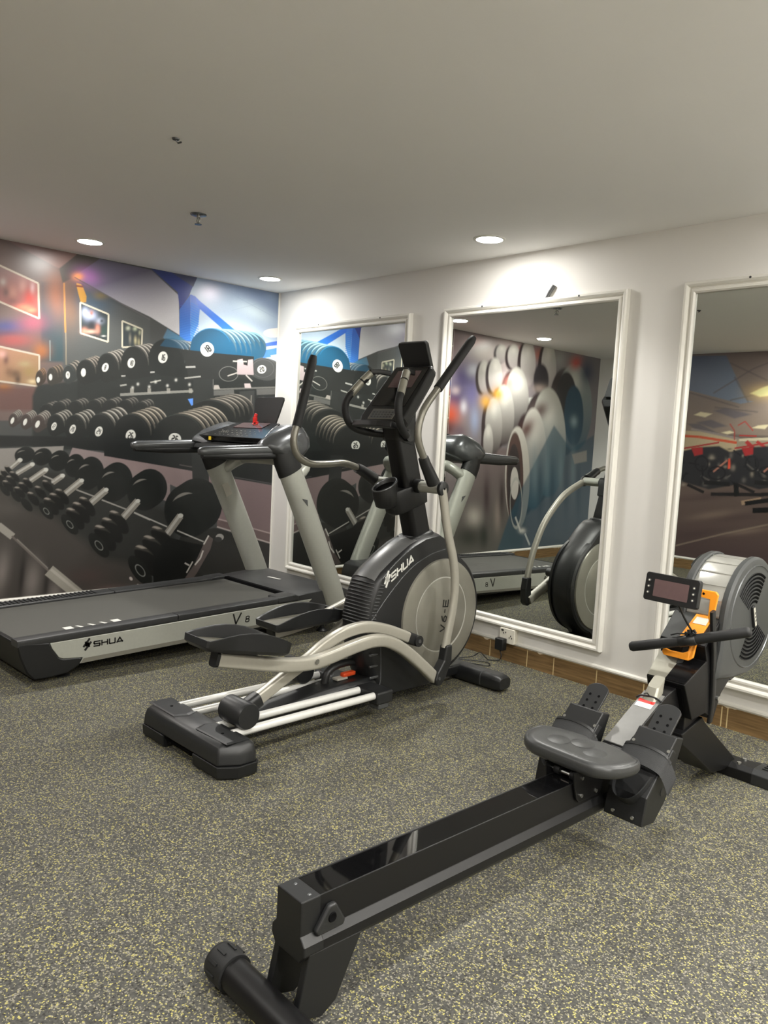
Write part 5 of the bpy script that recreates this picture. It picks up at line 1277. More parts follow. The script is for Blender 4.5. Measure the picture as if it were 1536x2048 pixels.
('ell',(0.012,(30,30,34),(2.783,1.267),(0.093,0.006),(-0.007,0.076)),{'ring': 0.2}),
('line',(0.05,(30,30,32),[(2.663,1.156),(2.921,1.157)]),{}),
('line',(0.035,(34,32,34),[(2.497,1.117),(2.674,1.047)]),{}),
('line',(0.04,(34,32,34),[(2.747,1.034),(3.252,1.073)]),{}),
('line',(0.06,(26,26,28),[(2.938,1.453),(3.002,1.032)]),{}),
('line',(0.014,(150,66,60),[(2.858,1.8),(2.911,1.727),(2.921,1.627)]),{}),
('line',(0.014,(160,66,60),[(2.939,1.784),(3.002,1.828),(3.089,1.732)]),{}),
('line',(0.045,(164,52,52),[(3.034,1.619),(3.192,1.467)]),{}),
('line',(0.035,(170,56,54),[(3.133,1.623),(3.261,1.531)]),{}),
('line',(0.018,(160,60,56),[(2.961,1.679),(3.127,1.678)]),{}),
('poly',(0.02,(44,44,48),[(2.887,1.501),(3.073,1.559),(3.256,1.58),(3.401,1.502),(3.453,1.193),(3.204,1.124),(2.929,1.189)]),{}),
('ell',(0,(110,104,100),(3.25,1.483),(0.02,0.001),(-0.001,0.013)),{'gauss': True,'op': 0.7}),
('ell',(0,(24,24,28),(2.939,1.48),(0.016,0.001),(-0.004,0.037)),{'gauss': True,'op': 0.7}),
('ell',(0,(150,140,128),(3.058,1.229),(0.011,0.001),(-0.001,0.014)),{'gauss': True,'op': 0.7}),
('ell',(0,(110,104,100),(2.963,1.181),(0.033,0.003),(-0.001,0.013)),{'gauss': True,'op': 0.7}),
('ell',(0,(24,24,28),(3.39,1.477),(0.017,0.001),(-0.003,0.029)),{'gauss': True,'op': 0.7}),
('ell',(0,(150,140,128),(3.042,1.17),(0.021,0.002),(-0.003,0.029)),{'gauss': True,'op': 0.7}),
('ell',(0,(110,104,100),(3.21,1.447),(0.03,0.002),(-0.004,0.041)),{'gauss': True,'op': 0.7}),
('ell',(0,(24,24,28),(3.214,1.522),(0.032,0.002),(-0.003,0.032)),{'gauss': True,'op': 0.7}),
('ell',(0,(150,140,128),(3.181,1.303),(0.018,0.001),(-0.002,0.021)),{'gauss': True,'op': 0.7}),
('ell',(0,(110,104,100),(3.172,1.526),(0.026,0.001),(-0.002,0.018)),{'gauss': True,'op': 0.7}),
('ell',(0,(24,24,28),(3.066,1.201),(0.027,0.002),(-0.002,0.02)),{'gauss': True,'op': 0.7}),
('ell',(0,(150,140,128),(3.301,1.182),(0.034,0.003),(-0.003,0.035)),{'gauss': True,'op': 0.7}),
('ell',(0,(110,104,100),(3.096,1.325),(0.026,0.002),(-0.001,0.015)),{'gauss': True,'op': 0.7}),
('ell',(0,(24,24,28),(3.28,1.36),(0.024,0.002),(-0.003,0.033)),{'gauss': True,'op': 0.7}),
('ell',(0,(150,140,128),(2.945,1.459),(0.038,0.002),(-0.002,0.021)),{'gauss': True,'op': 0.7}),
('ell',(0,(110,104,100),(3.036,1.518),(0.019,0.001),(-0.003,0.029)),{'gauss': True,'op': 0.7}),
('line',(0.018,(24,24,28),[(2.927,1.426),(3.004,1.369)]),{}),
('line',(0.018,(90,86,84),[(3.003,1.255),(2.904,1.234)]),{}),
('line',(0.018,(30,30,34),[(3.371,1.4),(3.464,1.388)]),{}),
('line',(0.018,(24,24,28),[(3.094,1.354),(3.139,1.277)]),{}),
('line',(0.018,(90,86,84),[(3.291,1.292),(3.204,1.256)]),{}),
('line',(0.018,(30,30,34),[(3.145,1.456),(3.053,1.424)]),{}),
('line',(0.018,(24,24,28),[(3.345,1.505),(3.425,1.457)]),{}),
('line',(0.018,(90,86,84),[(3.259,1.263),(3.165,1.242)]),{}),
('line',(0.018,(30,30,34),[(2.914,1.461),(2.948,1.378)]),{}),
('line',(0.018,(24,24,28),[(3.204,1.274),(3.197,1.189)]),{}),
('line',(0.018,(90,86,84),[(3.169,1.457),(3.135,1.377)]),{}),
('line',(0.018,(30,30,34),[(3.225,1.218),(3.31,1.177)]),{}),
('poly',(0.012,(160,46,48),[(2.996,1.55),(3.106,1.561),(3.113,1.487),(3.038,1.465)]),{}),
('line',(0.02,(158,52,52),[(2.929,1.54),(3.253,1.616)]),{}),
('poly',(0.012,(236,84,56),[(3.354,1.451),(3.394,1.472),(3.405,1.358),(3.359,1.349)]),{}),
('line',(0.022,(160,110,96),[(3.229,1.31),(3.345,1.439)]),{}),
('ell',(0.012,(30,30,34),(3.112,1.389),(0.066,0.004),(-0.008,0.086)),{'ring': 0.2}),
('ell',(0.012,(30,30,34),(3.262,1.3),(0.086,0.006),(-0.007,0.073)),{'ring': 0.2}),
('line',(0.05,(30,30,32),[(3.153,1.194),(3.39,1.194)]),{}),
('line',(0.035,(34,32,34),[(3.001,1.157),(3.163,1.09)]),{}),
('line',(0.04,(34,32,34),[(3.23,1.077),(3.696,1.112)]),{}),
('line',(0.06,(26,26,28),[(3.404,1.478),(3.465,1.074)]),{}),
('line',(0.014,(150,66,60),[(3.329,1.811),(3.378,1.74),(3.387,1.645)]),{}),
('line',(0.014,(160,66,60),[(3.403,1.795),(3.461,1.838),(3.542,1.745)]),{}),
('line',(0.045,(164,52,52),[(3.491,1.637),(3.638,1.491)]),{}),
('line',(0.035,(170,56,54),[(3.582,1.641),(3.701,1.552)]),{}),
('line',(0.018,(160,60,56),[(3.424,1.694),(3.577,1.693)]),{}),
('poly',(0.02,(44,44,48),[(3.357,1.524),(3.528,1.58),(3.696,1.599),(3.831,1.524),(3.88,1.227),(3.651,1.162),(3.397,1.225)]),{}),
('ell',(0,(110,104,100),(3.439,1.433),(0.018,0.001),(-0.002,0.025)),{'gauss': True,'op': 0.7}),
('ell',(0,(24,24,28),(3.475,1.304),(0.031,0.002),(-0.001,0.012)),{'gauss': True,'op': 0.7}),
('ell',(0,(150,140,128),(3.806,1.548),(0.017,0.001),(-0.003,0.025)),{'gauss': True,'op': 0.7}),
('ell',(0,(110,104,100),(3.581,1.491),(0.028,0.001),(-0.004,0.035)),{'gauss': True,'op': 0.7}),
('ell',(0,(24,24,28),(3.483,1.505),(0.023,0.001),(-0.002,0.016)),{'gauss': True,'op': 0.7}),
('ell',(0,(150,140,128),(3.847,1.278),(0.029,0.002),(-0.002,0.023)),{'gauss': True,'op': 0.7}),
('ell',(0,(110,104,100),(3.76,1.437),(0.02,0.001),(-0.001,0.015)),{'gauss': True,'op': 0.7}),
('ell',(0,(24,24,28),(3.408,1.313),(0.015,0.001),(-0.004,0.039)),{'gauss': True,'op': 0.7}),
('ell',(0,(150,140,128),(3.662,1.364),(0.031,0.002),(-0.002,0.02)),{'gauss': True,'op': 0.7}),
('ell',(0,(110,104,100),(3.378,1.479),(0.022,0.001),(-0.002,0.016)),{'gauss': True,'op': 0.7}),
('ell',(0,(24,24,28),(3.53,1.296),(0.019,0.001),(-0.002,0.022)),{'gauss': True,'op': 0.7}),
('ell',(0,(150,140,128),(3.5,1.37),(0.035,0.002),(-0.002,0.017)),{'gauss': True,'op': 0.7}),
('ell',(0,(110,104,100),(3.8,1.302),(0.024,0.002),(-0.003,0.027)),{'gauss': True,'op': 0.7}),
('ell',(0,(24,24,28),(3.623,1.535),(0.024,0.001),(-0.004,0.039)),{'gauss': True,'op': 0.7}),
('ell',(0,(150,140,128),(3.735,1.409),(0.02,0.001),(-0.004,0.036)),{'gauss': True,'op': 0.7}),
('ell',(0,(110,104,100),(3.375,1.486),(0.034,0.002),(-0.003,0.031)),{'gauss': True,'op': 0.7}),
('line',(0.018,(24,24,28),[(3.767,1.394),(3.854,1.389)]),{}),
('line',(0.018,(90,86,84),[(3.638,1.354),(3.726,1.337)]),{}),
('line',(0.018,(30,30,34),[(3.623,1.249),(3.712,1.24)]),{}),
('line',(0.018,(24,24,28),[(3.391,1.515),(3.349,1.441)]),{}),
('line',(0.018,(90,86,84),[(3.784,1.517),(3.712,1.473)]),{}),
('line',(0.018,(30,30,34),[(3.489,1.375),(3.428,1.312)]),{}),
('line',(0.018,(24,24,28),[(3.437,1.392),(3.357,1.35)]),{}),
('line',(0.018,(90,86,84),[(3.56,1.293),(3.583,1.212)]),{}),
('line',(0.018,(30,30,34),[(3.814,1.44),(3.746,1.39)]),{}),
('line',(0.018,(24,24,28),[(3.413,1.437),(3.5,1.405)]),{}),
('line',(0.018,(90,86,84),[(3.57,1.424),(3.641,1.372)]),{}),
('line',(0.018,(30,30,34),[(3.586,1.333),(3.574,1.251)]),{}),
('poly',(0.012,(160,46,48),[(3.457,1.57),(3.558,1.581),(3.565,1.51),(3.496,1.489)]),{}),
('line',(0.02,(158,52,52),[(3.395,1.562),(3.693,1.633)]),{}),
('poly',(0.012,(236,84,56),[(3.787,1.475),(3.824,1.495),(3.835,1.386),(3.792,1.377)]),{}),
('line',(0.022,(160,110,96),[(3.673,1.34),(3.779,1.463)]),{}),
('ell',(0.012,(30,30,34),(3.565,1.416),(0.061,0.004),(-0.008,0.082)),{'ring': 0.2}),
('ell',(0.012,(30,30,34),(3.704,1.33),(0.079,0.005),(-0.007,0.07)),{'ring': 0.2}),
('line',(0.05,(30,30,32),[(3.603,1.229),(3.822,1.228)]),{}),
('line',(0.035,(34,32,34),[(3.463,1.194),(3.613,1.129)]),{}),
('line',(0.04,(34,32,34),[(3.675,1.116),(4.105,1.149)]),{}),
('line',(0.06,(26,26,28),[(3.833,1.501),(3.892,1.112)]),{}),
('line',(0.014,(150,66,60),[(3.762,1.821),(3.808,1.753),(3.817,1.661)]),{}),
('line',(0.014,(160,66,60),[(3.831,1.805),(3.884,1.846),(3.959,1.758)]),{}),
('line',(0.045,(164,52,52),[(3.913,1.654),(4.049,1.513)]),{}),
('line',(0.035,(170,56,54),[(3.998,1.657),(4.108,1.572)]),{}),
('line',(0.018,(160,60,56),[(3.851,1.709),(3.992,1.708)]),{}),
('line',(0.05,(176,150,124),[(2.007,0.866),(2.225,0.928)]),{'op': 0.7}),
('line',(0.05,(24,24,26),[(2.047,0.863),(2.315,0.929)]),{}),
('line',(0.06,(22,22,24),[(2.14,0.791),(2.45,0.836)]),{})]

def paint(cv, ops):
    for op in ops:
        getattr(cv, op[0])(*op[1], **op[2])

cvA = Canvas(-2.288, -0.004, 0.145, H - 0.002, 0.004, (74, 76, 76))
paint(cvA, MURAL_A); cvA.grain(0.05, 1)
mural = cvA.mesh('wall_mural', lambda s, z: np.stack([np.full_like(s, 0.003), s, z], 1))
tag(mural, 'large printed wall mural of black dumbbells on racks beside the corner, blue ceiling at right', 'mural')
cvB = Canvas(-RY + 0.004, -2.290, 0.145, H - 0.002, 0.008, (120, 112, 114))
paint(cvB, MURAL_B); cvB.img *= 1.18; cvB.grain(0.04, 2)
mural2 = cvB.mesh('wall_mural', lambda s, z: np.stack([np.full_like(s, 0.003), s, z], 1))
tag(mural2, 'printed wall mural of blurred pale dumbbell plates, seen only in the mirror behind the elliptical', 'mural')
cvC = Canvas(0.75, 5.2, 0.145, H - 0.002, 0.009, (104, 92, 86))
paint(cvC, MURAL_C); cvC.img *= 1.4; cvC.grain(0.04, 3)
mural3 = cvC.mesh('wall_mural', lambda s, z: np.stack([s, np.full_like(s, -RY + 0.003), z], 1))
tag(mural3, 'printed wall mural of a gym with red machines, reflected in the mirror behind the rower', 'mural')

# ------------------------------------------------------------------ mirrors in white moulded frames
def mirror(x0, x1, z0, z1, label, lean=0.0):
    """x0..z1 is the glass opening; the moulding runs outside it"""
    t = empty('wall_mirror', ((x0 + x1) / 2, -0.001, z0))
    tag(t, label, 'mirror', 'framed mirrors on the white wall')
    w, h = (x1 - x0) / 2, z1 - z0
    prof = [(-0.004, 0.004), (-0.004, 0.018), (0.004, 0.026), (0.014, 0.027), (0.018, 0.020), (0.026, 0.020),
            (0.030, 0.031), (0.040, 0.038), (0.050, 0.038), (0.056, 0.030), (0.058, 0.0)]
    bm = bm_new()
    rings = []
    for sx, sz in ((-1, 0), (1, 0), (1, 1), (-1, 1)):
        ring = []
        for u, d in prof:
            ring.append(V((sx * (w + u), -d, -u if sz == 0 else h + u)))
        rings.append(ring)
    R = [[bm.verts.new(p) for p in ring] for ring in rings]
    for k in range(4):
        A, B = R[k], R[(k + 1) % 4]
        for i in range(len(prof) - 1):
            bm.faces.new((A[i], A[i + 1], B[i + 1], B[i]))
    obj('frame', bm, 'trim', t, smooth=30)
    gl = [(-0.006 - lean, -0.003), (-0.001, -0.003), (-0.001, h + 0.003), (-0.006, h + 0.003)]      # the pane hangs a hair out of plumb
    obj('mirror_glass', prism(bm_new(), gl, -w - 0.003, w + 0.003), 'mirror', t, smooth=0)
    for sx in (-0.55, 0.6):
        obj('screw', cyl(bm_new(), (sx * w, -0.036, h + 0.044), (sx * w, -0.0395, h + 0.044), 0.006, 12), 'gun', t)
    return t

mirror(0.322, 1.606, 0.279, 2.244, 'white framed mirror nearest the mural corner, behind the treadmill')
mirror(2.045, 3.320, 0.279, 2.246, 'white framed mirror in the middle, behind the elliptical trainer, socket below it', 0.006)
mirror(3.760, 5.035, 0.272, 2.246, 'white framed mirror behind the rowing machine, cut by the right picture edge', 0.004)

# ------------------------------------------------------------------ ceiling downlights
def downlight(x, y, label, k=1.0):
    t = empty('downlight', (x, y, H))
    tag(t, label, 'ceiling light', 'round ceiling downlights')
    obj('trim_ring', lathe(bm_new(), [(0.078, 0.0), (0.096, 0.0), (0.095, -0.004), (0.088, -0.007), (0.078, -0.006), (0.078, 0.0)]), 'white', t)
    obj('lamp_lens', lathe(bm_new(), [(0.0, -0.0075), (0.05, -0.0072), (0.078, -0.005), (0.078, -0.001)]), 'lens', t)
    ld = bpy.data.lights.new('beam', 'SPOT')
    ld.energy = SPOT_W * k; ld.color = LIGHT_COL; ld.spot_size = math.radians(132); ld.spot_blend = 0.45; ld.shadow_soft_size = 0.07
    lo = bpy.data.objects.new('beam', ld); COL.objects.link(lo); lo.parent = t; lo.location = (0, 0, -0.085)
    pd = bpy.data.lights.new('spill', 'AREA')
    pd.shape = 'DISK'; pd.size = 0.14; pd.energy = FILL_W * k; pd.color = LIGHT_COL
    po = bpy.data.objects.new('spill', pd); COL.objects.link(po); po.parent = t; po.location = (0, 0, -0.012)
    return t

DL_LABEL = ['lit round ceiling downlight on the left, above the dumbbell mural',
            'lit round ceiling downlight nearest the corner of mural and white wall',
            'lit round ceiling downlight in front of the white wall, above the middle mirror',
            'lit round ceiling downlight on the mural side, seen only reflected in the middle mirror']
for i, (x, y) in enumerate(DOWNLIGHTS):
    downlight(x, y, DL_LABEL[i] if i < 4 else 'added round ceiling downlight, unseen, outside the picture, towards the camera side of the room', 2.2 if x > 6 else 1.0)  # added lamps at the far right are boosted to brighten the ceiling

# ------------------------------------------------------------------ sprinkler, ceiling hook, cable stub
def sprinkler():
    t = empty('fire_sprinkler', (1.672, -1.75, H)); tag(t, 'small metal fire sprinkler head hanging from the grey ceiling', 'sprinkler')
    obj('ceiling_plate', lathe(bm_new(), [(0.0, -0.001), (0.046, -0.001), (0.044, -0.006), (0.018, -0.010), (0.0, -0.010)], n=24), 'gun', t)
    bm = bm_new(); cyl(bm, (0, 0, -0.008), (0, 0, -0.022), 0.010, 12)
    for s in (-1, 1):
        tube(bm, [(s * 0.010, 0, -0.02), (s * 0.018, 0, -0.032), (s * 0.012, 0, -0.046), (0, 0, -0.052)], 0.003, 8)
    cyl(bm, (0, 0, -0.022), (0, 0, -0.05), 0.003, 8)
    obj('frame_arms', bm, 'steel', t)
    obj('deflector', lathe(bm_new(), [(0.0, -0.052), (0.020, -0.054), (0.020, -0.057), (0.0, -0.057)], n=20), 'gun', t)
sprinkler()
hk = bm_new(); lathe(hk, [(0, -0.001), (0.016, -0.001), (0.014, -0.006), (0.006, -0.008), (0.0, -0.008)], (2.632, -2.405, H), n=16)
tube(hk, [(2.632, -2.405, H - 0.006), (2.634, -2.395, H - 0.016), (2.648, -2.388, H - 0.014)], 0.004, 8)
tag(obj('ceiling_hook', hk, 'gun'), 'tiny dark hook in the ceiling, above and left of the sprinkler head', 'hook')

t = empty('cable_stub', (2.845, 0, 2.335)); tag(t, 'short stub of dark cable ends poking from the wall above the middle mirror', 'cable')
bm = bm_new(); tube(bm, [(-0.03, -0.010, -0.035), (-0.004, -0.016, 0.0), (0.022, -0.012, 0.04)], 0.011, 10)
obj('sheath', bm, 'gun', t)
for k in range(3):
    obj('wire', tube(bm_new(), [(-0.028 + k * 0.006, -0.010, -0.032), (-0.042 + k * 0.012, -0.014, -0.052 + k * 0.004)], 0.0035, 8), 'steel', t)

# ------------------------------------------------------------------ wall sockets and plugs
def socket(x, z, label):
    t = empty('wall_socket', (x, -0.001, z)); tag(t, label, 'socket', 'white wall sockets')
    bm = bm_new(); prism(bm, [(a, b) for a, b in rrect(0.118, 0.098, 0.008)], -0.040, 0.0, axis='y')
    obj('faceplate', bm, 'ivory', t, bevel=0.003)
    for dx, dz in ((-0.026, 0.016), (-0.010, 0.022), (0.030, 0.004), (0.020, -0.008), (0.040, -0.008)):
        obj('pin_hole', box(bm_new(), (dx, -0.0405, dz), (0.005, 0.002, 0.010)), 'ink', t, smooth=0)
    obj('rocker_switch', box(bm_new(), (-0.036, -0.042, 0.034), (0.016, 0.006, 0.010)), 'ink', t)
    return t
socket(2.712, 0.172, 'white double wall socket on the skirting, black adapter plugged in, under the middle mirror')
socket(1.74, 0.20, 'white wall socket just left of the elliptical housing, behind the treadmill upright')

t = empty('power_adapter', (2.685, -0.043, 0.118)); tag(t, 'black plug-in power adapter hanging below the white socket', 'power adapter')
obj('adapter_body', box(bm_new(), (0, -0.022, 0), (0.066, 0.044, 0.078)), 'black', t, bevel=0.006)
obj('strain_relief', cyl(bm_new(), (0, -0.022, -0.038), (0, -0.022, -0.052), 0.006, 10, r1=0.004), 'black', t)
cbl = [(0.0, -0.022, -0.050), (0.012, -0.024, -0.075), (0.004, -0.03, -0.105), (-0.03, -0.05, -0.112), (-0.07, -0.06, -0.112),
       (-0.10, -0.10, -0.07), (-0.14, -0.13, -0.10), (-0.19, -0.20, -0.112), (-0.12, -0.24, -0.112), (-0.04, -0.22, -0.110), (0.03, -0.17, -0.112),
       (-0.02, -0.12, -0.112), (-0.12, -0.18, -0.110), (-0.20, -0.27, -0.112), (-0.16, -0.33, -0.111), (-0.04, -0.30, -0.108)]
obj('power_lead', tube(bm_new(), cbl, 0.0032, 8, smooth=8), 'black', t)
t = empty('power_plug', (1.725, -0.043, 0.19)); tag(t, 'black mains plug in the socket behind the treadmill upright', 'plug')
obj('plug_body', box(bm_new(), (0, -0.018, 0), (0.05, 0.036, 0.05)), 'black', t, bevel=0.008)
obj('plug_lead', tube(bm_new(), [(0, -0.03, -0.02), (-0.01, -0.05, -0.08), (-0.03, -0.07, -0.15), (-0.10, -0.12, -0.185), (-0.3, -0.14, -0.186)], 0.004, 8, smooth=6), 'black', t)
fl = [(4.27, -0.42, 0.006), (4.40, -0.36, 0.005), (4.52, -0.33, 0.005), (4.70, -0.34, 0.005), (4.9, -0.30, 0.005), (5.2, -0.22, 0.005)]
tag(obj('power_cable', tube(bm_new(), fl, 0.004, 8, smooth=6), 'black'), 'thin black cable lying on the floor by the rower front foot', 'cable')

# ------------------------------------------------------------------ treadmill (local x across, y forward, z up)
def treadmill():
    t = empty('treadmill', (1.0525, -2.60, 0), 0.0)
    tag(t, 'large grey and black treadmill along the mural wall, V8 on its side panel', 'treadmill')
    sl = lambda y: 0.0165 * y
    # hidden core and silver side skirts
    obj('base_frame', prism(bm_new(), [(0.10, 0.05), (2.30, 0.07), (2.30, 0.20), (1.9, 0.235), (0.05, 0.205)], -0.43, 0.43), 'black', t)
    sp = [(0.10, 0.203), (0.113, 0.17), (0.150, 0.115), (0.175, 0.104), (0.286, 0.094), (0.262, 0.060), (0.9, 0.072), (1.86, 0.100), (1.90, 0.125), (1.86, 0.150), (1.97, 0.232), (1.45, 0.226), (0.8, 0.213)]
    for s in (-1, 1):
        a, b = (0.43, 0.4675) if s > 0 else (-0.4675, -0.43)
        p = obj('side_panel', prism(bm_new(), sp, a, b), 'silver', t, bevel=0.003)
        low = [(0.27, 0.062), (0.9, 0.074), (1.84, 0.101), (1.84, 0.118), (0.9, 0.097), (0.29, 0.088)]
        x = s * 0.4676
        obj('lower_band', prism(bm_new(), low, min(x, x + s * 0.0015), max(x, x + s * 0.0015)), M['panelgrey'], p)
    # brand lettering and model number on the near skirt
    obj('brand_lettering', lettering(bm_new(), 'SHUA', (0.4678, 0.350, 0.147), (0, 1, 0.014), (0, 0, 1), 0.034, 0.026, 0.012, 0.0075), 'ink', t)
    obj('brand_emblem', lettering(bm_new(), 'Y', (0.4678, 0.288, 0.135), (0, 1, 0), (0, 0, 1), 0.044, 0.058, 0, 0.012), 'ink', t)
    obj('model_lettering', lettering(lettering(bm_new(), 'V', (0.4678, 1.290, 0.140), (0, 1, 0.02), (0, 0.1, 1), 0.060, 0.066, 0, 0.010), '8', (0.4678, 1.392, 0.142), (0, 1, 0.02), (0, 0.1, 1), 0.030, 0.038, 0, 0.006), 'ink', t)
    # rear end cap, wrapping both sides
    cap = [(-0.075, 0.226), (0.10, 0.207), (0.113, 0.17), (0.150, 0.115), (0.175, 0.104), (0.290, 0.094), (0.262, 0.050), (0.20, 0.018), (0.10, 0.010), (0.015, 0.012), (-0.025, 0.06), (-0.06, 0.15)]
    obj('rear_cap', prism(bm_new(), cap, -0.470, 0.470), 'black', t, bevel=0.008)
    for x in (-0.40, 0.40):
        f = obj('levelling_foot', lathe(bm_new(), [(0, 0), (0.042, 0), (0.042, 0.006), (0.016, 0.014), (0, 0.014)], (x, 0.20, 0.001), n=24), 'blackm', t)
        obj('foot_bolt', cyl(bm_new(), (x, 0.20, 0.012), (x, 0.20, 0.05), 0.008, 10), 'steel', f)
        obj('levelling_foot', lathe(bm_new(), [(0, 0), (0.042, 0), (0.042, 0.006), (0.016, 0.03), (0.012, 0.15), (0, 0.15)], (x, 2.05, 0.001), n=24), 'blackm', t)
    # belt
    bp = [(-0.045, 0.16), (-0.062, 0.19), (-0.045, 0.222), (0.0, 0.228), (1.90, 0.228 + sl(1.9)), (1.90, 0.222 + sl(1.9)), (0.0, 0.21)]
    obj('running_belt', prism(bm_new(), bp, -0.347, 0.385), 'belt', t)
    zt = 0.2285
    for k in range(0, 9, 2):
        y = 0.24 + k * 0.036
        q = [(0.295, y), (0.36, y), (0.36, y + 0.05), (0.295, y + 0.05)] if k in (0, 8) else [(0.302, y), (0.355, y + 0.018), (0.355, y + 0.036), (0.302, y + 0.018)]
        obj('belt_marking', prism(bm_new(), q, zt + sl(y) + 0.0006, zt + sl(y) + 0.0018, axis='z'), 'white', t, smooth=0)
    bm = bm_new()
    for k in range(70):
        y = 0.06 + k * 0.0235
        box(bm, (0.372, y, zt + sl(y) + 0.0008), (0.007, 0.011, 0.0012))
    obj('belt_edge_dashes', bm, 'dark', t, smooth=0)
    # foot rails
    for s in (-1, 1):
        i0 = 0.350 if s < 0 else 0.388
        pr = [(i0, 0.205), (i0, 0.238), (i0 + .006, 0.243), (0.462, 0.244), (0.472, 0.240), (0.474, 0.228), (0.468, 0.205)]
        bm = bm_new()
        loft(bm, [[V((s * a, y, b + sl(y))) for a, b in pr] for y in (-0.075, -0.02, 0.88, 0.883)])
        loft(bm, [[V((s * a, y, b + sl(y))) for a, b in pr] for y in (0.889, 1.2, 1.6, 1.66)])
        for k in range(26 if s < 0 else 0):
            y = 0.06 + k * 0.028
            box(bm, (s * 0.410, y, 0.2475 + sl(y)), (0.085, 0.012, 0.005))
        obj('foot_rail', bm, 'rail', t, bevel=0.002)
    # motor hood
    hd = [(1.80, 0.10), (1.80, 0.252), (1.84, 0.270), (1.92, 0.277), (2.12, 0.288), (2.26, 0.284), (2.33, 0.255), (2.36, 0.18), (2.35, 0.08), (2.2, 0.06)]
    bm = prism(bm_new(), hd, -0.466, 0.466)
    for s in (-1, 1):
        hs = [(1.66, 0.235), (1.66, 0.2745), (1.74, 0.279), (1.81, 0.281), (1.84, 0.270), (1.84, 0.235)]
        prism(bm, hs, min(s * 0.352, s * 0.474), max(s * 0.352, s * 0.474))
    obj('motor_hood', bm, 'rail', t, bevel=0.006)
    obj('hood_lip', prism(bm_new(), [(1.775, 0.256), (1.80, 0.252), (1.815, 0.276), (1.785, 0.276)], -0.350, 0.350), 'dark', t)
    obj('hood_badge', prism(bm_new(), [(-0.13, 2.02), (0.0, 2.035), (0.0, 2.055), (-0.13, 2.04)], 0.2845, 0.2875, axis='z'), 'white', t, smooth=0)
    # uprights
    for s in (-1, 1):
        path = spline([(s * 0.452, 2.235, 0.085), (s * 0.452, 2.16, 0.28), (s * 0.450, 1.95, 0.72), (s * 0.447, 1.735, 1.15)], 8)
        c = obj('upright', sweep(bm_new(), path, circ(0.048, 28, 0.094), (1, 0, 0)), 'silver', t, smooth=60)
        if s > 0:
            bm = bm_new(); prism(bm, [(1.815, 0.955), (1.862, 0.945), (1.868, 0.900)], 0.4967, 0.4985); obj('warning_mark', bm, 'gun', c, smooth=0)
        else:
            R = Matrix.Rotation(math.radians(26), 3, 'X')
            obj('rating_sticker', box(bm_new(), (-0.4015, 1.815, 0.945), (0.003, 0.058, 0.105), R), 'labelgrey', c, smooth=0)
        path = [(s * 0.447, 1.742, 1.136), (s * 0.445, 1.705, 1.21), (s * 0.44, 1.69, 1.285)]
        obj('upright_collar', sweep(bm_new(), path, circ(0.052, 28, 0.100), (1, 0, 0)), 'black', t, smooth=60)
    # handrails
    for s in (-1, 1):
        path = [(s * 0.428, 1.025, 1.262), (s * 0.428, 1.03, 1.262), (s * 0.428, 1.07, 1.264), (s * 0.428, 1.30, 1.272), (s * 0.430, 1.52, 1.282), (s * 0.43, 1.70, 1.29)]
        pr = rrect(0.062, 0.068, 0.028, 5)
        h = obj('handrail', sweep(bm_new(), path, pr, (1, 0, 0), [0.35, 0.62, 0.94, 1, 1.05, 1.1]), 'gun', t, smooth=50)
        und = [(s * 0.428, 1.05, 1.236), (s * 0.428, 1.30, 1.238), (s * 0.43, 1.70, 1.25)]
        obj('rail_underside', sweep(bm_new(), und, rrect(0.060, 0.050, 0.02, 4), (1, 0, 0), [0.6, 1, 1]), 'black', h, smooth=50)
    # console shell: closed sections lofted from side to side
    def sec(x, f, lift, k=1.0):
        P = [(1.50 + f, 1.315 + lift), (1.515 + f, 1.345 + lift), (1.60 + f * .6, 1.400 + lift * .9), (1.72, 1.448 + lift * .6), (1.80, 1.466 + lift * .4), (1.86, 1.448), (1.92, 1.38), (1.93, 1.31), (1.86, 1.235), (1.70, 1.215), (1.56 + f * .5, 1.255)]
        return [V((x, 1.69 + (y - 1.69) * k, 1.285 + (z - 1.285) * k)) for y, z in P]
    bm = bm_new()
    loft(bm, [sec(*q) for q in ((-0.492, 0.02, -0.02, .42), (-0.482, 0.02, -0.015, .66), (-0.462, 0.01, -0.01, .84), (-0.435, 0.0, 0.0, .95), (-0.40, 0.0, 0.0), (-0.30, 0.05, -0.02), (-0.22, 0.06, -0.03),
                                (0.22, 0.06, -0.03), (0.30, 0.05, -0.02), (0.40, 0.0, 0.0), (0.435, 0.0, 0.0, .95), (0.462, 0.01, -0.01, .84), (0.482, 0.02, -0.015, .66), (0.492, 0.02, -0.02, .42))])
    con = obj('console', bm, 'gun', t, smooth=50)
    # black dashboard lying in the console, with printed marks and key
    a = V((0, 1.545, 1.338)); b = V((0, 1.80, 1.452)); d = (b - a); n = V((0, -d.z, d.y)).normalized()
    def on(x, v, h=0.0): return a + d * v + V((x, 0, 0)) + n * h
    bm = bm_new()
    top = [on(-0.405, 0.0, 0.018), on(0.405, 0.0, 0.018), on(0.30, 0.55, 0.016), on(0.245, 1.0, 0.014), on(-0.245, 1.0, 0.014), on(-0.30, 0.55, 0.016)]
    loft(bm, [[p - n * 0.04 for p in top], top])
    dash = obj('dashboard', bm, 'blackg', con, smooth=0, bevel=0.004)
    bm = bm_new()
    rnd = random.Random(4)
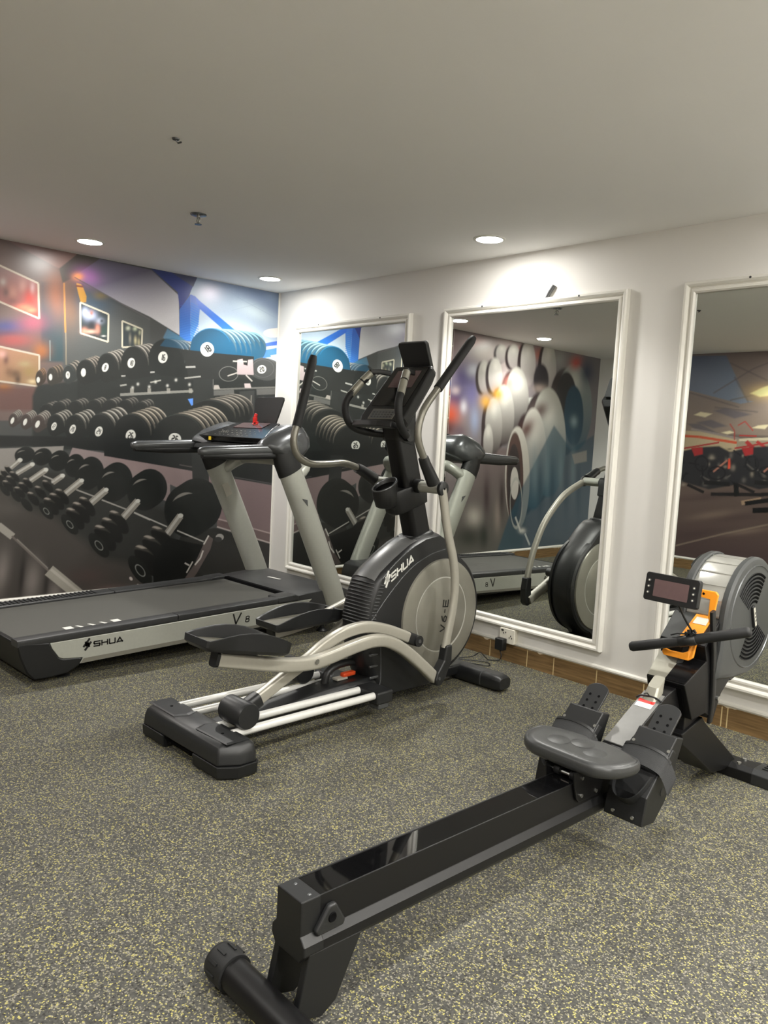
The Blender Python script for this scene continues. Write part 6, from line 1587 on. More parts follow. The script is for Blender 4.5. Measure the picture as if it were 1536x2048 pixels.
    for v in (0.14, 0.26, 0.40):
        for k in range(9):
            x = -0.22 + k * 0.055 + rnd.uniform(-.006, .006)
            q = on(x, v, 0.0178)
            sx, sy = rnd.choice((0.004, 0.007, 0.010)), 0.0022
            bm.faces.new([bm.verts.new(q + V((i * sx, 0, 0)) + d.normalized() * (j * sy)) for i, j in ((-1, -1), (1, -1), (1, 1), (-1, 1))])
    for x in (-0.19, -0.16, -0.13):
        q = on(x, 0.30, 0.0185)
        for k in range(10):
            a0, a1 = k * 0.628, (k + 1) * 0.628
            P = [q + V((math.cos(w) * r_, 0, 0)) + d.normalized() * math.sin(w) * r_ for w, r_ in ((a0, .012), (a1, .012), (a1, .0145), (a0, .0145))]
            bm.faces.new([bm.verts.new(p) for p in P])
    obj('button_print', bm, 'pulse', con, smooth=0)
    obj('display_window', loft(bm_new(), [[on(-.17, .60, .0178), on(.17, .60, .0178), on(.16, .94, .0168), on(-.16, .94, .0168)], [on(-.17, .60, .0195), on(.17, .60, .0195), on(.16, .94, .0185), on(-.16, .94, .0185)]]), 'screen', con, smooth=0)
    q = on(-0.235, 0.0, 0.0)
    obj('warning_sticker', box(bm_new(), (q.x, q.y - 0.006, q.z - 0.002), (0.030, 0.006, 0.026)), 'yellow', con, smooth=0)
    # front nose of the console underneath
    nose = [(1.50, 1.262), (1.52, 1.295), (1.58, 1.318), (1.60, 1.25), (1.54, 1.246)]
    obj('console_lip', prism(bm_new(), nose, -0.40, 0.40), 'black', con, bevel=0.006)
    # tablet rest and safety key
    pl = bm_new()
    P0 = V((0, 1.835, 1.440)); P1 = V((0, 1.885, 1.655)); up = P1 - P0
    out = [(-0.128, 0.0), (0.128, 0.0), (0.150, 0.45), (0.168, 0.90), (0.160, 0.985), (0.145, 1.0), (-0.145, 1.0), (-0.160, 0.985), (-0.168, 0.90), (-0.150, 0.45)]
    nn = V((0, -up.z, up.y)).normalized() * 0.014
    loft(pl, [[P0 + V((x, 0, 0)) + up * v for x, v in out], [P0 + V((x, 0, 0)) + up * v - nn for x, v in out]])
    obj('tablet_rest', pl, 'blackm', t, smooth=0, bevel=0.003)
    k = bm_new(); box(k, (-0.02, 1.775, 1.482), (0.032, 0.020, 0.040)); cyl(k, (-0.02, 1.775, 1.50), (-0.016, 1.782, 1.528), 0.012, 12); box(k, (0.012, 1.77, 1.462), (0.02, 0.014, 0.02))
    obj('safety_key', k, 'red', t, bevel=0.003)
    obj('key_cord', tube(bm_new(), [(-0.02, 1.77, 1.47), (0.0, 1.74, 1.455), (0.03, 1.735, 1.45), (0.05, 1.75, 1.455)], 0.003, 6, smooth=5), 'red', t)
    # pale tube joining the uprights behind the console
    path = spline([(-0.44, 1.80, 1.10), (-0.40, 1.90, 1.17), (-0.28, 1.935, 1.20), (0.28, 1.935, 1.20), (0.40, 1.90, 1.17), (0.44, 1.80, 1.10)], 6)
    obj('cross_tube', tube(bm_new(), path, 0.045, 20, up=(0, 0, 1)), 'silver', t, smooth=60)
    # the deck stands at a slight incline and the whole frame leans with it; feet stay on the floor
    for o in [c for ch in t.children for c in (ch, *ch.children, *[g for k in ch.children for g in k.children])]:
        if o.name.startswith(('levelling_foot', 'foot_bolt')):
            continue
        me = o.data
        co = np.empty(len(me.vertices) * 3, np.float32); me.vertices.foreach_get('co', co)
        co = co.reshape(-1, 3).astype(float); x, y, z = co.T
        ny = 0.0447 * x + 0.9789 * y + 0.0001 * z - 0.0095 * x * y - 0.0092 * y * y - 0.0085
        nz = 0.0011 * x + 0.0135 * y + 0.9941 * z + 0.0012 * x * y - 0.0095 * y * z + 0.0084
        me.vertices.foreach_set('co', np.stack([x, ny, nz], 1).astype(np.float32).ravel()); me.update()
    return t
treadmill()

# ------------------------------------------------------------------ elliptical trainer (local x across, y forward, z up)
def elliptical():
    t = empty('elliptical_trainer', (2.80, -2.42, 0), math.radians(2.0))
    tag(t, 'black and champagne elliptical cross trainer with round V6-E disc, in front of the middle mirror', 'elliptical trainer')
    # --- rear stabiliser
    def foot_ring(z, x, y0, y1, ch):
        return [V(p) for p in ((-x + ch, y0, z), (x - ch, y0, z), (x, y0 + ch * 1.6, z), (x, y1 - ch * .4, z), (x - ch * .4, y1, z), (-x + ch * .4, y1, z), (-x, y1 - ch * .4, z), (-x, y0 + ch * 1.6, z))]
    bm = bm_new()
    loft(bm, [foot_ring(z, x, y0, y1, ch) for z, x, y0, y1, ch in ((0.058, .350, .000, .175, .050), (0.10, .346, .004, .172, .048), (0.128, .338, .012, .166, .046), (0.145, .318, .034, .150, .040))])
    rf = obj('rear_stabiliser', bm, 'blackm', t, smooth=50, bevel=0.012, seg=3)
    for s in (-1, 1):
        bm = bm_new()
        def end_ring(z, g):
            return [V((s * x, y, z)) for x, y in ((0.12, -0.004 + g), (0.302, -0.004 + g), (0.354 - g, 0.070), (0.354 - g, 0.165), (0.335, 0.180 - g), (0.12, 0.180 - g))]
        loft(bm, [end_ring(0.001, .014), end_ring(0.012, .004), end_ring(0.058, 0.0)])
        obj('stabiliser_boot', bm, 'black', rf, smooth=0, bevel=0.004)
    obj('stabiliser_bar', bx(bm_new(), -0.125, 0.125, 0.03, 0.15, 0.022, 0.07), 'dark', rf)
    bm = bm_new()
    for s in (-1, 1):
        loft(bm, [[V((s * x, y, z)) for x, y, z in r] for r in (((0.085, 0.030, 0.1455), (0.115, 0.030, 0.1455), (0.318, 0.034, 0.1455), (0.318, 0.150, 0.1455), (0.085, 0.150, 0.1455), (0.06, .09, .1455)), ((0.100, 0.038, 0.1505), (0.125, 0.038, 0.1505), (0.305, 0.042, 0.1505), (0.305, 0.142, 0.1505), (0.100, 0.142, 0.1505), (0.08, .09, .1505)))])
    obj('stabiliser_top_pads', bm, 'blackm', rf, smooth=0, bevel=0.003)
    for x in (-0.20, 0.21):
        obj('screw_hole', cyl(bm_new(), (x, 0.085, 0.1495), (x, 0.085, 0.1512), 0.007, 14), 'dark', rf)
    # --- rails
    for x in (-0.212, -0.103, 0.103, 0.212):
        obj('guide_rail', cyl(bm_new(), (x, 0.13, 0.137), (x, 0.975, 0.128), 0.0185, 20), 'railw', t, smooth=60)
        obj('rail_end', cyl(bm_new(), (x, 0.972, 0.128), (x, 0.99, 0.128), 0.011, 14), 'gun', t)
    bm = bm_new()
    loft(bm, [[V((x, y, z)) for x, z in ((-w, .055), (w, .055), (w, h - .02), (w - .02, h), (-w + .02, h), (-w, h - .02))] for y, w, h in ((0.12, .07, .11), (0.40, .07, .12), (0.75, .075, .155), (0.92, .085, .165), (1.20, .09, .165))])
    obj('centre_beam', bm, 'blackm', t, smooth=0, bevel=0.006)
    for s in (-1, 1):
        bm = bm_new(); bx(bm, min(s * .08, s * .245), max(s * .08, s * .245), 0.965, 1.075, 0.085, 0.150)
        obj('rail_bracket', bm, 'blackm', t, bevel=0.010, seg=3)
        obj('bracket_foot', bx(bm_new(), s * .20 - .035, s * .20 + .035, 0.985, 1.06, 0.055, 0.088), 'labelgrey' if False else 'gun', t, bevel=0.008)
    # transport handle with orange catch
    bm = bm_new(); tube(bm, [(-0.02, 0.84, 0.150), (-0.02, 0.86, 0.205), (-0.02, 0.92, 0.235), (-0.02, 1.03, 0.235), (-0.02, 1.09, 0.20), (-0.02, 1.12, 0.14)], 0.020, 12, up=(1, 0, 0), smooth=6)
    obj('lift_handle', bm, 'blackm', t, smooth=60)
    obj('release_catch', box(bm_new(), (0.0, 0.985, 0.185), (0.03, 0.085, 0.022)), 'orange' if False else mat('red_orange_plastic', lin(236, 84, 36), 0.4), t, bevel=0.005)
    obj('catch_plate', box(bm_new(), (0.0, 0.93, 0.172), (0.04, 0.07, 0.010)), 'labelgrey', t)
    # --- drive housing
    cY, cZ, R_ = 1.570, 0.445, 0.352
    front = arc((cY, cZ), R_, 52, -72, 22)                       # upper front round to underneath
    prof = [(1.15, 0.050), (1.105, 0.10), (1.065, 0.165), (1.025, 0.255), (0.996, 0.36), (0.985, 0.462), (0.992, 0.53), (1.012, 0.60), (1.045, 0.678), (1.095, 0.724), (1.20, 0.790), (1.32, 0.854), (1.42, 0.888), (1.545, 0.902), (1.61, 0.870), (1.68, 0.815), (1.745, 0.755)] + front + [(1.62, 0.055), (1.50, 0.042)]
    cen = (1.40, 0.48)
    def ring(x, k):
        ky, kz = k, 1 - (1 - k) * .35
        return [V((x, cen[0] + (p[0] - cen[0]) * (ky if p[0] < 1.4 else 1 - (1 - k) * .75), cen[1] + (p[1] - cen[1]) * kz)) for p in prof]
    bm = loft(bm_new(), [ring(-0.104, .895), ring(-0.099, .915), ring(-0.088, .94), ring(-0.065, .972), ring(-0.035, .995), ring(0, 1), ring(0.035, .995), ring(0.065, .972), ring(0.088, .94), ring(0.099, .915), ring(0.104, .895)])
    hs = obj('drive_housing', bm, 'blackm', t, smooth=40)
    # grey shoulder stripe along the back of the housing, over the crest
    crest = [(1.048, 0.688), (1.098, 0.732), (1.20, 0.796), (1.32, 0.860), (1.392, 0.882)]
    rings = []
    for y, z in crest:
        rings.append([V((x, y + dy, z + dz)) for x, dy, dz in ((-0.094, .030, -.026), (-0.075, .012, -.006), (-0.035, .0, .004), (0.035, .0, .004), (0.075, .012, -.006), (0.094, .030, -.026), (0.06, .04, -.04), (-0.06, .04, -.04))])
    obj('crest_cover', loft(bm_new(), rings), 'crest', hs, smooth=60)
    obj('mast_collar', loft(bm_new(), [[V((x * k, 1.445 + y * k, z + (y * .18))) for x, y in rrect(0.150, 0.20, 0.05, 5)] for z, k in ((0.850, 1.0), (0.884, .99), (0.896, .90), (0.899, .6))]), 'blackm', hs, smooth=50)
    # rear cooling louvres
    for k in range(13):
        f = k / 12
        z = 0.462 + f * 0.205
        y = float(np.interp(z, [0.46, 0.53, 0.60, 0.678], [0.985, 0.992, 1.012, 1.045])) - .002
        path = [(-0.1045, y + 0.075, z - .014), (-0.098, y + 0.045, z - .010), (-0.070, y + 0.014, z - .003), (-0.032, y, z + .002), (0.032, y, z + .002), (0.070, y + 0.014, z - .003), (0.098, y + 0.045, z - .010), (0.1055, y + 0.075, z - .014)]
        obj('louvre', sweep(bm_new(), spline(path, 4), rrect(0.008, 0.011, 0.003, 2), (0, 0, 1)), 'rail', hs, smooth=60)
    # lower side grille
    for k in range(5):
        z = 0.175 + k * 0.060
        y = 1.098 - k * 0.006
        obj('grille_slot', box(bm_new(), (0.101, y - 0.025, z), (0.012, 0.060, 0.013)), 'gun', hs, bevel=0.003)
    obj('grille_edge', sweep(bm_new(), spline([(0.1035, 1.085, 0.125), (0.1045, 1.118, 0.14), (0.1045, 1.112, 0.30), (0.1045, 1.095, 0.42)], 6), circ(0.004, 8), (1, 0, 0)), 'gun', hs)
    # seam lines and lettering on the near side
    obj('side_seam', sweep(bm_new(), spline([(0.1045, 1.03, 0.475), (0.1045, 1.15, 0.60), (0.1045, 1.30, 0.72), (0.1045, 1.45, 0.785), (0.1045, 1.58, 0.81)], 8), circ(0.0035, 8), (1, 0, 0)), 'gun', hs)
    obj('side_ridge', sweep(bm_new(), spline([(0.1015, 1.10, 0.690), (0.1015, 1.19, 0.762), (0.1005, 1.30, 0.826), (0.0995, 1.42, 0.866), (0.0985, 1.52, 0.880)], 8), circ(0.004, 8), (1, 0, 0)), 'gun', hs)
    u = V((0, 0.86, 0.51)).normalized(); w = V((0, -0.12, 1)).normalized()
    obj('brand_lettering', lettering(bm_new(), 'SHUA', V((0.1045, 1.166, 0.672)), u, w, 0.036, 0.036, 0.013, 0.0085), 'white', hs, smooth=0)
    obj('brand_emblem', lettering(bm_new(), 'Y', V((0.1045, 1.118, 0.640)), u, w, 0.044, 0.066, 0, 0.012), 'white', hs, smooth=0)
    # --- disc covers
    for s in (-1, 1):
        d = obj('disc_cover', lathe(bm_new(), [(0.0, s * .116), (0.205, s * .116), (0.208, s * .1145), (0.212, s * .1145), (0.215, s * .117), (0.292, s * .117), (0.309, s * .113), (0.316, s * .098), (0.316, s * .085), (0.0, s * .085)], (0, cY, cZ), 'x', 72), 'panelgrey', t, smooth=30)
        obj('disc_rim', lathe(bm_new(), [(0.318, s * .088), (0.318, s * .102), (0.330, s * .104), (0.344, s * .094), (0.350, s * .07), (0.34, s * .07)], (0, cY, cZ), 'x', 72), 'black', d, smooth=40)
        if s > 0:
            obj('model_lettering', lettering(bm_new(), 'V6-E', V((0.1172, 1.604, 0.345)), (0, 0.10, 1), (0, -1, 0.10), 0.036, 0.040, 0.016, 0.0062), 'ink', d, smooth=0)
            obj('disc_glint_rim', lathe(bm_new(), [(0.2055, .1162), (0.2095, .1172), (0.213, .1162)], (0, cY, cZ), 'x', 72), 'alu', d)
    # --- front stabiliser
    bm = bm_new()
    secs = [(-0.355, .55), (-0.345, .85), (-0.32, 1.0), (-0.06, 1.0), (0.06, 1.0), (0.30, 1.0), (0.335, .9), (0.352, .7)]
    loft(bm, [[V((x, 1.885 + y * (0.6 + .4 * k), 0.048 + z * k)) for y, z in rrect(0.115, 0.092, 0.030, 4)] for x, k in secs])
    ff = obj('front_stabiliser', bm, 'blackm', t, smooth=45)
    for x in (0.215, -0.215):
        obj('end_cap_seam', sweep(bm_new(), [(x - .003, 1.885, 0.048), (x + .003, 1.885, 0.048)], [(a * 1.02, b * 1.02) for a, b in rrect(0.115, 0.092, 0.030, 4)], (0, 1, 0)), 'gun', ff)
    obj('floor_pad', bx(bm_new(), -0.33, 0.33, 1.86, 1.91, 0.0005, 0.010), 'rubber', ff)
    obj('front_beam', bx(bm_new(), -0.05, 0.05, 1.55, 1.87, 0.035, 0.095), 'black', t, bevel=0.01)
    # --- mast
    obj('mast', sweep(bm_new(), [(0, 1.462, 0.86), (0, 1.372, 1.13), (0, 1.272, 1.43)], rrect(0.106, 0.140, 0.028, 5), (1, 0, 0)), 'blacks', t, smooth=50)
    # cup holder clamped round the mast
    bm = bm_new()
    ax = V((0, -0.32, 1)).normalized()
    def cring(h, k, yb=0.0):
        o_ = V((0, 1.372, 1.13)) + ax * h
        P = [(0.060, 0.078), (0.066, 0.02), (0.064, -0.06), (0.058, -0.10), (0.056, -0.130), (0.050, -0.150), (0.030, -0.170), (0.0, -0.175), (-0.030, -0.170), (-0.050, -0.150), (-0.056, -0.130), (-0.058, -0.10), (-0.064, -0.06), (-0.066, 0.02), (-0.060, 0.078), (0, 0.086)]
        return [o_ + V((x * k, y * k + yb, 0.24 * y)) for x, y in P]
    loft(bm, [cring(-0.092, .78, -.010), cring(-0.080, .93, -.004), cring(0.0, 1.0), cring(0.030, 1.0), cring(0.036, .95)])
    cup = obj('cup_holder', bm, 'black', t, smooth=45)
    cc = V((0, 1.186, 1.160)); e1 = V((1, 0, 0)); e2 = V((0, 1, 0.62)).normalized(); e3 = e1.cross(e2)
    def cring2(r, dz, tl):
        return [V((r * math.cos(a) * 1.0, cc.y + dz * -.18 + r * 1.15 * math.sin(a), cc.z + dz + tl * r * math.sin(a))) for a in [2 * math.pi * i / 36 for i in range(36)]]
    bm = loft(bm_new(), [cring2(.040, -.118, .1), cring2(.052, -.108, .15), cring2(.060, -.05, .35), cring2(.061, -.006, .60), cring2(.061, .002, .62), cring2(.053, .002, .62), cring2(.045, -.03, .5)])
    obj('cup_body', bm, 'black', cup, smooth=50)
    bm = bm_new(); sweep(bm, [V(p) for p in cring2(.058, .0035, .62)] + [V(cring2(.058, .0035, .62)[0])], circ(0.0050, 8), (0, 0, 1))
    obj('cup_rim', bm, 'gun', cup)
    obj('cup_well', loft(bm_new(), [cring2(.047, -.026, .5), cring2(.050, -.012, .58)]), 'dark', cup, smooth=0)
    # --- pivots, swinging handles, pedal linkage; s = +1 near (right) side, -1 far side
    piv = V((0, 1.368, 1.160))
    for s in (-1, 1):
        ax_ = obj('pivot_axle', cyl(bm_new(), (s * .060, piv.y, piv.z), (s * .236, piv.y, piv.z), 0.030, 28), 'silver', t, smooth=60)
        obj('axle_boot', cyl(bm_new(), (s * .052, piv.y, piv.z), (s * .095, piv.y, piv.z), 0.037, 28), 'black', ax_, smooth=60)
        c = obj('pivot_cap', lathe(bm_new(), [(0, s * .256), (.030, s * .256), (.037, s * .252), (.039, s * .236), (.0, s * .236)], (0, piv.y, piv.z), 'x', 36), 'blackm', ax_, smooth=40)
        obj('cap_bolt', cyl(bm_new(), (s * .2555, piv.y, piv.z), (s * .2575, piv.y, piv.z), 0.006, 12), 'dark', c)
    near = dict(grip=[(.245, 1.542, 1.952), (.244, 1.425, 1.822), (.242, 1.288, 1.668)],
                up=[(.242, 1.300, 1.682), (.241, 1.196, 1.565), (.24, 1.160, 1.473), (.24, 1.166, 1.396), (.24, 1.218, 1.306), (.24, 1.232, 1.283)],
                sleeve=[(.24, 1.208, 1.318), (.24, 1.225, 1.288), (.236, 1.300, 1.190)],
                low=[(.24, 1.368, 1.160), (.24, 1.389, 1.084), (.24, 1.428, .942), (.24, 1.496, .765), (.24, 1.520, .62), (.24, 1.510, .50), (.24, 1.482, .368), (.24, 1.468, .300)],
                kn=[(1.452, .318), (1.498, .318), (1.500, .235), (1.462, .150), (1.424, .105), (1.388, .108), (1.376, .140), (1.392, .180), (1.438, .240)])
    far = dict(grip=[(-.245, .872, 1.805), (-.244, .826, 1.62), (-.24, .776, 1.443)],
               up=[(-.24, .780, 1.460), (-.24, .760, 1.384), (-.24, .771, 1.325), (-.24, .811, 1.280), (-.24, .881, 1.256), (-.24, .997, 1.256), (-.24, 1.098, 1.262), (-.24, 1.175, 1.247), (-.24, 1.225, 1.230)],
               sleeve=[(-.24, 1.205, 1.236), (-.24, 1.235, 1.226), (-.236, 1.335, 1.175)],
               low=[(-.24, 1.368, 1.160), (-.24, 1.609, 1.053), (-.24, 1.80, .877), (-.24, 1.900, .702), (-.24, 1.945, .562), (-.24, 1.965, .46)],
               kn=[(1.942, .480), (1.990, .480), (2.000, .400), (1.992, .300), (1.965, .275), (1.938, .285), (1.930, .33), (1.938, .40)])
    for s, D in ((1, near), (-1, far)):
        h = obj('swing_handle', tube(bm_new(), spline(D['up'], 8), 0.0185, 16, up=(1, 0, 0)), 'tube', t, smooth=60)
        g = sweep(bm_new(), spline(D['grip'], 6), circ(0.0235, 16), (1, 0, 0), [.72] + [1] * 10 + [1.02, 1.05])
        obj('rubber_grip', g, 'rubber', h, smooth=60)
        obj('handle_sleeve', sweep(bm_new(), D['sleeve'], circ(0.031, 18), (1, 0, 0), [.86, .92, 1.12]), 'blackm', h, smooth=60)
        a = obj('lower_lever', sweep(bm_new(), spline(D['low'], 8), rrect(0.034, 0.050, 0.016, 4), (1, 0, 0)), 'bronze', t, smooth=60)
        xs = sorted((s * .215, s * .268))
        k = obj('lever_knuckle', prism(bm_new(), D['kn'], xs[0], xs[1]), 'blackm', a, smooth=0, bevel=0.010, seg=3)
        kc = D['kn'][5] if s > 0 else D['kn'][4]
        bc = (kc[0] + .014, kc[1] + .040) if s > 0 else (kc[0], kc[1] + .035)
        obj('knuckle_bolt', cyl(bm_new(), (s * .265, bc[0], bc[1]), (s * .2705, bc[0], bc[1]), 0.010, 14), 'gun', k)
    # pedal arms
    def pedal_arm(s, pts, cap):
        a = obj('pedal_arm', sweep(bm_new(), spline(pts, 8), rrect(0.050, 0.062, 0.014, 4), (1, 0, 0)), 'bronze', t, smooth=60)
        p0, p1 = V(pts[0]), V(pts[1]); d_ = (p0 - p1).normalized()
        obj('arm_end_plug', sweep(bm_new(), [p0 - d_ * .002, p0 + d_ * .014], rrect(0.0515, 0.0635, 0.014, 4), (1, 0, 0)), 'black', a, smooth=50)
        return a
    na = pedal_arm(1, [(.222, .035, .480), (.222, .20, .437), (.222, .366, .398), (.222, .46, .382), (.222, .56, .376), (.222, .66, .386), (.222, .76, .402), (.222, .86, .414), (.222, .94, .416), (.222, 1.03, .400), (.222, 1.15, .340), (.226, 1.30, .228), (.230, 1.40, .145)], 0)
    obj('pivot_bolt', cyl(bm_new(), (.246, .555, .385), (.252, .555, .385), .012, 14), 'steel', na)
    fa = pedal_arm(-1, [(-.222, .655, .400), (-.222, .82, .418), (-.222, .98, .440), (-.222, 1.10, .470), (-.222, 1.26, .515), (-.222, 1.42, .530), (-.222, 1.60, .49), (-.225, 1.78, .40), (-.228, 1.955, .315)], 0)
    # main links: roller - pivot - crank
    def link(s, pts, cr):
        l = obj('main_link', sweep(bm_new(), spline(pts, 8), rrect(0.044, 0.057, 0.012, 4), (1, 0, 0)), 'bronze', t, smooth=60)
        e = V(pts[-1]); p = V(pts[-2]); d_ = (e - p).normalized()
        obj('link_end', sweep(bm_new(), [e - d_ * .01, e + d_ * .05, e + d_ * .072], rrect(0.054, 0.062, 0.016, 4), (1, 0, 0), [1, 1, .7]), 'blackm', l, smooth=50)
        c = e + d_ * .055
        obj('crank_boss', cyl(bm_new(), (s * .112, c.y, c.z), (s * .215, c.y, c.z), .030, 24), 'blackm', l, smooth=60)
        obj('crank_bolt', cyl(bm_new(), (s * .214, c.y, c.z), (s * .219, c.y, c.z), .011, 12), 'gun', l)
        b = V(pts[0])
        obj('link_socket', sweep(bm_new(), [b - (V(pts[1]) - b).normalized() * .02, b + (V(pts[1]) - b).normalized() * .075], rrect(0.064, 0.068, 0.020, 4), (1, 0, 0)), 'blackm', l, smooth=50)
        return l
    nl = link(1, [(.166, .225, .215), (.166, .33, .262), (.166, .46, .325), (.168, .565, .372), (.172, .665, .428), (.174, .78, .468), (.176, .915, .478), (.177, 1.05, .450), (.178, 1.17, .405), (.178, 1.235, .378)], (1.30, .345))
    fl_ = link(-1, [(-.166, .80, .205), (-.166, .90, .26), (-.168, 1.02, .34), (-.172, 1.15, .44), (-.176, 1.30, .52), (-.178, 1.45, .56), (-.178, 1.62, .545), (-.178, 1.71, .52)], (1.76, .518))
    for s, y in ((1, .195), (-1, .775)):
        o_ = obj('guide_roller', lathe(bm_new(), [(0, s * .085), (.050, s * .085), (.058, s * .092), (.058, s * .232), (.053, s * .242), (0, s * .244)], (0, y, .205), 'x', 40), 'blackm', t, smooth=40)
        obj('roller_wheel', lathe(bm_new(), [(0, s * .092), (.049, s * .092), (.050, s * .114), (0, s * .114)], (0, y, .2025), 'x', 24), 'dark', o_, smooth=40)
    # pedals: a shallow tray with raised sides
    def pedal(s, rear, front, name='foot_pedal'):
        r, f = V(rear), V(front)
        d_ = f - r; L = d_.length; u = d_.normalized(); w = V((1, 0, 0)); n = w.cross(u)
        def at(x, v, h): return r + w * x + u * (v * L) + n * h
        side = [(.080, .03), (.088, .05), (.0935, .12), (.095, .22), (.096, .34), (.0965, .46), (.096, .58), (.095, .70), (.0935, .82), (.091, .91), (.084, .97), (.070, 1.0)]
        outer = side + [(-x, v) for x, v in side[::-1]]
        def rim(v): return 0.018 + 0.040 * max(0, math.sin(math.pi * min(1, max(0, (v - .05) / .95)))) + 0.014 * v
        bm = bm_new()
        bot = [at(x * .84, .05 + v * .92, -0.026) for x, v in outer]
        low = [at(x * .98, v, -0.010) for x, v in outer]
        top = [at(x * 1.04, v, rim(v)) for x, v in outer]
        inn = [at(x * .92, .02 + v * .955, rim(v) - .001) for x, v in outer]
        flo = [at(x * .86, .04 + v * .92, 0.0) for x, v in outer]
        loft(bm, [bot, low, top, inn, flo])
        p = obj(name, bm, 'blackm', t, smooth=34, bevel=0.002)
        fl2 = [at(x * .80, .07 + v * .86, 0.002) for x, v in outer]; fl3 = [at(x * .78, .08 + v * .85, 0.006) for x, v in outer]
        obj('tread_mat', loft(bm_new(), [fl2, fl3]), ridged_material('pedal_tread', lin(98, 96, 86), .6, 'X', 18), p, smooth=0)
        obj('pedal_mount', loft(bm_new(), [[at(x * .35, .2 + v * .6, -.025) for x, v in outer], [at(x * .28, .3 + v * .4, -.04) for x, v in outer]]), 'black', p, smooth=0)
    pedal(1, (.215, -.075, .572), (.222, .362, .480))
    pedal(-1, (-.205, .585, .450), (-.205, 1.055, .455))
    # --- console head
    P0 = V((0, 1.115, 1.480)); P1 = V((0, 1.365, 1.790)); u = (P1 - P0).normalized(); L = (P1 - P0).length; n = V((0, -u.z, u.y))
    def cp(x, v, h): return P0 + V((x, 0, 0)) + u * (v * L) + n * h
    shape = [(-.140, .02), (.140, .02), (.158, .10), (.152, .45), (.138, .95), (.128, 1.0), (-.128, 1.0), (-.138, .95), (-.152, .45), (-.158, .10)]
    bm = bm_new(); loft(bm, [[cp(x * .72, .08 + v * .84, -.085) for x, v in shape], [cp(x * .96, v, -.045) for x, v in shape], [cp(x, v, 0.0) for x, v in shape], [cp(x * .96, .012 + v * .976, .008) for x, v in shape]])
    con = obj('console', bm, 'black', t, smooth=0, bevel=0.005)
    def plate(parent, name, m, x0, x1, v0, v1, h0, h1, **k):
        a_ = [cp(x0, v0, h0), cp(x1, v0, h0), cp(x1, v1, h0), cp(x0, v1, h0)]; b_ = [cp(x0, v0, h1), cp(x1, v0, h1), cp(x1, v1, h1), cp(x0, v1, h1)]
        return obj(name, loft(bm_new(), [a_, b_]), m, parent, smooth=0, **k)
    plate(con, 'glass_face', 'blackg', -.120, .120, .28, .97, .0082, .0105)
    plate(con, 'display', 'screen', -.085, .085, .60, .90, .0107, .0118)
    key = plate(con, 'keypad', 'pulse', -.088, .088, .055, .225, .0082, .0100)
    plate(key, 'keypad_face', 'crest', -.083, .083, .066, .214, .0102, .0112)
    bm = bm_new()
    for r_ in range(3):
        for k in range(7):
            x = -.066 + k * .022; v = .092 + r_ * .038
            a_ = [cp(x - .007, v - .009, .0113), cp(x + .007, v - .009, .0113), cp(x + .007, v + .009, .0113), cp(x - .007, v + .009, .0113)]
            bm.faces.new([bm.verts.new(q) for q in a_])
    obj('keys', bm, 'gun', key, smooth=0)
    # storage lip under the keypad
    lip = [cp(x, v, h) for x, v, h in ((-.150, .0, .008), (.150, .0, .008), (.140, -.05, .045), (.06, -.075, .062), (-.06, -.075, .062), (-.140, -.05, .045))]
    lip2 = [q - n * .0 + u * -.028 - n * .012 for q in lip]
    obj('storage_lip', loft(bm_new(), [lip2, lip]), 'blackm', con, smooth=0, bevel=0.004)
    # tablet rest above the display
    q0 = V((0, 1.405, 1.775)); q1 = V((0, 1.340, 1.918)); qq = q1 - q0
    n2 = V((0, -qq.z, qq.y)).normalized() * .012
    out = [(-.088, 0), (.088, 0), (.096, .08), (.100, .92), (.092, 1.0), (-.092, 1.0), (-.100, .92), (-.096, .08)]
    obj('tablet_rest', loft(bm_new(), [[q0 + V((x, 0, 0)) + qq * v + n2 for x, v in out], [q0 + V((x, 0, 0)) + qq * v - n2 for x, v in out]]), 'blackm', con, smooth=0, bevel=0.003)
    # fixed handlebar: one loop, near and far, with metal pulse pads
    nbar = [(s_ * x, y, z) for s_ in (1,) for x, y, z in ()]
    half = [(0.045, 1.275, 1.425), (0.115, 1.205, 1.428), (0.172, 1.120, 1.448), (0.190, 1.070, 1.500), (0.190, 1.060, 1.585), (0.165, 1.105, 1.660), (0.125, 1.175, 1.748)]
    for s in (-1, 1):
        b_ = obj('fixed_handlebar', tube(bm_new(), spline([(s * x, y, z) for x, y, z in half], 8), 0.0195, 16, up=(0, 1, 0.3)), 'rubber', t, smooth=60)
        gp = [(s * 0.180, 1.082, 1.625), (s * 0.152, 1.130, 1.693), (s * 0.128, 1.170, 1.742)]
        obj('pulse_pad', sweep(bm_new(), [V(q) + V((0, -.0012, 0)) for q in gp[:2]], circ(0.0207, 16), (0, 1, 0.3)), 'pulse', b_, smooth=60)
        obj('pulse_pad', sweep(bm_new(), [V(gp[1]) + V((-s * .002, .004, .006)), V(gp[2])], circ(0.0207, 16), (0, 1, 0.3)), 'pulse', b_, smooth=60)
        obj('bar_end_bridge', sweep(bm_new(), [(s * 0.125, 1.175, 1.748), (s * 0.10, 1.21, 1.752), (s * 0.085, 1.27, 1.748)], rrect(0.018, 0.028, 0.006, 3), (1, 0, 0)), 'black', b_, smooth=50)
    obj('mast_head', loft(bm_new(), [[V((x, 1.280 + y, 1.385 - y * .2)) for x, y in rrect(.114, .15, .03, 4)], [V((x * 1.15, 1.27 + y, 1.45 - y * .2)) for x, y in rrect(.114, .16, .03, 4)], [V((x * 1.2, 1.25 + y * 1.2, 1.53 + y * .9)) for x, y in rrect(.114, .15, .03, 4)]]), 'black', t, smooth=50)
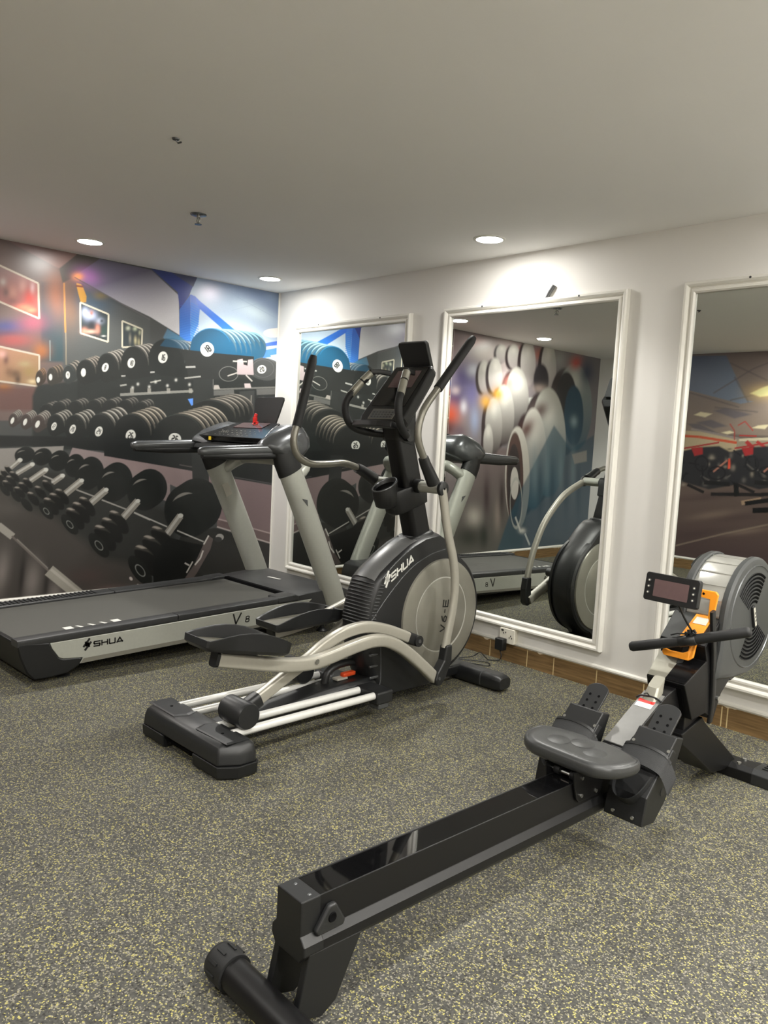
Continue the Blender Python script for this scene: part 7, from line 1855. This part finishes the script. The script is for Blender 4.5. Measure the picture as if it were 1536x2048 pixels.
    obj('bar_clamp', sweep(bm_new(), [(-.09, 1.265, 1.425), (.09, 1.265, 1.425)], circ(.030, 18), (0, 0, 1)), 'black', t, smooth=60)
    return t
elliptical()

# ------------------------------------------------------------------ rowing machine (local x across, y forward, z up)
def rower():
    t = empty('rowing_machine', (4.31, -3.0, 0), math.radians(-0.3))
    tag(t, 'black air rowing machine with silver fan drum and orange bracket, nearest the camera', 'rowing machine')
    zt = lambda y: 0.3175 - 0.0185 * (y - 0.06)
    # --- seat beam: channel with a mirror-black trough on top and flared lower edges
    pr = [(-.048, 0), (-.0435, 0), (-.0435, -.005), (.0435, -.005), (.0435, 0), (.048, 0), (.0485, -.088), (.065, -.106), (.066, -.128), (.055, -.1445), (-.055, -.1445), (-.066, -.128), (-.065, -.106), (-.0485, -.088)]
    bm = loft(bm_new(), [[V((x, y, zt(y) + h)) for x, h in pr] for y in (0.10, 0.7, 1.45)])
    beam = obj('seat_beam', bm, 'blacks', t, smooth=0, bevel=0.0012)
    obj('glide_track', prism(bm_new(), [(0.112, zt(.112) - .0045), (1.44, zt(1.44) - .0045), (1.44, zt(1.44) - .002), (0.112, zt(.112) - .002)], -.043, .043), mat('mirror_black_track', lin(10, 10, 11), 0.03, spec=0.8, var=0), beam, smooth=0)
    capp = [(-.049, .0008), (.049, .0008), (.0495, -.085), (.066, -.105), (.067, -.128), (.05, -.150), (-.05, -.150), (-.067, -.128), (-.066, -.105), (-.0495, -.085)]
    cp_ = obj('beam_end_cap', loft(bm_new(), [[V((x * .985, .052, zt(.06) + h)) for x, h in capp], [V((x, .058, zt(.06) + h)) for x, h in capp], [V((x, .112, zt(.11) + h)) for x, h in capp]]), 'black', t, smooth=0, bevel=0.003)
    for x in (-.026, .03):
        obj('cap_screw', lathe(bm_new(), [(0, .0035), (.003, .0028), (.005, .001), (.005, 0)], (x, .090, zt(.09)), 'z', 14), 'gun', cp_)
    bk = [(.088, .236), (.128, .290), (.150, .290), (.182, .236), (.176, .222), (.096, .222)]
    e = obj('seat_stop', prism(bm_new(), bk, .047, .064), 'blackm', t, smooth=0, bevel=0.006, seg=3)
    obj('stop_screw', lathe(bm_new(), [(0, .0655), (.006, .0655), (.011, .067), (.013, .064), (.013, .062)], (0, .137, .258), 'x', 18), 'dark', e)
    e2 = obj('seat_stop', prism(bm_new(), bk, -.064, -.047), 'blackm', t, smooth=0, bevel=0.006, seg=3)
    # --- rear leg and foot
    for s in (-1, 1):
        lp = [(.070, .190), (.236, .184), (.160, .035), (.115, .010), (.055, .030), (.040, .055)]
        xs = sorted((s * .046, s * .066))
        obj('leg_plate', prism(bm_new(), lp, xs[0], xs[1]), 'black', t, smooth=0, bevel=0.003)
    ft = obj('rear_foot', cyl(bm_new(), (-.215, .005, .0475), (.215, .005, .0475), .042, 32), 'blacks', t, smooth=60)
    for s in (-1, 1):
        bm = lathe(bm_new(), [(0, s * .232), (.038, s * .231), (.046, s * .224), (.0485, s * .212), (.0485, s * .150), (.043, s * .148), (.0, s * .148)], (0, .005, .0475), 'x', 40)
        for k in range(10):
            a = 2 * math.pi * k / 10
            c = V((s * .190, .005 + .0485 * math.cos(a), .0475 + .0485 * math.sin(a)))
            if c.z < 0.012: continue
            box(bm, c, (.034, .007, .007), Matrix.Rotation(a, 3, 'X'))
        obj('foot_end_cap', bm, 'rubber', ft, smooth=40)
    # --- seat
    def so(k, dy=0):
        P = [(-.120, 1.166), (-.06, 1.163), (.06, 1.163), (.120, 1.166), (.160, 1.186), (.192, 1.226), (.207, 1.275), (.208, 1.315), (.196, 1.342), (.165, 1.360), (.10, 1.378), (.04, 1.384), (.020, 1.374), (.0, 1.370), (-.020, 1.374), (-.04, 1.384), (-.10, 1.378), (-.165, 1.360), (-.196, 1.342), (-.208, 1.315), (-.207, 1.275), (-.192, 1.226), (-.160, 1.186)]
        P = [(p.x, p.y) for p in spline([V((a, b, 0)) for a, b in P + P[:1]], 3)][:-1]
        return [(a * k, 1.27 + (b - 1.27) * k + dy) for a, b in P]
    bm = loft(bm_new(), [[V((x, y, z)) for x, y in so(k)] for z, k in ((.345, .90), (.350, .965), (.362, 1.0), (.376, 1.0), (.386, .985), (.3885, .955), (.386, .935), (.3905, .90), (.3935, .80), (.392, .55), (.390, .2))])
    seat = obj('seat_pad', bm, 'pad', t, smooth=50)
    for x, y in ((-.075, 1.262), (.075, 1.262), (.0, 1.305)):
        obj('pressure_bump', lathe(bm_new(), [(0, .3965), (.016, .3955), (.032, .3935), (.042, .391)], (x, y, 0), 'z', 24), 'pad', seat, smooth=60)
    obj('seat_base', loft(bm_new(), [[V((x, y, .338)) for x, y in so(.80)], [V((x, y, .348)) for x, y in so(.90)]]), 'black', seat, smooth=0)
    for s in (-1, 1):
        br = [(1.165, .342), (1.385, .342), (1.36, .30), (1.345, .235), (1.32, .222), (1.205, .228), (1.190, .245), (1.175, .29)]
        xs = sorted((s * .052, s * .060))
        p_ = obj('carriage_plate', prism(bm_new(), br, xs[0], xs[1]), 'blacks', t, smooth=0, bevel=0.002)
        for y, z in ((1.215, .250), (1.305, .243), (1.212, .312), (1.33, .315)):
            obj('carriage_bolt', cyl(bm_new(), (s * .060, y, z), (s * .066, y, z), .0065, 10), 'steel', p_)
    for y in (1.212, 1.33):
        obj('roller_axle', cyl(bm_new(), (-.052, y, zt(y) + .012), (.052, y, zt(y) + .012), .006, 10), 'steel', t)
        for x in (-.032, .032):
            obj('seat_roller', cyl(bm_new(), (x - .011, y, zt(y) + .0135), (x + .011, y, zt(y) + .0135), .0155, 20), 'rubber', t, smooth=50)
    # --- strap cover rising from the beam to the front body
    cv = [(1.40, .288), (1.52, .338), (1.80, .475), (1.90, .50), (1.92, .40), (1.80, .36), (1.50, .22), (1.40, .17)]
    cov = obj('strap_cover', prism(bm_new(), cv, -.046, .046), 'blacks', t, smooth=0, bevel=0.003)
    obj('strap_cover_plate', prism(bm_new(), [(1.515, .3385), (1.79, .4725), (1.79, .476), (1.515, .342)], -.043, .043), 'alu' if False else mat('grey_satin_plate', lin(116, 116, 114), 0.42, 0.3), cov, smooth=0)
    def on_plate(v, h): return V((0, 1.515 + .275 * v, .342 + .134 * v)) + V((0, -.438, .899)) * h
    bm = bm_new(); loft(bm, [[on_plate(v, h) + V((x, 0, 0)) for x, v in ((-.036, .70), (.03, .70), (.03, .84), (-.036, .84))] for h in (.0004, .0012)])
    stk = obj('warning_sticker', bm, 'white', cov, smooth=0)
    bm = bm_new(); loft(bm, [[on_plate(v, h) + V((x, 0, 0)) for x, v in ((-.036, .785), (.03, .785), (.03, .84), (-.036, .84))] for h in (.0013, .0018)])
    obj('sticker_band', bm, 'red', stk, smooth=0)
    bm = bm_new(); tube(bm, [(-.05, 1.745, .455), (-.03, 1.75, .468), (.02, 1.755, .470), (.05, 1.75, .462)], .004, 8, smooth=4); tube(bm, [(0, 1.755, .47), (-.004, 1.74, .485), (-.012, 1.73, .482)], .003, 6)
    obj('tie_strap', bm, 'black', cov)
    obj('pull_block', loft(bm_new(), [[V((x, 1.775 + y, .468 + y * .5)) for x, y in rrect(.058, .07, .014)], [V((x * .8, 1.80 + y * .8, .520 + y * .5)) for x, y in rrect(.058, .07, .014)]]), 'pulse', cov, smooth=0)
    # --- foot rests
    al = math.radians(43); u = V((0, math.cos(al), math.sin(al))); n = V((0, -math.sin(al), math.cos(al)))
    for s in (-1, 1):
        cx = s * .146
        B = V((cx, 1.368, .205))
        def fp(x, v, h): return B + V((x, 0, 0)) + u * v + n * h
        # box under the heel
        side = [(1.345, .160), (1.365, .255), (1.55, .425), (1.60, .41), (1.50, .21), (1.43, .15)]
        hb = obj('foot_box', prism(bm_new(), side, cx - .073, cx + .073), 'black', t, smooth=0, bevel=0.004)
        for x in (-.035, .038):
            obj('box_bolt', cyl(bm_new(), (cx + x, 1.345, .182), (cx + x, 1.339, .182), .006, 10), 'steel', hb)
        obj('side_dimple', cyl(bm_new(), (cx + s * .0725, 1.47, .25), (cx + s * .0745, 1.47, .25), .014, 20), 'blackm', hb)
        # foot board and sliding heel plate with rounded head and rows of holes
        brd = [(-.062, .02), (.062, .02), (.068, .10), (.052, .17), (.058, .24), (-.058, .24), (-.052, .17), (-.068, .10)]
        bd = obj('foot_board', loft(bm_new(), [[fp(x, v, .012) for x, v in brd], [fp(x, v, .022) for x, v in brd]]), 'blackm', t, smooth=0, bevel=0.002)
        head = [(-.044, .20), (.044, .20), (.045, .365)] + [(.045 * math.cos(a), .372 + .030 * math.sin(a)) for a in [math.pi * k / 10 for k in range(11)]] + [(-.045, .365)]
        hp = obj('heel_plate', loft(bm_new(), [[fp(x, v, .024) for x, v in head], [fp(x, v, .032) for x, v in head]]), 'blackm', bd, smooth=0, bevel=0.0015)
        for x in (-.019, .019):
            for k in range(4):
                c = fp(x, .262 + k * .028, .0322)
                obj('strap_hole', cyl(bm_new(), c, c + n * .0008, .0052, 12), 'dark', hp)
        # heel cup: raised wavy rim
        cup = [(-.060, .16), (-.066, .10), (-.056, .045), (-.040, .012), (-.018, -.004), (.018, -.004), (.040, .012), (.056, .045), (.066, .10), (.060, .16)]
        rim = [fp(x, v, .030 + (.034 if v < .11 else .010)) for x, v in [(p.x, p.y) for p in spline([V((a, b, 0)) for a, b in cup], 4)]]
        base = [fp(x * .95, v + .004, .014) for x, v in [(p.x, p.y) for p in spline([V((a, b, 0)) for a, b in cup], 4)]]
        bm = bm_new()
        o1 = [bm.verts.new(q) for q in rim]; o2 = [bm.verts.new(q) for q in base]
        o3 = [bm.verts.new(q + (V((cx, q.y, q.z)) - q) * .07) for q in rim]; o4 = [bm.verts.new(q + (V((cx, q.y, q.z)) - q) * .07) for q in base]
        for i in range(len(rim) - 1):
            bm.faces.new((o1[i], o1[i + 1], o2[i + 1], o2[i])); bm.faces.new((o3[i], o4[i], o4[i + 1], o3[i + 1])); bm.faces.new((o1[i], o3[i], o3[i + 1], o1[i + 1]))
        obj('heel_cup', bm, 'blackm', bd, smooth=40)
        # webbing strap arched over the board, with its side lugs and bolts
        path = [fp(-.090, .135, -.004), fp(-.088, .150, .034), fp(-.070, .160, .056), fp(0, .165, .066), fp(.070, .160, .056), fp(.092, .148, .030), fp(.112, .120, -.004)]
        rings = []
        for q in spline(path, 5):
            rings.append([q - u * .036 - n * .002, q + u * .036 - n * .002, q + u * .036 + n * .003, q - u * .036 + n * .003])
        obj('foot_strap', loft(bm_new(), rings), 'strap', bd, smooth=40)
        obj('strap_edge_band', loft(bm_new(), [[q + u * .030 + n * .0032, q + u * .040 + n * .0032, q + u * .040 + n * .0055, q + u * .030 + n * .0055] for q in spline(path[1:-1], 5)]), 'black', bd, smooth=0)
        for x in (-.066, .066):
            c = fp(x, .222, .034)
            lug = obj('strap_lug', loft(bm_new(), [[fp(x - .014, .18, .010), fp(x + .014, .18, .010), fp(x + .014, .238, .010), fp(x - .014, .238, .010)], [fp(x - .012, .185, .034), fp(x + .012, .185, .034), fp(x + .012, .235, .034), fp(x - .012, .235, .034)]]), 'black', bd, smooth=0, bevel=0.003)
            obj('lug_bolt', cyl(bm_new(), c, c + n * .004, .006, 12), 'steel', lug)
    obj('foot_axle', bx(bm_new(), -.21, .21, 1.49, 1.53, .225, .262), 'blacks', t, bevel=0.004)
    # --- front body and leg
    body = [(1.868, .514), (2.005, .590), (1.985, .650), (2.105, .752), (2.24, .74), (2.30, .52), (2.165, .43), (2.110, .33), (2.03, .375), (1.940, .362)]
    bm = loft(bm_new(), [[V((x * (1 + .25 * max(0, min(1, (y - 1.87) / .15))), y, z)) for y, z in body] for x in (-.080, .080)])
    fb = obj('front_body', bm, 'blackg' if False else 'blacks', t, smooth=0, bevel=0.003)
    obj('body_opening', loft(bm_new(), [[V((x, y - .0015, z)) for x, y, z in ((-.068, 1.8735, .496), (.068, 1.8735, .496), (.062, 1.933, .374), (-.062, 1.933, .374))], [V((x, y - .004, z)) for x, y, z in ((-.068, 1.8735, .496), (.068, 1.8735, .496), (.062, 1.933, .374), (-.062, 1.933, .374))]]), 'dark', fb, smooth=0)
    d1 = (V((0, 2.005, .590)) - V((0, 1.868, .514))); n1 = V((0, -d1.z, d1.y)).normalized()
    obj('top_plate', loft(bm_new(), [[V((x * k, 1.868, .514)) + d1 * v + n1 * h for x, k, v in ((-.080, .97, .03), (.080, .97, .03), (.10, .97, .97), (-.10, .97, .97))] for h in (.0005, .003)]), 'blackg', fb, smooth=0)
    d2 = (V((0, 2.105, .752)) - V((0, 1.985, .650))); n2 = V((0, -d2.z, d2.y)).normalized()
    def stripe(P0_, d_, n_, x0, x1, x2, x3, h, m_):
        q = [P0_ + V((x, 0, 0)) + d_ * v + n_ * h for x, v in ((x0, .03), (x1, .03), (x2, .97), (x3, .97))]
        return obj('grey_stripe', loft(bm_new(), [q, [v_ + n_ * .0006 for v_ in q]]), m_, fb, smooth=0)
    stripe(V((0, 1.868, .514)), d1, n1, -.077, -.004, .0, -.097, .0031, 'pulse')
    stripe(V((0, 1.985, .650)), d2, n2, -.093, -.022, -.002, -.093, .0031, 'shroud')
    obj('upper_plate', loft(bm_new(), [[V((x, 1.985, .650)) + d2 * v + n2 * h for x, v in ((-.094, .03), (.094, .03), (.094, .97), (-.094, .97))] for h in (.0005, .003)]), 'blackm', fb, smooth=0)
    leg = [(1.915, .300), (2.09, .335), (2.115, .310), (2.425, .092), (2.470, .055), (2.36, .040), (2.24, .055), (1.93, .255)]
    bm = bm_new()
    loft(bm, [[V((s * .066, y, z)) for y, z in leg] for s in (-1, 1)])
    lg = obj('front_leg', bm, 'blacks', t, smooth=0, bevel=0.004)
    obj('lower_brace', sweep(bm_new(), [(0, 1.42, .20), (0, 1.70, .215), (0, 2.02, .24), (0, 2.25, .12), (0, 2.40, .05)], rrect(.07, .05, .008, 3), (1, 0, 0)), 'black', t, smooth=0)
    obj('centre_post', bx(bm_new(), -.055, .055, 1.95, 2.08, .24, .40), 'blacks', t, bevel=0.003)
    obj('side_strut', sweep(bm_new(), spline([(.112, 1.985, .80), (.112, 2.01, .70), (.108, 2.045, .60), (.106, 2.072, .43), (.098, 2.084, .325)], 6), rrect(.014, .030, .004, 2), (1, 0, 0)), 'black', t, smooth=40)
    obj('strut_bolt', cyl(bm_new(), (.10, 2.105, .425), (.118, 2.105, .425), .010, 14), 'steel', t)
    fo = [(2.395, .0), (2.530, .0), (2.530, .040), (2.505, .060), (2.42, .062), (2.395, .045)]
    ff = obj('front_foot', prism(bm_new(), fo, -.24, .24), 'blacks', t, smooth=0, bevel=0.003)
    for s in (-1, 1):
        e = obj('foot_end_cap', prism(bm_new(), [(y + (y - 2.46) * .05, z * 1.05 + .0005) for y, z in fo], *sorted((s * .165, s * .262))), 'blackm', ff, smooth=0, bevel=0.004)
        for k in range(3):
            obj('cap_slot', box(bm_new(), (s * (.215), 2.44 + k * .026, .0648), (.045, .008, .004)), 'dark', e)
        for y in (2.425, 2.485):
            obj('foot_bolt', cyl(bm_new(), (s * .100, y, .060), (s * .100, y, .069), .009, 12), 'steel', ff)
    # --- fan flywheel
    C = (0, 2.345, .738)
    dr = obj('fan_drum', lathe(bm_new(), [(.0, -.052), (.238, -.052), (.242, -.045), (.242, .088), (.238, .094), (.0, .094)], C, 'x', 72), 'alu', t, smooth=30)
    ridges = bm_new()
    for k in range(3):
        for i in range(9):
            a = math.radians(100 + i * 15)
            box(ridges, (.021, C[1] + .2425 * math.cos(a), C[2] + .2425 * math.sin(a)), (.135, .005, .006), Matrix.Rotation(a, 3, 'X'))
    obj('drum_ribs', ridges, 'alu', dr, smooth=0)
    for s, x0, x1 in ((1, .090, .122), (-1, -.050, -.086)):
        def shroud(k, x):
            P = [(C[1] + .252 * k * math.cos(math.radians(a)), C[2] + .252 * k * math.sin(math.radians(a))) for a in range(-100, 171, 9)]
            P += [(C[1] - .256 * k, C[2] - .02 * k), (C[1] - .262 * k, C[2] - .110 * k), (C[1] - .292 * k, C[2] - .205 * k), (C[1] - .285 * k, C[2] - .228 * k), (C[1] - .15 * k, C[2] - .246 * k)]
            return [V((x, y, z)) for y, z in P]
        sh = obj('fan_shroud', loft(bm_new(), [shroud(.98, x0), shroud(1.0, x0 + (x1 - x0) * .15), shroud(1.0, x0 + (x1 - x0) * .7), shroud(.965, x1), shroud(.90, x1 + s * .004)]), 'shroud', t, smooth=30)
        xf = x1 + s * .004
        obj('shroud_groove', lathe(bm_new(), [(.214, xf), (.217, xf + s * .003), (.221, xf)], C, 'x', 64), 'gun', sh)
        # concentric vent slots in two fans, above and below the hub bar
        for k in range(8):
            r0 = .060 + k * .0165
            for a0, a1 in ((44, 132), (-136, -48)):
                bm = bm_new()
                N_ = 14
                def pt(r, a, x): return V((x, C[1] + r * math.cos(a), C[2] + r * math.sin(a)))
                ang = [math.radians(a0 + 12 + (a1 - a0) * i / N_ - 12 + 14) for i in range(N_ + 1)]
                for a, b in zip(ang[:-1], ang[1:]):
                    q = [pt(r0, a, xf + s * .0006), pt(r0, b, xf + s * .0006), pt(r0 + .0105, b, xf + s * .0006), pt(r0 + .0105, a, xf + s * .0006)]
                    p = [v - V((s * .002, 0, 0)) for v in q]
                    bm.faces.new([bm.verts.new(v) for v in q])
                obj('vent_slot', bm, 'dark', sh, smooth=0)
                # bright lower lip of each slot
                bm = bm_new()
                path = [pt(r0 + .0112, a, xf + s * .001) for a in ang]
                sweep(bm, path, circ(.0019, 6), (1, 0, 0))
                obj('vent_lip', bm, 'black', sh, smooth=40)
        hub = obj('hub_bar', loft(bm_new(), [[V((xf + s * h, C[1] + a * .92 - b * .38, C[2] + a * .38 + b * .92)) for a, b in rrect(.022, .105, .006, 3)] for h in (.0, .010)]), 'blackm', sh, smooth=0, bevel=0.002)
        obj('hub_plate', loft(bm_new(), [[V((xf + s * h, C[1] + a * .92 - b * .38, C[2] + a * .38 + b * .92)) for a, b in rrect(.014, .088, .004, 3)] for h in (.0105, .012)]), 'labelgrey', hub, smooth=0)
        bm = bm_new()
        for b in (-.018, .0, .018):
            box(bm, (xf + s * .0125, C[1] - b * .38, C[2] + b * .92), (.001, .006, .010))
        obj('hub_lettering', bm, 'gun', hub, smooth=0)
    obj('drum_base', loft(bm_new(), [[V((x, y, z)) for y, z in ((2.05, .56), (2.12, .70), (2.30, .70), (2.42, .50), (2.25, .47))] for x in (-.06, .10)]), 'black', t, smooth=0, bevel=0.004)
    # --- orange bracket with hooks, monitor arm, monitor
    def orp(x, z): return V((x, 1.972 + (z - .60) * .18 + (.01 if z > .66 else 0), z))
    def plate2(poly, thick=.008, off=0.0):
        q = [orp(x, z) + V((0, -off, 0)) for x, z in poly]
        return loft(bm_new(), [[v + V((0, -thick, 0)) for v in q], q])
    low = [(-.064, .604), (-.055, .592), (.050, .592), (.066, .606), (.068, .690), (.046, .690), (.042, .628), (.020, .616), (-.030, .614), (-.060, .620)]
    orb = obj('orange_bracket', plate2(low, .014, .012), 'orange', t, smooth=0, bevel=0.003)
    obj('bracket_plate', loft(bm_new(), [[V((x, 1.985, .650)) + d2 * v + n2 * h for x, v in ((-.020, -.05), (.060, -.05), (.070, .95), (.0, .95))] for h in (.004, .012)]), 'orange', orb, smooth=0, bevel=0.002)
    obj('plate_sticker', loft(bm_new(), [[V((x, 1.985, .650)) + d2 * v + n2 * h for x, v in ((.005, .62), (.060, .62), (.062, .85), (.010, .85))] for h in (.0125, .0135)]), 'labelgrey', orb, smooth=0)
    for s in (1,):
        hk_ = [(.040, .872), (.102, .872), (.114, .860), (.110, .79), (.098, .742), (.086, .770), (.082, .838), (.040, .842)]
        if s < 0: hk_ = [(-x, z) for x, z in hk_]
        h_ = obj('bracket_hook', plate2(hk_, .010, .0), 'orange', orb, smooth=0, bevel=0.003)
        obj('hook_rivet', cyl(bm_new(), orp(s * .055, .857) + V((0, -.0102, 0)), orp(s * .055, .857) + V((0, -.0115, 0)), .005, 12), 'dark', h_)
    arm = obj('monitor_arm', sweep(bm_new(), [(0, 2.005, .80), (0, 1.95, .845), (0, 1.885, .872)], rrect(.05, .018, .005, 3), (1, 0, 0)), 'black', t, smooth=40)
    Mc = V((-.004, 1.862, .876)); mu = V((0, .16, 1)).normalized(); mx = V((1, 0, -.012)).normalized(); mn = mx.cross(mu)
    def mp(x, z, h): return Mc + mx * x + mu * z - mn * (-h)
    if (mp(0, 0, 1) - Mc).y > 0:
        def mp(x, z, h): return Mc + mx * x + mu * z + mn * (-h)
    o_ = rrect(.222, .112, .010, 4)
    mon = obj('monitor', loft(bm_new(), [[mp(x * .95, z * .92, -.030) for x, z in o_], [mp(x, z, -.020) for x, z in o_], [mp(x, z, .0) for x, z in o_], [mp(x * .985, z * .97, .004) for x, z in o_]]), 'black', t, smooth=40)
    obj('monitor_display', loft(bm_new(), [[mp(x, z - .002, h) for x, z in rrect(.142, .068, .002, 1)] for h in (.0042, .0052)]), 'screen', mon, smooth=0)
    for s in (-1, 1):
        for k in range(3):
            c = mp(s * .092, .024 - k * .024, .0045); d_ = mp(0, 0, 1) - Mc
            obj('monitor_button', cyl(bm_new(), c, c + d_ * .003, .0068, 16), 'gun', mon, smooth=40)
            c2 = c + d_ * .0031
            obj('button_mark', cyl(bm_new(), c2, c2 + d_ * .0006, .0032, 10), 'labelgrey', mon)
    obj('monitor_lead', tube(bm_new(), [(.030, 1.868, .818), (.040, 1.90, .77), (.055, 1.93, .725), (.060, 1.94, .712)], .004, 8, smooth=5), 'black', t)
    # --- pull handle resting across the bracket
    hl, hr = V((-.168, 1.900, .606)), V((.262, 1.962, .754))
    mid = (hl + hr) / 2 + V((0, .0, -.004))
    dd = (hr - hl).normalized()
    ph = [hl - dd * .012, hl - dd * .009, hl, hl.lerp(mid, .5), mid, mid.lerp(hr, .5), hr, hr + dd * .009, hr + dd * .012]
    hd = obj('pull_handle', sweep(bm_new(), ph, circ(.0205, 20), (0, 0, 1), [.45, .78, 1, 1, 1, 1, 1, .78, .45]), 'rubber', t, smooth=50)
    bm = bm_new()
    for k in range(7):
        a = k * .9; r_ = .016
        box(bm, mid + V((.012, -.004, .030)) + V((math.cos(a) * r_, math.sin(a) * r_ * .6, math.sin(a * 1.7) * .010)), (.016, .010, .010), Matrix.Rotation(a, 3, 'Y'))
    tube(bm, [mid + V((-.004, -.002, .026)), mid + V((-.04, -.01, .022)), mid + V((-.066, -.01, .010))], .0035, 6)
    obj('cord_knot', bm, 'rubber', hd, smooth=40)
    obj('handle_centre_sleeve', sweep(bm_new(), [mid - dd * .035, mid - dd * .033, mid + dd * .033, mid + dd * .035], circ(.0225, 20), (0, 0, 1), [.9, 1, 1, .9]), 'black', hd, smooth=50)
    obj('pull_strap', sweep(bm_new(), [mid + V((0, .01, -.005)), (0.02, 1.99, .64), (0.005, 1.96, .56), (0, 1.90, .46)], rrect(.022, .003, .001, 1), (1, 0, 0)), 'strap', t, smooth=0)
    return t
rower()

# ------------------------------------------------------------------ keep the tree at thing > part > sub-part
def depth(o):
    n = 0
    while o.parent is not None:
        o = o.parent; n += 1
    return n
for o in sorted(list(bpy.data.objects), key=depth):
    while depth(o) > 2:
        o.parent = o.parent.parent
